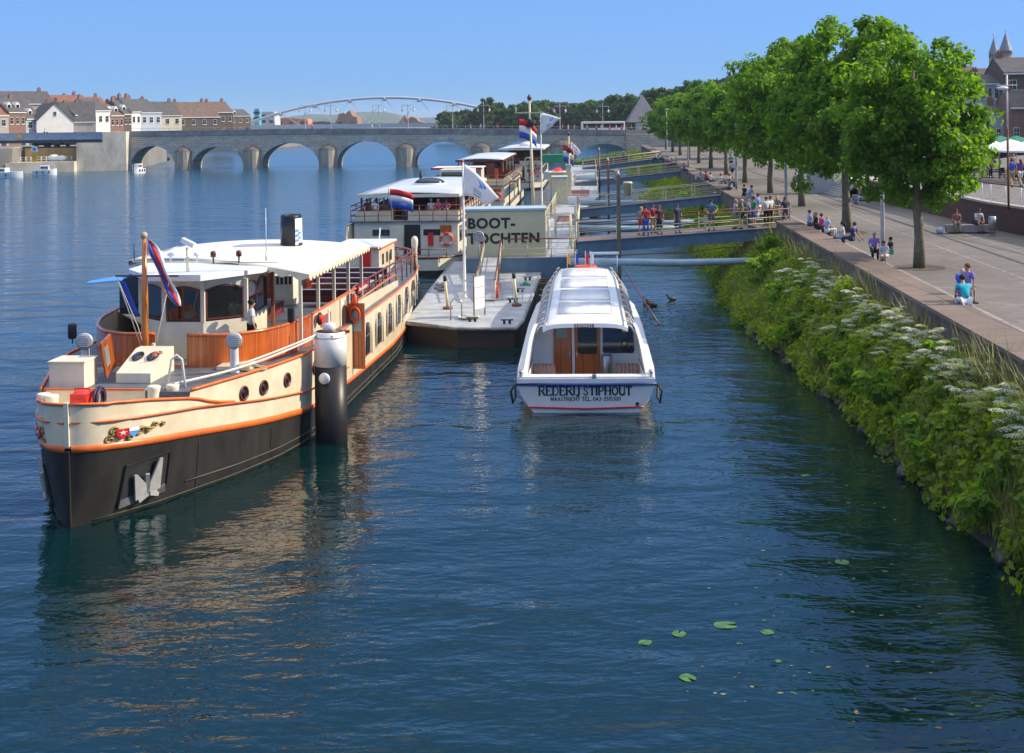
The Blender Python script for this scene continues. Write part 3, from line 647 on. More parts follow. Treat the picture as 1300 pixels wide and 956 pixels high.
# second row of roofs behind
for i, (px, Y, W_, H_, RH, f_, r_, lab) in enumerate([(-10, 345, 16, 12, 4, 'g', 's', 'large grey building with flat dark roof rising behind the left row'), (30, 360, 18, 12.5, 2.5, 'c', 'b', 'wide pinkish block behind the left edge houses'), (84, 372, 12, 11, 3.6, 'b', 'b', 'red roofed house peeking above the white gabled house'),
        (108, 380, 10, 13, .6, 'w', 's', 'white flat roofed block behind the narrow brick house'), (150, 385, 11, 10.5, 5, 'd', 's', 'dark roofed house behind the tall white house'), (182, 395, 12, 9.8, 5, 'c', 's', 'steep dark roofed house behind the pale blue house'),
        (225, 405, 14, 9, 5.6, 'd', 'r', 'big brown roofed building behind the low white houses'), (262, 415, 9, 11, 4, 'd', 'r', 'brown brick tower like house behind the row near its end')]):
    g = GY(px, 150, Y); house((g.x, Y), rad(38), W_, 11, H_ * (.86 if px < 100 else .72), RH * .8, FAC[f_], RF[r_], lab, 4, z0=5.2, chim=2)
# far buildings between the bridges
FB = brickmat('far brick block', (0.30, 0.15, 0.10), (0.26, 0.13, 0.09), (0.3, 0.2, 0.15), 1.2, .6, 'sz', .9, 0, .04, .2)
def farblk(prof, Y, D_, m, label, cat='building', name='office_building', z0=4):
    t = thing(name, label, cat, (0, 0, 0)); mb = MB()
    pts = [GY(x, y, Y) for x, y in prof]; pts = [(p_.x, Y, max(p_.z, z0)) for p_ in pts]
    mb.slab([(pts[0][0], Y, z0)] + pts + [(pts[-1][0], Y, z0)], (0, D_, 0)); mb.build('wall', m, t)
    x0, x1 = pts[0][0], pts[-1][0]; n_ = max(2, int((x1 - x0) / 6)); zt = min(p_[2] for p_ in pts[1:-1]) if len(pts) > 2 else pts[0][2]
    for i in range(n_):
        for j in range(2):
            z = zt - 3.2 - 3.4 * j
            if z < z0 + 1: continue
            mb = MB(); x = x0 + (x1 - x0) * (i + .5) / n_; mb.box(x - 1.2, x + 1.2, Y - .15, Y + .02, z, z + 1.6); mb.build('window', GLASS, t)
    return t
farblk([(424, 157), (428, 152), (430, 145), (436, 143), (438, 146), (441, 142), (444, 140), (447, 147), (453, 149), (454, 158)], 980, 30, FB, 'far brown brick building with jagged twin peaked roof left of the arch crown')
farblk([(505, 158), (509, 152), (514, 146), (517, 152), (522, 148), (528, 150), (531, 154), (539, 156)], 1000, 30, FB, 'far jagged brick building seen under the right half of the arch')
farblk([(349, 150), (352, 150), (372, 150), (390, 151), (391, 156)], 860, 20, mat('far orange brick', (0.50, 0.22, 0.11), .9, .1, .2), 'long low orange brick building behind the left end of the arch')
farblk([(330, 158), (331, 142), (348, 142), (349, 158)], 820, 20, mat('far grey white block', (0.50, 0.52, 0.55), .8, .1, .2), 'grey domed office block behind the left foot of the arch')
farblk([(323, 157), (323, 138), (329, 138), (329, 157)], 800, 8, mat('turquoise glass', (0.12, 0.45, 0.50), .3, .1, .2), 'slim turquoise glass tower behind the left foot of the arch', name='glass_tower')
farblk([(391, 157), (392, 155), (410, 154), (424, 156)], 1010, 30, SLATE, 'long low dark roofed building on the far bank', name='warehouse')
farblk([(553, 158), (554, 151), (560, 151), (561, 157)], 900, 20, FAC['w'], 'small pale house at the left end of the far wood', name='cottage')
mb = MB()
for i in range(40):
    pass
mb.grid([[(-900 + 60 * i, 2600 + 300 * j, 4 + (18 + 8 * math.sin(i * .9) + 5 * math.sin(i * 2.1)) * math.sin(PI * j / 4)) for i in range(50)] for j in range(5)], 0, True)
struct(mb.build('distant_hills', mat('wooded hills', (0.07, 0.11, 0.07), .95, .2, .02)))
# tower with pyramid roof at the right bridge end
tw = thing('gate_tower', 'pale square tower with steep grey pyramid roof at the right end of the stone bridge', 'tower', (29.3, 303, 5.3))
mb = MB(); mb.box(-1.2, 2.2, 0, 5, 0, 3.0); mb.box(-1.4, 2.4, -.15, 5.15, 3.0, 3.25); mb.build('wall', FAC['w'], tw)
mb = MB(); mb.add([(-3.4, -1.6, 3.4), (4.0, -1.6, 3.4), (4.0, 6.6, 3.4), (-3.4, 6.6, 3.4), (.3, 2.5, 9.7)], [(0, 1, 4), (1, 2, 4), (2, 3, 4), (3, 0, 4), (3, 2, 1, 0)]); mb.build('roof', mat('grey slate', (0.17, 0.17, 0.19), .7, .12, 1), tw)
mb = MB(); mb.box(0, .9, -.03, 0.02, .9, 2.1); mb.build('window', GLASS, tw)
bs = thing('bus', 'white and grey bus crossing the right part of the stone bridge', 'bus', (15.2, 295, 5.9 + .35))
mb = MB(); mb.box(0, 9.5, 0, 2.4, .35, 2.75); mb.build('body', WHITE2, bs, bev=.12)
mb = MB(); mb.box(.4, 9.2, -.02, .0, 1.3, 2.3); mb.build('window', GLASS, bs)
for x in (1.8, 7.6): mb = MB(); mb.lathe([(.45, 0), (.45, .3)], n=14); q = mb.build('wheel', BLACK, bs, (x, .15, .42)); q.rotation_euler = (rad(90), 0, 0)

# ================================================================ right bank buildings
def tower(px, Y, r, ztop, zcone, lab):
    g = GY(px, 80, Y); t = thing('church_tower', lab, 'tower', (g.x, Y, 5.3))
    mb = MB(); mb.lathe([(r, 0), (r, zcone - 5.3 - 1.4), (r * 1.06, zcone - 5.3 - 1.2), (r * .97, zcone - 5.3 - 1.1), (r * .97, zcone - 5.3)], n=18, sm=False); mb.build('wall', mat('church marl stone', (0.33, 0.27, 0.19), .9, .2, 1.0, col2=(.18, .15, .12), bump=.03), t)
    mb = MB(); mb.lathe([(r * 1.12, zcone - 5.34), (r * .62, zcone - 5.3 + (ztop - zcone) * .45), (.08, ztop - 5.3)], n=18, sm=False); mb.build('roof', mat('blue grey lead', (0.16, 0.20, 0.25), .5, .12, 1), t)
    mb = MB(); mb.tube((0, 0, ztop - 5.4), (0, 0, ztop - 3.3), .07, 5); mb.tube((-.45, 0, ztop - 4.2), (.45, 0, ztop - 4.2), .06, 5); mb.build('cross', GALV, t)
    for k in range(12):
        a = 2 * PI * k / 12; mb = MB(); mb.obox((math.cos(a) * r * .99, math.sin(a) * r * .99, zcone - 5.3 - .75), (.12, r * .22, .9), a); mb.build('window', GLASS, t)
zt1 = GY(1262, 48, 420).z; zc1 = GY(1262, 68, 420).z; zt2 = GY(1277, 41, 420).z; zc2 = GY(1277, 64, 420).z
tower(1262, 420, 1.5, zt1, zc1, 'smaller left church tower with pointed grey cone roof'); tower(1277, 422, 1.85, zt2, zc2, 'taller right church tower with pointed grey cone roof')
g = GY(1200, 160, 196); rzR = rad(-14)
house((GY(1196, 160, 205).x, 205), rad(-10), 5.5, 14, 8.4, 3.9, FAC['d'], BRN, 'tall dark house with brown roof just right of the nearest tree crown', 3, z0=4.72)
house((GY(1216, 160, 222).x, 222), rad(-8), 10.5, 12, 8.8, 3.6, FAC['d'], BRN, 'house with long brown roof below the church towers', 4, z0=4.72, chim=2)
house((GY(1245, 160, 190).x, 190), rad(-8), 3.5, 12, 9.3, 1.2, FAC['s'], SLATE, 'light blue painted house with tall windows between tree and brick gable', 4, z0=4.72)
house((GY(1275, 160, 187).x, 187), rad(-8), 7.0, 13, 10.6, 2.2, FAC['d'], SLATE, 'tall dark brick house right of the light blue house', 3, z0=4.72)
house((GY(1283, 160, 172).x, 172), rad(-8), 5.8, 9, 5.8, 2.2, FAC['b'], SLATE, 'red brick house with white windows at the right edge', 4, z0=4.72)
house((GY(1262, 160, 176).x, 176), rad(-8), 2.15, 7, 5.2, .8, FAC['s'], SLATE, 'small pale shop house squeezed between the blue and the red brick houses', 2, z0=4.72)
house((GY(1330, 160, 168).x, 168), rad(-10), 8, 12, 8.0, 3.4, FAC['b'], SLATE, 'brick house cut off at the right picture edge', 3, z0=4.72)
house((GY(1110, 160, 240).x, 240), rad(-10), 14, 14, 8.0, 4, FAC['d'], BRN, 'brick house hidden behind the middle tree crowns', 5, z0=4.72)
house((GY(914, 120, 330).x, 330), rad(0), 6, 8, 11.6, 3.2, FAC['w'], BRN, 'white house gable peeking above the tree row', 2, True, z0=4.72)
# colourful flags on the fronts
for px, py, Y, c1, l in ((1261, 145, 183, YEL, 'small yellow and red flag hanging on the light blue house'), (1264, 162, 183, RED, 'second small flag hanging lower on the light blue house')):
    mb = MB(); rows = [[(x * .3, .15 * math.sin(x * 1.3 + z), -z * .35 - x * .12) for x in range(5)] for z in range(4)]; mb.grid(rows)
    tag(mb.build('house_flag', c1, None, GY(px, py, Y - 6), solid=.02), l, 'flag')
# ================================================================ foliage
def leaf_cloud(centres, n_per, spread, size, seed, up=0.5, flat=0.6, tone_c=None, drop=0.0):
    """many folded leaves around clump centres -> mesh with a per leaf tone attribute"""
    rs = np.random.RandomState(seed); Cn = np.array(centres, float); K = len(Cn)
    N = K * n_per; ci = np.repeat(np.arange(K), n_per)
    d = rs.normal(size=(N, 3)); d /= np.linalg.norm(d, axis=1)[:, None]
    rr = rs.rand(N, 1) ** 0.45; sp = (spread[ci][:, None] if isinstance(spread, np.ndarray) else spread)
    pos = Cn[ci] + d * rr * sp * np.array([1, 1, flat])
    nrm = d * 0.8 + rs.normal(size=(N, 3)) * 0.55 + np.array([0, 0, up]); nrm /= np.linalg.norm(nrm, axis=1)[:, None]
    a = np.cross(nrm, rs.normal(size=(N, 3))); a /= np.linalg.norm(a, axis=1)[:, None]; b = np.cross(nrm, a)
    s = size * (0.45 + 1.1 * rs.rand(N, 1))
    a[:, 2] -= drop; 
    tip = pos + a * s; tail = pos - a * s * 0.9; l = pos + b * s * 0.62 + nrm * s * 0.22; r = pos - b * s * 0.62 + nrm * s * 0.22
    V = np.stack([tail, l, tip, r], 1).reshape(-1, 3)
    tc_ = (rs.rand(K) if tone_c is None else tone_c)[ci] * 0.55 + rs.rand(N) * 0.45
    return V, tc_
def quads_mesh(name, V, tone, m, kinds=None):
    N = len(V) // 4; me = bpy.data.meshes.new(name)
    me.vertices.add(4 * N); me.vertices.foreach_set('co', V.astype(np.float32).ravel())
    me.loops.add(6 * N); me.polygons.add(2 * N)
    b_ = np.arange(N)[:, None] * 4; idx = np.concatenate([b_ + 0, b_ + 1, b_ + 2, b_ + 0, b_ + 2, b_ + 3], 1).ravel()
    me.loops.foreach_set('vertex_index', idx.astype(np.int32)); me.polygons.foreach_set('loop_start', np.arange(2 * N, dtype=np.int32) * 3)
    at = me.attributes.new('tone', 'FLOAT', 'FACE'); at.data.foreach_set('value', np.repeat(tone, 2).astype(np.float32))
    for x in (m if isinstance(m, list) else [m]): me.materials.append(x)
    me.update(calc_edges=True); me.validate(); return me
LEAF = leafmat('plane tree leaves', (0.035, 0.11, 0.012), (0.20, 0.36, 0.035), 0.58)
LEAF2 = leafmat('dark wood leaves', (0.03, 0.075, 0.02), (0.10, 0.17, 0.035), 0.4)
LEAF3 = leafmat('copper beech leaves', (0.03, 0.018, 0.03), (0.07, 0.03, 0.045), 0.3)
BARK = mat('plane tree bark', (0.20, 0.17, 0.11), 0.9, 0.3, 5, col2=(0.10, 0.085, 0.05), bump=0.012, streak=0.5)
def make_tree(seed, base, top, rx, trunk_r=.2, nclump=250, nleaf=75, leaf=.2, lean=0, mleaf=None, name='plane_tree', lim=9, csp=.75):
    """base = height of the lowest leaves, top = crown top"""
    rs = random.Random(seed); zc = base + (top - base) * .47
    t = thing(name, '', 'tree')
    mb = MB(); tp = [(0, 0, 0), (.03, 0, base * .5), (-.02 + lean * .3, .03, base), (lean, .05, zc), (lean * 1.3, 0, base + (top - base) * .85)]
    mb.path(tp, [trunk_r * 1.25, trunk_r, trunk_r * .85, trunk_r * .55, .04], 9)
    cents = []; lobes = []
    for i in range(lim):
        a = 2 * PI * i / lim * 1.618 * 2 + rs.random(); zz = base * .95 + (top - base) * (.05 + .75 * i / lim); f_ = (1 - abs((zz + 1.3 - zc) / (top - base)) * 1.35)
        rr = rx * max(.35, f_) * rs.uniform(.62, .95); e = Vector((math.cos(a) * rr + lean, math.sin(a) * rr, min(top - .9, zz + rr * rs.uniform(.25, .6))))
        s0 = Vector((lean * .3, 0, zz)); mid = s0.lerp(e, .5) + Vector((0, 0, .3 * rr * .4))
        mb.path([s0, mid, e], [trunk_r * .42, trunk_r * .25, .03], 6); lobes.append((e, rs.uniform(.8, 1.3)))
        for k in range(3):
            e2 = mid.lerp(e, rs.random()) + Vector((rs.uniform(-1, 1), rs.uniform(-1, 1), rs.uniform(-.3, .9))) * rr * .4
            mb.path([mid, e2], [.05, .015], 5)
    mb.build('trunk', BARK, t)
    nrs = [Vector((rs.uniform(-1, 1), rs.uniform(-1, 1), rs.uniform(-1, 1))).normalized() for _ in range(16)]
    amp = [rs.uniform(-.35, .35) for _ in nrs]; n_ = 0; tone = []
    while len(cents) < nclump and n_ < 50000:
        n_ += 1
        d = Vector((rs.gauss(0, 1), rs.gauss(0, 1), rs.gauss(0, 1))).normalized(); q = rs.random() ** .36
        bulge = 1 + sum(a_ * max(0, d.dot(v_)) ** 5 for a_, v_ in zip(amp, nrs))
        hz = (top - zc) if d.z > 0 else (zc - base)
        flat_ = 1 if d.z > 0 else 1.06
        # broad shouldered crown: superellipse in plan vs height
        hr = rx * bulge * q * flat_; pz = zc + d.z * hz * q * bulge
        hx = max(0.001, math.hypot(d.x, d.y)) ** .75; ang = math.atan2(d.y, d.x)
        p_ = Vector((math.cos(ang) * hx * hr + lean, math.sin(ang) * hx * hr, pz))
        if pz > top: continue
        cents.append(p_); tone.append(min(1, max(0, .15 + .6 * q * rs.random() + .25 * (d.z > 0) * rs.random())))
    for e, r_ in lobes:
        for k in range(4): cents.append(e + Vector((rs.gauss(0, .35), rs.gauss(0, .35), rs.gauss(0, .3))) * r_); tone.append(rs.uniform(.3, 1))
    spd = np.array([rs.uniform(.5, 1.15) * csp for _ in cents])
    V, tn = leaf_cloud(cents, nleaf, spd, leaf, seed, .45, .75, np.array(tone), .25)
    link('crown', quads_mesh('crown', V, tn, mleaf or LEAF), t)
    return t
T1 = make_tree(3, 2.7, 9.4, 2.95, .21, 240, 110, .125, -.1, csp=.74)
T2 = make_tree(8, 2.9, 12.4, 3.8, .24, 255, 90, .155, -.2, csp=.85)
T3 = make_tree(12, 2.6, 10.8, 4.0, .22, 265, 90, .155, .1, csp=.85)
TG = 'plane trees in the row along the promenade'
PT = [(1167, 340, T1, 0, 1.0, 'nearest plane tree of the promenade row, its bright crown hanging over the ramp wall'), (1075, 295, T2, 1.2, 1.0, 'second and tallest plane tree of the row with open airy top'),
      (1018, 262, T3, 2.0, 1.0, 'third plane tree of the row, trunk just past the gangway end'), (978, 245, T2, 3.5, .92, 'fourth plane tree of the row behind the group on the wall')]
for i, (px, py, T, rz, s, lab) in enumerate(PT):
    g = G(px, py, 3.4)
    if i < 3: o = T; o.location = g; o.rotation_euler[2] = rz; o['label'] = lab; o['group'] = TG
    else: o = dup(T, g, rz, lab, s, TG)
nms = ['fifth', 'sixth', 'seventh', 'eighth', 'ninth', 'tenth', 'eleventh', 'twelfth']
for i, Y in enumerate([131, 149, 168, 187, 206, 226, 247, 268]):
    x = wx(Y) + 4.3; dup((T3, T1, T2)[i % 3], (x, Y, 3.4), i * 1.9, '%s plane tree of the row counting from the camera' % nms[i], (1.02, 1.02, (.96, 1.08, .86)[i % 3]), TG)
# row behind, on the street side, and the trees just outside the frame whose shade falls on the moored boats
for i, (x, Y, T, s, lab) in enumerate([(29, 138, T2, 1.1, 'big plane tree rising behind the row above the fourth trunk'), (33, 165, T2, 1.05, 'street side plane tree behind the fifth tree'), (40, 205, T3, 1.15, 'street side plane tree behind the seventh tree'), (36, 250, T2, 1.0, 'farthest street side plane tree near the tower'),
                       ]):
    dup(T, (x, Y, 4.72 if Y > 100 else 3.4), i * 1.3 + .4, lab, s, TG if Y < 100 else 'street side plane trees')
# far wood beyond the bridge
F1 = make_tree(21, .8, 15, 6.5, .4, 110, 70, .62, 0, LEAF2, 'broadleaf_tree', 5, 1.6)
F2 = make_tree(22, 1.5, 12, 6.0, .4, 100, 70, .6, 0, LEAF2, 'broadleaf_tree', 5, 1.5)
F3 = make_tree(23, 1.0, 15, 7.0, .4, 110, 70, .62, 0, LEAF3, 'copper_beech', 5, 1.6)
F4 = make_tree(24, .5, 17, 2.6, .3, 90, 60, .5, 0, LEAF2, 'conifer', 4, 1.1)
F1['label'] = 'unplaced'; rs = random.Random(5)
far = []
for i, px in enumerate(range(566, 800, 13)):
    top = {566: 140, 579: 141, 592: 139, 605: 136, 618: 133, 631: 133, 644: 135, 657: 132, 670: 131, 683: 129}.get(px, 130 - (px - 690) * .02)
    far.append((px + rs.uniform(-2, 2), top + rs.uniform(-2, 2), 520 + rs.uniform(-25, 60)))
far += [(775, 124, 470), (792, 121, 450), (800, 120, 440), (815, 123, 430), (828, 120, 400), (845, 113, 380), (858, 112, 370), (880, 114, 360), (900, 108, 350), (930, 100, 340), (960, 84, 320), (975, 80, 330)]
used_ = {}
for i, (px, py, Y) in enumerate(far):
    g = GY(px, py, Y); h = g.z - 4; T = (F1, F2)[i % 2]
    if 690 < px < 745 and i % 2 == 0: T = F3
    s = h / (15.0 if T is not F2 else 12.0); lab = 'far green tree beyond the stone bridge, number %d' % i
    where = 'beyond the stone bridge' if Y > 420 else 'behind the promenade tree row'
    kind_ = 'copper purple tree' if T is F3 else ('dark rounded tree' if T is F1 else 'lower bushy tree')
    lab = '%s %s' % (kind_, where); gr = 'wood %s' % where + (' copper' if T is F3 else ' tall' if T is F1 else ' low')
    o = dup(T, (g.x, Y, 4 if Y > 300 else 5), i * 1.7, lab, (s * 1.05, s * 1.05, s), gr)
g = GY(617, 122, 500); o = dup(F4, (g.x, 500, 4), 0, 'narrow dark conifer standing highest in the wood above the bridge', (1, 1, (g.z - 4) / 17))
g = GY(871, 100, 330); o = dup(F4, (g.x, 330, 5), 1, 'dark conifer top rising above the promenade tree row', (1.1, 1.1, (g.z - 5) / 17))
for T in (F1, F2, F3, F4):
    for c in kids(T): bpy.data.objects.remove(c)
    bpy.data.objects.remove(T)
for i, (px, s, lab) in enumerate([(338, .5, 'green tree left of the orange brick building'), (356, .45, 'green tree in front of the orange brick building'), (372, .42, 'low green tree before the right end of the orange building')]):
    pass

# ================================================================ bank vegetation
GRN = leafmat('bank leaves', (0.06, 0.14, 0.012), (0.33, 0.43, 0.04), 0.58)
GRS = leafmat('long grass', (0.10, 0.16, 0.025), (0.34, 0.32, 0.12), 0.4)
rs = random.Random(11)
def bankz(Y, f_):      # f_ 0 at the water, 1 at the wall
    return 0.1 + 2.15 * f_
cents = []; spd = []; tone = []
Y = 8.0
while Y < 290:
    x0, x1 = bankx(Y), wx(Y); wd = x1 - x0
    nrow = max(2, int(wd / .42)); big = 1.0 if Y < 70 else .75
    for i in range(nrow):
        f_ = (i + rs.random()) / nrow
        if 115 < Y < 290 and wd > 3 and f_ < .25: pass
        pf = .5 + .5 * math.sin(Y * .55 + 2.1 * math.sin(f_ * 5 + Y * .21)) * math.cos(f_ * 4.1 + Y * .83)
        h = (.45 + .8 * pf) * (0.25 + 1.15 * math.sin(min(1, f_ * 1.25) * PI / 2) * rs.uniform(.5, 1.15)) * (1.15 if Y < 62 else .85 if Y < 100 else .8)
        h *= 1 - (.55 if Y > 40 else .3) * max(0, (f_ - .7) / .3)
        cents.append((x0 - .15 + .35 * math.sin(Y * 1.3) * math.sin(Y * .47) * (1 - f_) + (x1 - x0 - .15) * f_, Y + rs.uniform(-.4, .4), bankz(Y, f_) + h * .55)); spd.append(rs.uniform(.38, .62) * (1.0 if Y < 90 else 1.5)); tone.append(min(1, .25 + .75 * rs.random() ** 1.3 * (.4 + pf)))
        if f_ > .15 and Y < 75:
            cents.append((x0 + (x1 - x0 - .3) * f_, Y + rs.uniform(-.4, .4), bankz(Y, f_) + h)); spd.append(rs.uniform(.3, .5)); tone.append(rs.random())
    Y += .42 if Y < 75 else (.9 if Y < 130 else 2.0)
V, tn = leaf_cloud(cents, 62, np.array(spd), .085, 5, .5, .8, np.array(tone), .3)
scl = np.where(V[:, 1] > 75, 1.0, 1.0)
me = quads_mesh('bank_undergrowth', V, tn, GRN); o = link('bank_undergrowth', me); tag(o, 'dense green undergrowth of leafy herbs covering the river bank below the wall', 'undergrowth', kind='stuff')
# long grass: blades as thin tapering quads
rs_ = np.random.RandomState(4); N = 32000
Ys = 10 + rs_.rand(N) ** 1.5 * 72; dens = np.clip(np.sin(Ys * .9) * .5 + .6, .15, 1); keep = rs_.rand(N) < dens; Ys = Ys[keep]; N = len(Ys)
x0 = np.array([bankx(y) for y in Ys]); x1 = np.array([wx(y) for y in Ys]); F_ = rs_.rand(N); X = x0 + (x1 - x0 - .1) * F_
Z = .1 + 2.15 * F_ + .1; hgt = rs_.uniform(.6, 1.6, N) * (.6 + .6 * F_); hgt = np.where(Ys < 36, hgt * 1.25, hgt)
az = rs_.rand(N) * 2 * PI; ln = rs_.uniform(.1, .55, N) * hgt; wdt = .012 + .012 * rs_.rand(N)
bx_ = np.stack([X, Ys, Z], 1); mid = bx_ + np.stack([np.cos(az) * ln * .35, np.sin(az) * ln * .35, hgt * .6], 1); tip = bx_ + np.stack([np.cos(az) * ln, np.sin(az) * ln, hgt], 1)
sdv = np.stack([-np.sin(az) * wdt, np.cos(az) * wdt, 0 * wdt], 1)
V = np.stack([bx_ - sdv, bx_ + sdv, mid + sdv * .8, mid - sdv * .8, mid - sdv * .8, mid + sdv * .8, tip + sdv * .1, tip - sdv * .1], 1).reshape(-1, 3)
o = link('long_grass', quads_mesh('long_grass', V, np.repeat(rs_.rand(N) ** .8, 2), GRS)); tag(o, 'tall pale seeding grass growing among the herbs on the bank', 'grass', kind='stuff')
# hogweed plants
UMB = leafmat('white umbels', (0.60, 0.62, 0.46), (0.85, 0.85, 0.76), 0.25); UMG = leafmat('yellow green umbels', (0.30, 0.36, 0.08), (0.50, 0.52, 0.18), 0.3)
STEMM = mat('green stem', (0.12, 0.20, 0.05), .6, .15, 5)
def hogweed(seed, H_, nh, green):
    rs = random.Random(seed); t = thing('hogweed', '', 'plant')
    st = MB(); heads = []
    st.path([(0, 0, 0), (.03, .02, H_ * .5), (0, 0, H_ * .85)], [.018, .014, .01], 5)
    for i in range(nh):
        a = rs.random() * 2 * PI; r_ = rs.uniform(.08, .62) if i else .0; z = H_ * rs.uniform(.74, 1.0) if i else H_
        e = (math.cos(a) * r_, math.sin(a) * r_, z); st.path([(0, 0, H_ * rs.uniform(.35, .75)), (e[0] * .6, e[1] * .6, z - .18), e], [.009, .007, .006], 4)
        heads.append((e, rs.uniform(.11, .23)))
        for k in range(7): b_ = rs.random() * 2 * PI; st.path([(e[0], e[1], z), (e[0] + math.cos(b_) * .1, e[1] + math.sin(b_) * .1, z + .06)], .0025, 3, caps=False)
    st.build('stem', STEMM, t)
    for (ex, ey, ez), hr in heads:
        gr = rs.random() < green; c = []
        for k in range(30):
            a = k * 2.4; q = math.sqrt((k + .5) / 30); c.append((ex + math.cos(a) * hr * q, ey + math.sin(a) * hr * q, ez + .07 - .045 * q * q))
        V, tn = leaf_cloud(c, 9, .028, .013 if not gr else .015, rs.randint(0, 9999), 1.6, .5)
        link('flower_head', quads_mesh('flower_head', V, tn, UMG if gr else UMB), t)
    c = []
    for k in range(7):
        a = rs.random() * 2 * PI; r_ = rs.uniform(.2, .55); c.append((math.cos(a) * r_, math.sin(a) * r_, H_ * rs.uniform(.15, .7)))
    V, tn = leaf_cloud(c, 26, .26, .1, seed, .8, .35, None, .2); link('foliage', quads_mesh('foliage', V, tn, GRN), t)
    return t
HW = [hogweed(31, 1.45, 9, .35), hogweed(32, 1.7, 7, .1), hogweed(33, 1.25, 11, .9), hogweed(34, 1.55, 8, .2), hogweed(35, 1.3, 10, .75)]
GL = {0: 'hogweed plant with mixed white and greenish umbels on the bank', 1: 'tall hogweed plant with flat white umbels on the bank', 2: 'bushy hogweed plant gone over to yellow green umbels', 3: 'hogweed plant with many small white umbels on the bank', 4: 'hogweed plant with mostly yellowish seed umbels'}
n_ = 0; firsts = [True] * 5; rs = random.Random(77)
for k in range(280):
    Y = 14 + (rs.random() ** .95) * 51; x0, x1 = bankx(Y), wx(Y); f_ = rs.uniform(.12, .97) ** .8
    if Y > 57 and rs.random() < .75: continue
    if f_ < .5 and rs.random() < .7: continue
    i = rs.choice([0, 1, 2, 2, 3, 4, 4]); loc = (x0 + (x1 - x0 - .2) * f_, Y, bankz(Y, f_) + .15)
    sc_ = rs.uniform(.8, 1.15) * (1.0 if f_ > .4 else .8) * (1 - .35 * max(0, (f_ - .7) / .3))
    if firsts[i]: firsts[i] = False; o = HW[i]; o.location = loc; o.rotation_euler[2] = rs.random() * 6; o.scale = (sc_,) * 3
    else: o = dup(HW[i], loc, rs.random() * 6, None, sc_)
    o['label'] = GL[i]; o['group'] = ('mixed', 'tall white', 'yellow green', 'small white', 'seeding')[i] + ' hogweed plants on the river bank'
SHR = leafmat('shrub leaves', (0.07, 0.17, 0.015), (0.28, 0.42, 0.05), 0.6)
def shrub(seed):
    rs = random.Random(seed); t = thing('elder_shrub', '', 'shrub'); st = MB(); c = []
    for k in range(9):
        a = rs.random() * 6.3; r_ = rs.uniform(.3, .95); e = (math.cos(a) * r_, math.sin(a) * r_, rs.uniform(.5, 1.5)); st.path([(0, 0, 0), (e[0] * .4, e[1] * .4, e[2] * .7), e], [.02, .014, .006], 4)
        for q in (.45, .65, .85, 1): c.append((e[0] * q + rs.uniform(-.12, .12), e[1] * q + rs.uniform(-.12, .12), e[2] * (.45 + .55 * q)))
    st.build('stem', STEMM, t); V, tn = leaf_cloud(c, 34, .26, .11, seed, .7, .5, None, .35); link('foliage', quads_mesh('foliage', V, tn, SHR), t); return t
SB = [shrub(51), shrub(52)]
for i, (Y, f_, s_, lab) in enumerate([(27, .1, 1.2, 'large bright leafy shrub overhanging the water nearest the camera'), (31, .12, 1.1, 'leafy shrub hanging over the dark water edge at the right'), (35.5, .12, 1.0, 'feathery leafed shrub at the foot of the hogweed bank'), (40, .2, 1.1, 'rounded bright shrub between hogweed and water'), (44.5, .1, .9, 'low shrub touching the water half way along the bank'), (49, .25, 1.0, 'leafy shrub amid the undergrowth level with the tour boat stern'),
        (54.5, .12, .9, 'small overhanging shrub level with the tour boat cabin'), (60, .3, 1.0, 'shrub on the slope below the seated people'), (67, .5, 1.1, 'shrub near the end of the pale blue boom'), (72, .75, 1.2, 'dark shrub against the wall under the first gangway'), (38.5, .82, .95, 'leafy bush growing over the wall coping beside the seated trio'), (35.5, .80, .8, 'second leafy bush spilling over the wall coping toward the camera'), (97, .3, 1.2, 'shrub on the bank beyond the first gangway'), (120, .5, 1.3, 'shrub beyond the second gangway')]):
    x0, x1 = bankx(Y), wx(Y); loc = (x0 + (x1 - x0 - .2) * f_, Y, bankz(Y, f_) + (.1 if f_ < .9 else .5))
    if i < 2: o = SB[i]; o.location = loc; o.rotation_euler[2] = i; o.scale = (s_,) * 3
    else: o = dup(SB[i % 2], loc, i * 1.3, None, s_)
    o['label'] = lab
# broad leafy bush hanging over the wall edge, purple loosestrife-like dry clump
ROCKM = mat('wet bank stone', (0.045, 0.045, 0.045), .6, .3, 3, bump=.02)
rk = None
for i in range(34):
    Y = 24 + i * 1.35 + rs.random(); 
    if rk is None:
        bm = bmesh.new(); bmesh.ops.create_icosphere(bm, subdivisions=2, radius=.26)
        for v in bm.verts: v.co *= 1 + .25 * math.sin(v.co.x * 9 + v.co.y * 7) * math.cos(v.co.z * 8); v.co.z *= .7
        me = bpy.data.meshes.new('rock'); bm.to_mesh(me); bm.free(); me.materials.append(ROCKM); rk = link('rock', me); o = rk
    else: o = rk.copy(); C.objects.link(o)
    s = rs.uniform(.6, 1.5); o.location = (bankx(Y) + .05 + rs.uniform(-.1, .25), Y, rs.uniform(-.02, .1)); o.rotation_euler = (0, 0, rs.random() * 6); o.scale = (s, s * 1.2, s)
    tag(o, 'dark wet boulder at the water edge under the hogweed bank', 'rock', 'boulders along the foot of the bank')
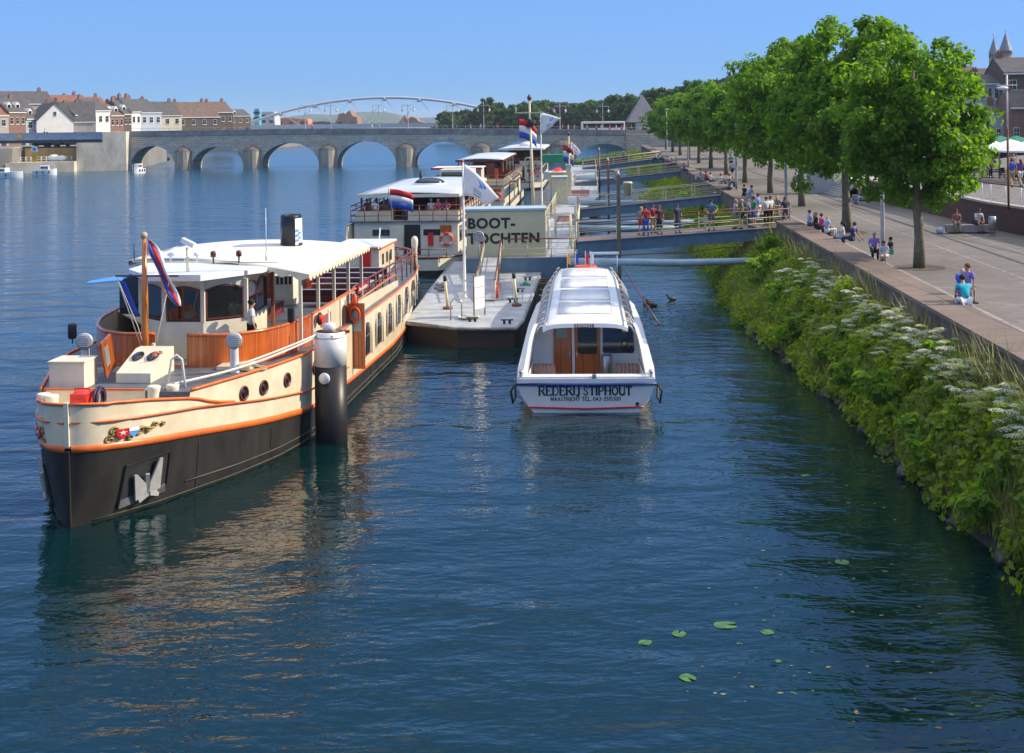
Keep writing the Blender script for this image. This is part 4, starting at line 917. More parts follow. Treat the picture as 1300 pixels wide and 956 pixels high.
# ================================================================ river ship in the foreground (x = starboard, y = aft, z = up)
SH = rad(5.5)
ship = thing('excursion_ship', 'classic cream, orange and black excursion ship with wooden wheelhouse bulwark and white awning', 'ship', (-11.1, 33.4, 0), -SH)
def ip(tab, x):
    if x <= tab[0][0]: return tab[0][1]
    for (a, b_), (c_, d_) in zip(tab, tab[1:]):
        if x <= c_: return b_ + (d_ - b_) * (x - a) / (c_ - a)
    return tab[-1][1]
HD = [(0, .04), (.12, .42), (.35, .72), (.9, 1.2), (2, 1.72), (3.1, 2.12), (5, 2.78), (6.8, 3.36), (8.7, 3.78), (11, 3.86), (24, 3.82), (30, 3.6), (33, 3.25), (35, 2.6), (36.3, 1.6), (36.9, .1)]
HWL = [(0, .03), (.3, .3), (.9, .72), (2.1, 1.42), (4.87, 2.68), (7, 3.35), (9, 3.72), (12, 3.84), (24, 3.8), (30, 3.3), (34, 2.0), (36, .8), (36.9, .05)]
ZT = [(0, 3.05), (1.5, 2.85), (2.95, 2.6), (3.0, 2.8), (17, 2.72), (30, 2.75), (36.9, 3.0)]
ZO = [(0, 1.86), (3, 1.55), (6, 1.2), (9, .93), (16, .70), (24, .6), (31, .6), (36.9, .85)]
ls_ = [0, .06, .12, .22, .35, .6, .9, 1.4, 2, 2.5, 2.95, 3.0, 3.6, 4.3, 5, 5.9, 6.8, 7.7, 8.7, 9.8, 11, 13, 15, 17, 20, 23, 26, 28, 30, 31.5, 33, 34, 35, 35.7, 36.3, 36.7, 36.9]
def hx(l, z):
    t = min(1, max(0, z / 2.2)); t = t * t * (3 - 2 * t) if l > 24 else t ** .8
    return ip(HWL, l) + (ip(HD, l) - ip(HWL, l)) * t
HT = .17
def levels(l):
    o = ip(ZO, l); t = ip(ZT, l); bh = HT * (1 if l < 9 else .75)
    return [-.4, 0, o * .33, o * .66, o, o + .012, o + bh, o + bh + .01, o + bh + (t - o - bh) * .33, o + bh + (t - o - bh) * .66, t]
rows = {1: [], -1: []}
for sgn in (1, -1):
    for l in ls_:
        zz = levels(l); r = []
        for k, z in enumerate(zz):
            x = hx(l, max(z, 0)) * (.93 if z < 0 else 1) + (.045 if k in (5, 6) else 0)
            rk_ = -.10 * max(0, z) / 3 if l < .5 else 0
            r.append((sgn * x, l + rk_, z))
        rows[sgn].append(r)
for nm, rng, m in (('lower_hull', (0, 4), BLACKH), ('rubbing_band', (4, 7), ORANGE), ('upper_hull', (7, 10), CREAM)):
    mb = MB()
    for sgn in (1, -1): mb.grid([r[rng[0]:rng[1] + 1] for r in rows[sgn]], 0, True, flip=sgn < 0)
    mb.build(nm, m, ship)
st = MB(); st.bar((0, -.075, 2.02), (0, -.12, 3.12), .11, .1); st.build('stem_bar', CREAM2, ship); st = MB(); st.bar((0, -.02, -.3), (0, -.075, 1.9), .1, .1); st.build('stem_foot', BLACKH, ship)
def hullpath(tab, r, m, name, off=.02, n=6, sides=(1, -1)):
    mb = MB()
    for sgn in sides:
        ls = [tab[0][0] + (tab[-1][0] - tab[0][0]) * i / 40 for i in range(41)]
        mb.path([(sgn * (hx(l, ip(tab, l)) + off), l - (.1 * ip(tab, l) / 3 if l < .5 else 0), ip(tab, l)) for l in ls], r, n)
    return mb.build(name, m, ship)
hullpath([(0, 2.6), (3.3, 2.3), (6, 1.93), (9, 1.6), (14.3, 1.35)], .03, ORANGE, 'trim_line', .05)
hullpath([(0, 3.07), (1.5, 2.87), (2.9, 2.62), (3.3, 2.52), (3.7, 2.38), (4.2, 2.25), (4.8, 2.13)], .04, ORANGE, 'bulwark_trim')
hullpath([(3.0, 2.82), (14.3, 2.78)], .045, ORANGE, 'deck_edge_trim')
hullpath([(17.2, 2.72), (30, 2.75), (36.9, 3.0)], .035, ORANGE, 'deck_edge_trim')
hullpath([(3.0, .36), (6, .30), (12, .26), (30, .26)], .025, mat('scuffed grey steel', (.06, .056, .05), .6, .35, 2.5, col2=(.02, .02, .02)), 'bilge_ridge', .0)
# decks
def outline(l0, l1, inset=.05, extra=()):
    ls = [l for l in ls_ if l0 < l < l1]; ls = [l0] + ls + [l1]
    return [(ip(HD, l) - inset, l) for l in ls] + [(-(ip(HD, l) - inset), l) for l in reversed(ls)]
mb = MB(); mb.prism(outline(3.02, 36.5, .03), 2.55, 2.76); mb.build('main_deck', DECK, ship)
mb = MB(); mb.prism(outline(.2, 3.2, .06), 1.9, 2.05); mb.build('well_deck', CREAM2, ship)
mb = MB(); mb.box(-1.95, .75, 2.98, 3.06, 2.0, 2.8); mb.box(.75, .83, 2.98, 3.7, 2.0, 2.8); mb.build('forward_bulkhead', CREAM, ship)
mb = MB(); mb.bar((-2.0, 3.0, 2.82), (.8, 3.0, 2.82), .07, .05); mb.build('bulkhead_trim', ORANGE, ship)
# inside face of bow bulwark
mb = MB()
for sgn in (1, -1): mb.grid([[(sgn * (ip(HD, l) - .09), l + .05, 2.0), (sgn * (ip(HD, l) - .09), l + .05, ip(ZT, min(l, 2.95)) - .02), (sgn * ip(HD, l), l, ip(ZT, min(l, 2.95)))] for l in ls_ if .1 < l < 3.0], flip=sgn > 0)
mb.build('bulwark_lining', CREAM2, ship)
# plate seams, scuffs and a scum line on the lower hull
hullpath([(0.4, .07), (12, .07), (34, .07)], .02, mat('green scum line', (.07, .075, .04), .9, .4, 6, col2=(.02, .025, .015)), 'scum_line', .012)
seam = MB()
for sgn in (1, -1):
    for l in (3.4, 6.6, 10.2, 14.0, 18.4, 22.8, 27.2):
        seam.path([(sgn * (hx(l, z) + .002), l, z) for z in [.05 + (ip(ZO, l) - .08) * k / 5 for k in range(6)]], .012, 5)
seam.build('plate_seams', BLACKH, ship)
# port holes
k = 0
for sgn in (1, -1):
    for l in (5.25, 6.2, 7.5, 9.7):
        z = 2.28 - (l - 5) * .02; x = hx(l, z); dx = (hx(l + .3, z) - hx(l - .3, z)) / .6; a = math.atan2(dx, 1)
        mb = MB(); mb.lathe([(.215, 0), (.215, .04), (.17, .05), (.165, .02)], n=20); fr_ = mb.build('porthole', MAROON, ship, (sgn * x, l, z))
        fr_.rotation_euler = (rad(90), 0, sgn * (PI / 2 - a) if sgn > 0 else -(PI / 2 - a)); fr_.rotation_euler = Vector((sgn, -dx, .05)).to_track_quat('Z', 'Y').to_euler()
        mb = MB(); mb.lathe([(.17, .03), (.02, .034)], n=20); mb.build('pane', GLASS, fr_)
# anchor pockets
def onhull(sgn, l, z, off=0.0):
    e = .15; x = hx(l, z); dl = (hx(l + e, z) - hx(l - e, z)) / (2 * e); dz = (hx(l, z + e) - hx(l, z - e)) / (2 * e)
    n = Vector((sgn, -dl, -dz * 1.0)).normalized(); return Vector((sgn * x, l, z)) + n * off, n
for sgn in (1, -1):
    L0, L1, Z0, Z1 = .95, 2.3, .22, 1.36
    cs = [onhull(sgn, l, z, .012)[0] for l, z in ((L0, Z0), (L1, Z0 + .1), (L1, Z1), (L0, Z1 - .06))]
    mid, nrm = onhull(sgn, (L0 + L1) / 2, .82)
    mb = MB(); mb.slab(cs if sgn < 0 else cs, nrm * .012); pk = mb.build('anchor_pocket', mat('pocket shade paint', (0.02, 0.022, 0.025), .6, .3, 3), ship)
    mb = MB()
    for a, b_ in zip(cs, cs[1:] + cs[:1]): mb.bar(Vector(a) + nrm * .02, Vector(b_) + nrm * .02, .05, .05)
    mb.build('frame', BLACKH, pk)
    lo = MB(); lo.slab([cs[0] + nrm * .03, cs[1] + nrm * .03, cs[1] + Vector((0, 0, .2)) + nrm * .03, cs[0] + Vector((0, 0, .2)) + nrm * .03], nrm * .02); lo.build('sill_plate', mat('worn steel', (.10, .11, .12), .5, .3, 3), pk)
    # anchor: shank, crown and two broad flukes
    t_ = (cs[1] - cs[0]).normalized(); u_ = nrm.cross(t_).normalized(); u_ = u_ if u_.z > 0 else -u_
    def A(a, b_, c_=.08): return mid + t_ * a + u_ * b_ + nrm * c_
    mb = MB(); mb.bar(A(0, -.38, .1), A(-.03, .15, .12), .1, .08)
    for s_ in (-1, 1):
        mb.slab([A(s_ * .04, -.36), A(s_ * .40, -.42 + .05 * s_), A(s_ * .46, .34 + .1 * s_), A(s_ * .36, .34 + .12 * s_), A(s_ * .07, -.1)], nrm * .05)
        mb.bar(A(s_ * .05, -.4, .12), A(s_ * .32, -.5, .12), .1, .1)
    mb.bar(A(-.3, -.42, .08), A(.3, -.40, .08), .1, .12)
    mb.build('anchor', mat('anchor aluminium paint', (.40, .40, .38), .5, .1, 5), pk)
# scroll carving with two shields at the bow
for sgn in (1, -1):
    cur = []
    def S(a, b_, c_=.03): 
        l = .95 + a * 1.6; p_, n_ = onhull(sgn, l, 2.17 - a * .03 + b_ * .85, c_); return p_
    mb = MB()
    def spiral(ca, cb, r0, turns, ph, dirn=1, r=.035):
        n = int(14 * turns); return [S(ca + r0 * (1 - .8 * i / n) * math.cos(ph + dirn * 2 * PI * turns * i / n) / 1.6, cb + r0 * (1 - .8 * i / n) * math.sin(ph + dirn * 2 * PI * turns * i / n)) for i in range(n + 1)]
    for ca, cb, r0, tu, ph, d in ((-.28, -.13, .13, 1.3, 1.2, 1), (-.22, .13, .13, 1.3, -1.2, -1), (-.02, -.15, .10, 1.2, 2, -1), (.16, .0, .14, 1.4, 2.6, 1), (.32, -.04, .08, 1.2, -.4, -1), (.62, .03, .06, 1.3, 2, 1), (.46, .05, .09, 1.0, 3.3, -1)):
        mb.path(spiral(ca, cb, r0, tu, ph, d), .03, 6)
    mb.path([S(.1 + i * .055, .02 + .05 * math.sin(i * .9) - .0 * i) for i in range(11)], [.045 - .003 * i for i in range(11)], 6)
    mb.path([S(-.28 + i * .04, .02 + .1 * math.sin(i * .8)) for i in range(8)], .035, 6)
    cv = mb.build('scroll_carving', GOLD, ship)
    for (a, m_) in ((-.13, RED), (.03, SKYB)):
        mb = MB(); w_ = .085; pts = [S(a - w_ , .15, .06), S(a + w_, .15, .06), S(a + w_, -.02, .06), S(a, -.15, .06), S(a - w_, -.02, .06)]; _, n_ = onhull(sgn, 1, 2.0)
        mb.slab(pts, n_ * .02); sh_ = mb.build('shield', m_, cv)
        mb = MB()
        if m_ is RED:
            for k in range(5):
                an = PI / 2 + 2 * PI * k / 5; c0 = Vector((0, 0)); q = lambda r_, an_: S(a + r_ * math.cos(an_) / 1.6, .04 + r_ * math.sin(an_), .085)
                mb.poly([q(0, 0), q(.035, an - .63), q(.09, an), q(.035, an + .63)])
            mb.build('star', WHITE, sh_)
        else:
            mb.slab([S(a - w_, .15, .083), S(a + w_, .15, .083), S(a + w_, .03, .083), S(a - w_, .05, .083)], n_ * .006); mb.build('white_field', WHITE, sh_)
# bow fittings
def bollard(x, y, z, h=.42, r=.17):
    mb = MB(); mb.lathe([(r * 1.25, 0), (r * 1.25, .05), (r, .06), (r, h * .45), (r * 1.15, h * .5), (r * 1.15, h * .6), (r, h * .65), (r, h * .9), (r * 1.08, h), (r * .9, h + .02)], (0, 0, 0), 16); return mb.build('bollard', CREAM2, ship, (x, y, z))
for x, y in ((1.05, 3.05), (1.5, 3.25), (-.95, 1.15), (-1.25, 1.35)): bollard(x, y, 2.05, .85 if y > 3 else .98)
bollard(.25, 1.0, 2.05, .75, .06)
mb = MB(); mb.box(-.22, .22, -.3, .3, 0, .62); mb.box(-.16, .16, -.34, -.3, .16, .5); mb.path([(-.2, 0, .62), (-.2, 0, .72), (.2, 0, .72), (.2, 0, .62)], .02, 6)
mb.build('hydrant_box', RED, ship, (-.45, 1.9, 2.35), bev=.02)
mb = MB()
for r_ in (.22, .27, .32): mb.path([(0, r_ * math.cos(t), r_ * math.sin(t)) for t in [2 * PI * i / 20 for i in range(20)]], .03, 6, closed=True)
for r_ in (.24, .3): mb.path([(.07, r_ * math.cos(t), r_ * math.sin(t)) for t in [2 * PI * i / 20 for i in range(20)]], .03, 6, closed=True)
mb.build('hose_coil', mat('purple hose', (.03, .02, .06), .5, .1, 5), ship, (-.1, 2.1, 2.75))
mb = MB(); mb.path([(1.3, 3.35, 2.76), (1.42, 3.4, 3.55), (1.55, 3.45, 3.68), (1.68, 3.5, 3.55), (1.75, 3.55, 2.76)], .035, 8); mb.build('grab_hoop', WHITE2, ship)
mb = MB(); mb.box(-.5, .5, -.45, .45, 0, .72); mb.box(-.53, .53, -.48, .48, .72, .76); mb.build('deck_locker', CREAM2, ship, (-1.5, 3.75, 2.76), bev=.01)
def ventpost(x, y, lab=None):
    mb = MB(); mb.lathe([(.15, 0), (.13, .06), (.12, .7), (.12, .72)], n=14); v_ = mb.build('ventilator', WHITE2, ship, (x, y, 2.76))
    mb = MB(); mb.lathe([(.08, -.11), (.2, -.1), (.24, 0), (.24, .1), (.2, .13), (.001, .14)], n=20); hd_ = mb.build('vent_hood', GALV, v_, (0, 0, .93)); hd_.rotation_euler = (rad(82), 0, rad(12))
    mb = MB()
    for k in range(6): q = -.15 + k * .06; mb.bar((-math.sqrt(.04 - q * q), q, .145), (math.sqrt(.04 - q * q), q, .145), .012, .015)
    mb.build('vent_grille', WHITE2, v_, (0, 0, .93)).rotation_euler = (rad(82), 0, rad(12))
ventpost(-1.95, 5.6); ventpost(2.45, 5.75)
# skylight hatch with open mahogany flap
mb = MB(); mb.slab([(0, 0, 0), (0, 1.9, 0), (0, 1.9, .72), (0, 1.5, .72), (0, 0, .28)], (1.0, 0, 0)); hs_ = mb.build('skylight', CREAM2, ship, (-.45, 4.15, 2.76), bev=.01)
for x in (.28, .72): mb = MB(); mb.lathe([(.16, 0), (.16, .02), (.001, .025)], n=18, sx=1, sy=1.7); q = mb.build('skylight_pane', GLASS, hs_, (x, .95, .585)); q.rotation_euler[0] = math.atan2(.44, 1.5)
mb = MB(); mb.box(0, .06, 0, 1.75, 0, 1.0); fl_ = mb.build('skylight_flap', DOORW, ship, (-.72, 4.05, 2.9), bev=.01); fl_.rotation_euler = (0, rad(-8), rad(14))
mb = MB(); mb.box(.061, .075, .18, .85, .28, .82); mb.build('flap_pane', mat('pale glass', (.25, .32, .32), .1, .1, 2), fl_)
mb = MB(); mb.box(-.001, -.015, .18, .85, .28, .82); mb.build('flap_pane', MATS['pale glass'], fl_)
mb = MB(); mb.box(-.5, .5, -.45, .45, 0, .12); mb.build('deck_hatch', CREAM, ship, (2.3, 6.55, 2.76), bev=.01)
mb = MB()
for k in range(5): mb.path([((.2 + .05 * k) * math.cos(t), (.2 + .05 * k) * math.sin(t), .02) for t in [2 * PI * i / 18 for i in range(18)]], .022, 5, closed=True)
mb.build('rope_coil', mat('tan rope', (.45, .36, .22), .9, .1, 10), ship, (2.85, 6.3, 2.77))
mb = MB(); mb.path([(1.7 + .1 * math.sin(i), 5.2 + i * .07, 2.79) for i in range(14)], .03, 5); mb.build('pink_cloth', mat('copper red cloth', (.5, .16, .1), .8, .2, 6), ship, (-1.35, -.4, .62))
# varnished curved bulwark
def bulw(pts, name='wooden_bulwark', h=.93, z=2.76, lining=True):
    ar = []; fine = []
    for (a, b_), (c_, d_) in zip(pts, pts[1:]):
        for i in range(4): fine.append((a + (c_ - a) * i / 4, b_ + (d_ - b_) * i / 4))
    fine.append(pts[-1]); sm_ = [fine[0]] + [((fine[i - 1][0] + fine[i][0] * 2 + fine[i + 1][0]) / 4, (fine[i - 1][1] + fine[i][1] * 2 + fine[i + 1][1]) / 4) for i in range(1, len(fine) - 1)] + [fine[-1]]
    ou, inn = [], []
    for i, (x, y) in enumerate(sm_):
        a, b_ = sm_[max(0, i - 1)], sm_[min(len(sm_) - 1, i + 1)]; d = Vector((b_[0] - a[0], b_[1] - a[1])).normalized(); n_ = Vector((-d.y, d.x)); s_ = 1 if n_.dot(Vector((x, y - 11))) < 0 else -1
        ou.append((x, y)); inn.append((x + n_.x * s_ * .06, y + n_.y * s_ * .06))
    mb = MB(); mb.grid([[(x, y, z), (x, y, z + h)] for x, y in ou], 0, True); mb.grid([[(x, y, z + h - .001), (x2, y2, z + h - .001)] for (x, y), (x2, y2) in zip(ou, inn)])
    for e in (0, -1): mb.poly([(*ou[e], z), (*ou[e], z + h), (*inn[e], z + h), (*inn[e], z)])
    b_ = mb.build(name, MAHOG, ship)
    mb = MB(); mb.grid([[(x, y, z), (x, y, z + h)] for x, y in inn], 0, True); mb.build('bulwark_lining', CREAM, b_)
    mb = MB(); mb.path([((a[0] + c_[0]) / 2, (a[1] + c_[1]) / 2, z + h + .015) for a, c_ in zip(ou, inn)], .055, 8); mb.build('cap_rail', MAHOG if name == 'wooden_bulwark' else ORANGE, b_)
    return b_
bulw([(.75, 6.6), (1.6, 6.55), (2.3, 6.85), (2.9, 7.6), (3.3, 8.8), (3.5, 10.6)])
bulw([(-.3, 6.8), (-1.2, 6.75), (-2.1, 7.3), (-2.8, 8.4), (-3.3, 9.9), (-3.6, 11.8), (-3.65, 13.5)])
mb = MB(); mb.bar((-3.0, 6.9, 2.79), (2.4, 6.62, 2.79), .05, .05); mb.build('orange_sill', ORANGE, ship)
# cream side coaming aft of the bulwark with arched openings
mb = MB(); mb.box(3.5, 3.57, 10.62, 14.4, 2.76, 3.72); mb.build('side_coaming', CREAM, ship)
mb = MB(); mb.box(3.575, 3.6, 11.6, 13.0, 3.15, 3.5); mb.build('coaming_window', DOORW, ship, bev=.01)
mb = MB(); mb.bar((3.54, 10.6, 3.75), (3.54, 17.2, 3.75), .1, .05); mb.build('coaming_trim', ORANGE, ship)
mb = MB(); mb.box(-3.66, -3.6, 13.5, 30, 2.76, 3.5); mb.build('side_coaming', CREAM, ship)
mb = MB(); mb.slab([(-3.55, 12.0, 3.62), (-3.55, 18, 3.62), (-2.6, 18, 3.1), (-2.6, 12.0, 3.1)], (0, 0, .05)); mb.build('port_bench', CREAM, ship)
mb = MB(); mb.slab([(3.45, 10.8, 3.6), (3.45, 17, 3.6), (2.5, 17, 3.1), (2.5, 10.8, 3.1)], (0, 0, .05)); mb.build('starboard_bench', CREAM, ship)
mb = MB(); mb.box(-2.6, -2.5, 11.5, 18, 2.76, 3.12); mb.box(-.6, .6, 12.5, 18, 2.76, 3.2); mb.build('bench_front', mat('dark red panel', (.16, .02, .015), .5, .15, 3), ship)
# arched windows on the side
def archpoly(cy, w_, z0, z1, n=10):
    r = w_ / 2; pts = [(cy - r, z0), (cy + r, z0)]
    for i in range(n + 1): a = PI * i / n; pts.append((cy + r * math.cos(a), z1 - r * .75 + r * .75 * math.sin(a)))
    return pts
for i, l in enumerate([13.3, 17.75, 20.05, 22.35, 24.7, 27.05, 29.3, 31.3]):
    for sgn in (1, -1):
        if l == 13.3 and sgn < 0: continue
        w_ = 1.18 if i else .8; zb = 1.2 + .018 * (l - 17) if i else 1.45
        def Q(pts, off): return [(sgn * (hx(y, z) + off), y, z) for y, z in pts]
        outer, inner = archpoly(l, w_ + .1, zb - .05, zb + 1.19), archpoly(l, w_, zb, zb + 1.12)
        mb = MB(); a, b_ = Q(outer, .03), Q(inner, .034); n = len(a)
        mb.add(a + b_, [(k, (k + 1) % n, n + (k + 1) % n, n + k) for k in range(n)]); wf_ = mb.build('window_frame', MAROON, ship)
        mb = MB(); mb.slab(Q(inner, .012), (sgn * .008, 0, 0)); mb.build('window_pane', GLASS, wf_)
        if i:
            mb = MB(); mb.bar((sgn * (hx(l, zb + .75) + .03), l - w_ / 2, zb + .7), (sgn * (hx(l, zb + .75) + .03), l + w_ / 2, zb + .7), .03, .03); mb.bar((sgn * (hx(l, zb) + .03), l, zb), (sgn * (hx(l, zb + .7) + .03), l, zb + 1.1), .03, .03); mb.build('glazing_bar', STEEL, wf_)
            for e in (-1, 1): mb = MB(); mb.path([(sgn * (hx(l, zb) + .06), l + e * (w_ / 2 + .07), zb - .1), (sgn * (hx(l, zb) + .08), l + e * (w_ / 2 + .07), zb + 1.3)], .022, 6); mb.build('frame_strip', CREAM2, wf_)
# projecting wooden door with life ring and lamp
mb = MB(); mb.box(0, .66, 0, .07, 0, 2.35); dr = mb.build('entrance_door', DOORW, ship, (3.62, 15.3, 1.1), rad(-4), bev=.012)
mb = MB(); mb.slab([(x, -.012, z) for x, z in [(.1, 1.35), (.56, 1.35)] + [(.33 + .23 * math.cos(PI * k / 8), 1.85 + .23 * math.sin(PI * k / 8)) for k in range(9)]], (0, -.012, 0)); mb.build('door_pane', MATS['pale glass'], dr)
mb = MB(); mb.box(.1, .56, -.02, 0, .12, 1.2); mb.build('door_panel', DOORW, dr, bev=.01)
mb = MB(); mb.path([(.33 + .17 * math.cos(t), -.07, 1.95 + .25 * math.sin(t)) for t in [2 * PI * i / 20 for i in range(20)]], .05, 8, closed=True); mb.build('life_ring', ORED, dr)
mb = MB(); mb.lathe([(.08, 0), (.1, .1), (.09, .35), (.02, .42)], (.33, -.1, 2.3), 10); mb.build('life_light', ORED, dr)
mb = MB(); mb.box(3.55, 3.62, 14.4, 15.3, 1.0, 3.7); mb.build('door_jamb', CREAM2, ship)
mb = MB(); mb.slab([(3.64, y, z) for y, z in archpoly(14.85, .6, 1.1, 3.45)], (.015, 0, 0)); mb.build('doorway', mat('dark interior wood', (.06, .02, .012), .5, .2, 3), ship)
mb = MB(); mb.lathe([(.14, 0), (.14, .2)], n=14); rh = mb.build('fire_hose_reel', RED, ship, (3.62, 10.9, 3.55)); rh.rotation_euler = (0, rad(90), 0)
mb = MB(); mb.path([(.17 * math.cos(t), .17 * math.sin(t), .1) for t in [2 * PI * i / 16 for i in range(16)]], .05, 6, closed=True); mb.build('hose', BLACK, rh)
# inset bulwark of the aft deck
mb = MB(); mb.prism([(3.55, 17.3), (3.62, 17.3), (3.58, 25.8), (3.5, 25.8)], 2.72, lambda x, y: 3.25 if y < 25.3 else 3.0); iw = mb.build('inner_bulwark', CREAM, ship)
mb = MB(); mb.path([(3.585, 17.3, 3.27), (3.55, 25.0, 3.32), (3.54, 25.4, 3.28), (3.53, 25.7, 3.1), (3.53, 25.85, 2.8)], .035, 6); mb.build('bulwark_trim', ORANGE, iw)
rl_ = MB(); rp = [(3.45, 17.0 + i * 1.5) for i in range(11)]
rl_.path([(x - (max(0, y - 28) * .05), y, 3.78) for x, y in rp], .04, 8); rl_.path([(x - (max(0, y - 28) * .05), y, 3.45) for x, y in rp], .025, 6)
r0 = rl_.build('starboard_rail', MAROON, ship)
mb = MB()
for x, y in rp: mb.tube((x - (max(0, y - 28) * .05), y, 2.74), (x - (max(0, y - 28) * .05), y, 3.78), .028, 6)
mb.build('rail_posts', MAROON, r0)
rl_ = MB(); rl_.path([(-3.4, y, 3.8) for y in range(18, 33)], .035, 6); rl_.path([(-3.4, y, 3.4) for y in range(18, 33)], .022, 6)
for y in range(18, 33, 2): rl_.tube((-3.4, y, 2.74), (-3.4, y, 3.8), .025, 6)
rl_.build('port_rail', MAROON, ship)
mb = MB(); mb.box(3.5, 3.53, 17.7, 19.7, 3.45, 3.75); nb = mb.build('name_board', mat('crimson board', (.30, .01, .015), .4, .1, 4), ship)
mb = MB()
for k in range(9): mb.box(3.531, 3.537, 17.95 + k * .17, 18.06 + k * .17, 3.53, 3.53 + (.1 if k % 3 else .14))
mb.build('name_strokes', WHITE2, nb)
# benches
for k, y in enumerate([19.2, 21.1, 23.0, 24.9, 26.8]):
    for x0, x1 in ((-.1 if k > 1 else .9, 2.9), (-3.2, -1.7)):
        b_ = MB(); b_.box(x0, x1, y, y + .07, 2.95, 3.42); bk_ = b_.build('bench', MAHOGH, ship)
        b_ = MB(); b_.box(x0, x1, y + .07, y + .95, 3.2, 3.25); b_.build('bench_seat', mat('pale blue seat paint', (.38, .42, .50), .4, .1, 3), bk_)
        b_ = MB(); b_.box(x0, x1, y - .05, y + .12, 3.42, 3.45); b_.build('bench_top', MATS['pale blue seat paint'], bk_)
mb = MB(); mb.box(-1.5, .55, 21.8, 24.6, 2.76, 3.85); mb.build('stair_house', MAHOGH, ship, bev=.03)
mb = MB(); mb.box(-.35, .55, 19.6, 20.8, 2.76, 3.95); vb = mb.build('vent_box', CREAM2, ship, bev=.02)
mb = MB()
for k in range(5): mb.box(-.3 + k * .17, -.2 + k * .17, 19.58, 19.6, 3.6, 3.9)
mb.build('vent_slots', BLACK, vb)
mb = MB(); mb.box(-.2, 2.0, 29.6, 33.5, 2.76, 4.05); dh = mb.build('aft_deckhouse', CREAM, ship, bev=.02)
mb = MB(); mb.box(-.3, 2.1, 29.5, 33.6, 4.06, 4.12); mb.build('deckhouse_roof', WHITE, dh); mb = MB(); mb.box(-.33, 2.13, 29.47, 33.63, 4.0, 4.058); mb.build('roof_trim', ORANGE, dh)
mb = MB(); mb.box(1.15, 1.6, 29.5, 29.59, 3.1, 3.95); mb.build('red_locker', RED, dh)
for y in (30.3, 31.3, 32.3): mb = MB(); mb.box(2.0, 2.03, y, y + .35, 3.2, 3.7); mb.build('deckhouse_window', GLASS, dh)
# stern
mb = MB(); mb.path([(ip(HD, l) - .05, l, 3.45 - .0 * l) for l in (31.5, 33, 34.2, 35.3, 36.2, 36.7)] + [(-(ip(HD, l) - .05), l, 3.45) for l in (36.7, 36.2, 35.3, 34.2, 33, 31.5)], .06, 8); mb.build('taffrail', MAHOG, ship)
mb = MB()
for l in (31.5, 33, 34.2, 35.3, 36.2):
    for s_ in (1, -1): mb.tube((s_ * (ip(HD, l) - .05), l, 2.75), (s_ * (ip(HD, l) - .05), l, 3.45), .03, 6)
mb.build('taffrail_posts', MAROON, ship)
mb = MB(); mb.lathe([(.13, 0), (.12, 1.0), (.15, 1.1), (.17, 1.4), (.12, 1.55), (.02, 1.6)], n=14); mb.build('stern_post', CREAM2, ship, (3.2, 32.4, 2.75))
mb = MB(); mb.bar((2.6, 30.5, 4.0), (3.4, 26, 3.4), .05, .02); mb.build('gang_plank', WHITE, ship, (-1.2, 2.5, .7))
# wheelhouse
WP = [(-.4, 7.9), (.82, 7.9), (1.88, 8.85), (1.88, 11.3), (-1.5, 11.3), (-1.5, 8.85)]
mb = MB(); mb.prism(WP, 2.76, 3.9); wh = mb.build('wheelhouse', CREAM2, ship)
mb = MB(); mb.prism(WP, 5.12, 5.22); 
faces = [(WP[i], WP[(i + 1) % 6]) for i in (0, 1, 2, 5, 4)]
ctr = Vector((.2, 9.8))
for a, b_ in faces:
    A_, B_ = Vector(a), Vector(b_); d = (B_ - A_); Ln = d.length; d.normalize()
    nw = 1 if Ln < 2 else 2
    mb.box(A_.x - .06, A_.x + .06, A_.y - .06, A_.y + .06, 3.9, 5.12)
    n_ = Vector((d.y, -d.x)); n_ = n_ if n_.dot((A_ + B_) / 2 - ctr) > 0 else -n_
    for k in range(nw):
        s0, s1 = A_ + d * (Ln * k / nw + .09), A_ + d * (Ln * (k + 1) / nw - .09); w_ = (s1 - s0).length
        def U(u, z, off): q = s0 + d * u + n_ * off; return (q.x, q.y, z)
        arc = [(w_ * (1 - i / 8), 4.88 + .12 * math.sin(PI * i / 8)) for i in range(9)]
        op = [(0, 3.95), (w_, 3.95)] + arc; g_ = MB(); g_.poly([U(u, z, .0) for u, z in op]); 
        f2 = MB(); inn = [(w_ / 2 + (u - w_ / 2) * (1 - .1 / w_), 4.42 + (z - 4.42) * .9) for u, z in op]; m_ = len(op)
        f2.add([U(u, z, .015) for u, z in op] + [U(u, z, .015) for u, z in inn], [(k2, (k2 + 1) % m_, m_ + (k2 + 1) % m_, m_ + k2) for k2 in range(m_)]); fo = f2.build('window_frame', MAROON, wh)
        gp = g_.build('window_pane', mat('wheelhouse glass', (.015, .018, .02), .05, .2, 1, spec=.8), wh)
        mb.slab([U(0 - .09, 4.86, -.02), U(w_ + .09, 4.86, -.02), U(w_ + .09, 5.12, -.02), U(0 - .09, 5.12, -.02)], (-n_.x * .05, -n_.y * .05, 0))
mb.build('window_posts', CREAM2, wh)
mb = MB(); RPy = [(-.7, 7.15), (1.0, 7.15), (2.3, 9.3), (2.4, 11.5), (-2.2, 11.5), (-2.1, 9.4)]; mb.prism(RPy, 5.24, lambda x, y: 5.34 + .10 * (1 - ((x - .1) / 2.4) ** 2)); mb.build('wheelhouse_roof', WHITE, wh, bev=.02)
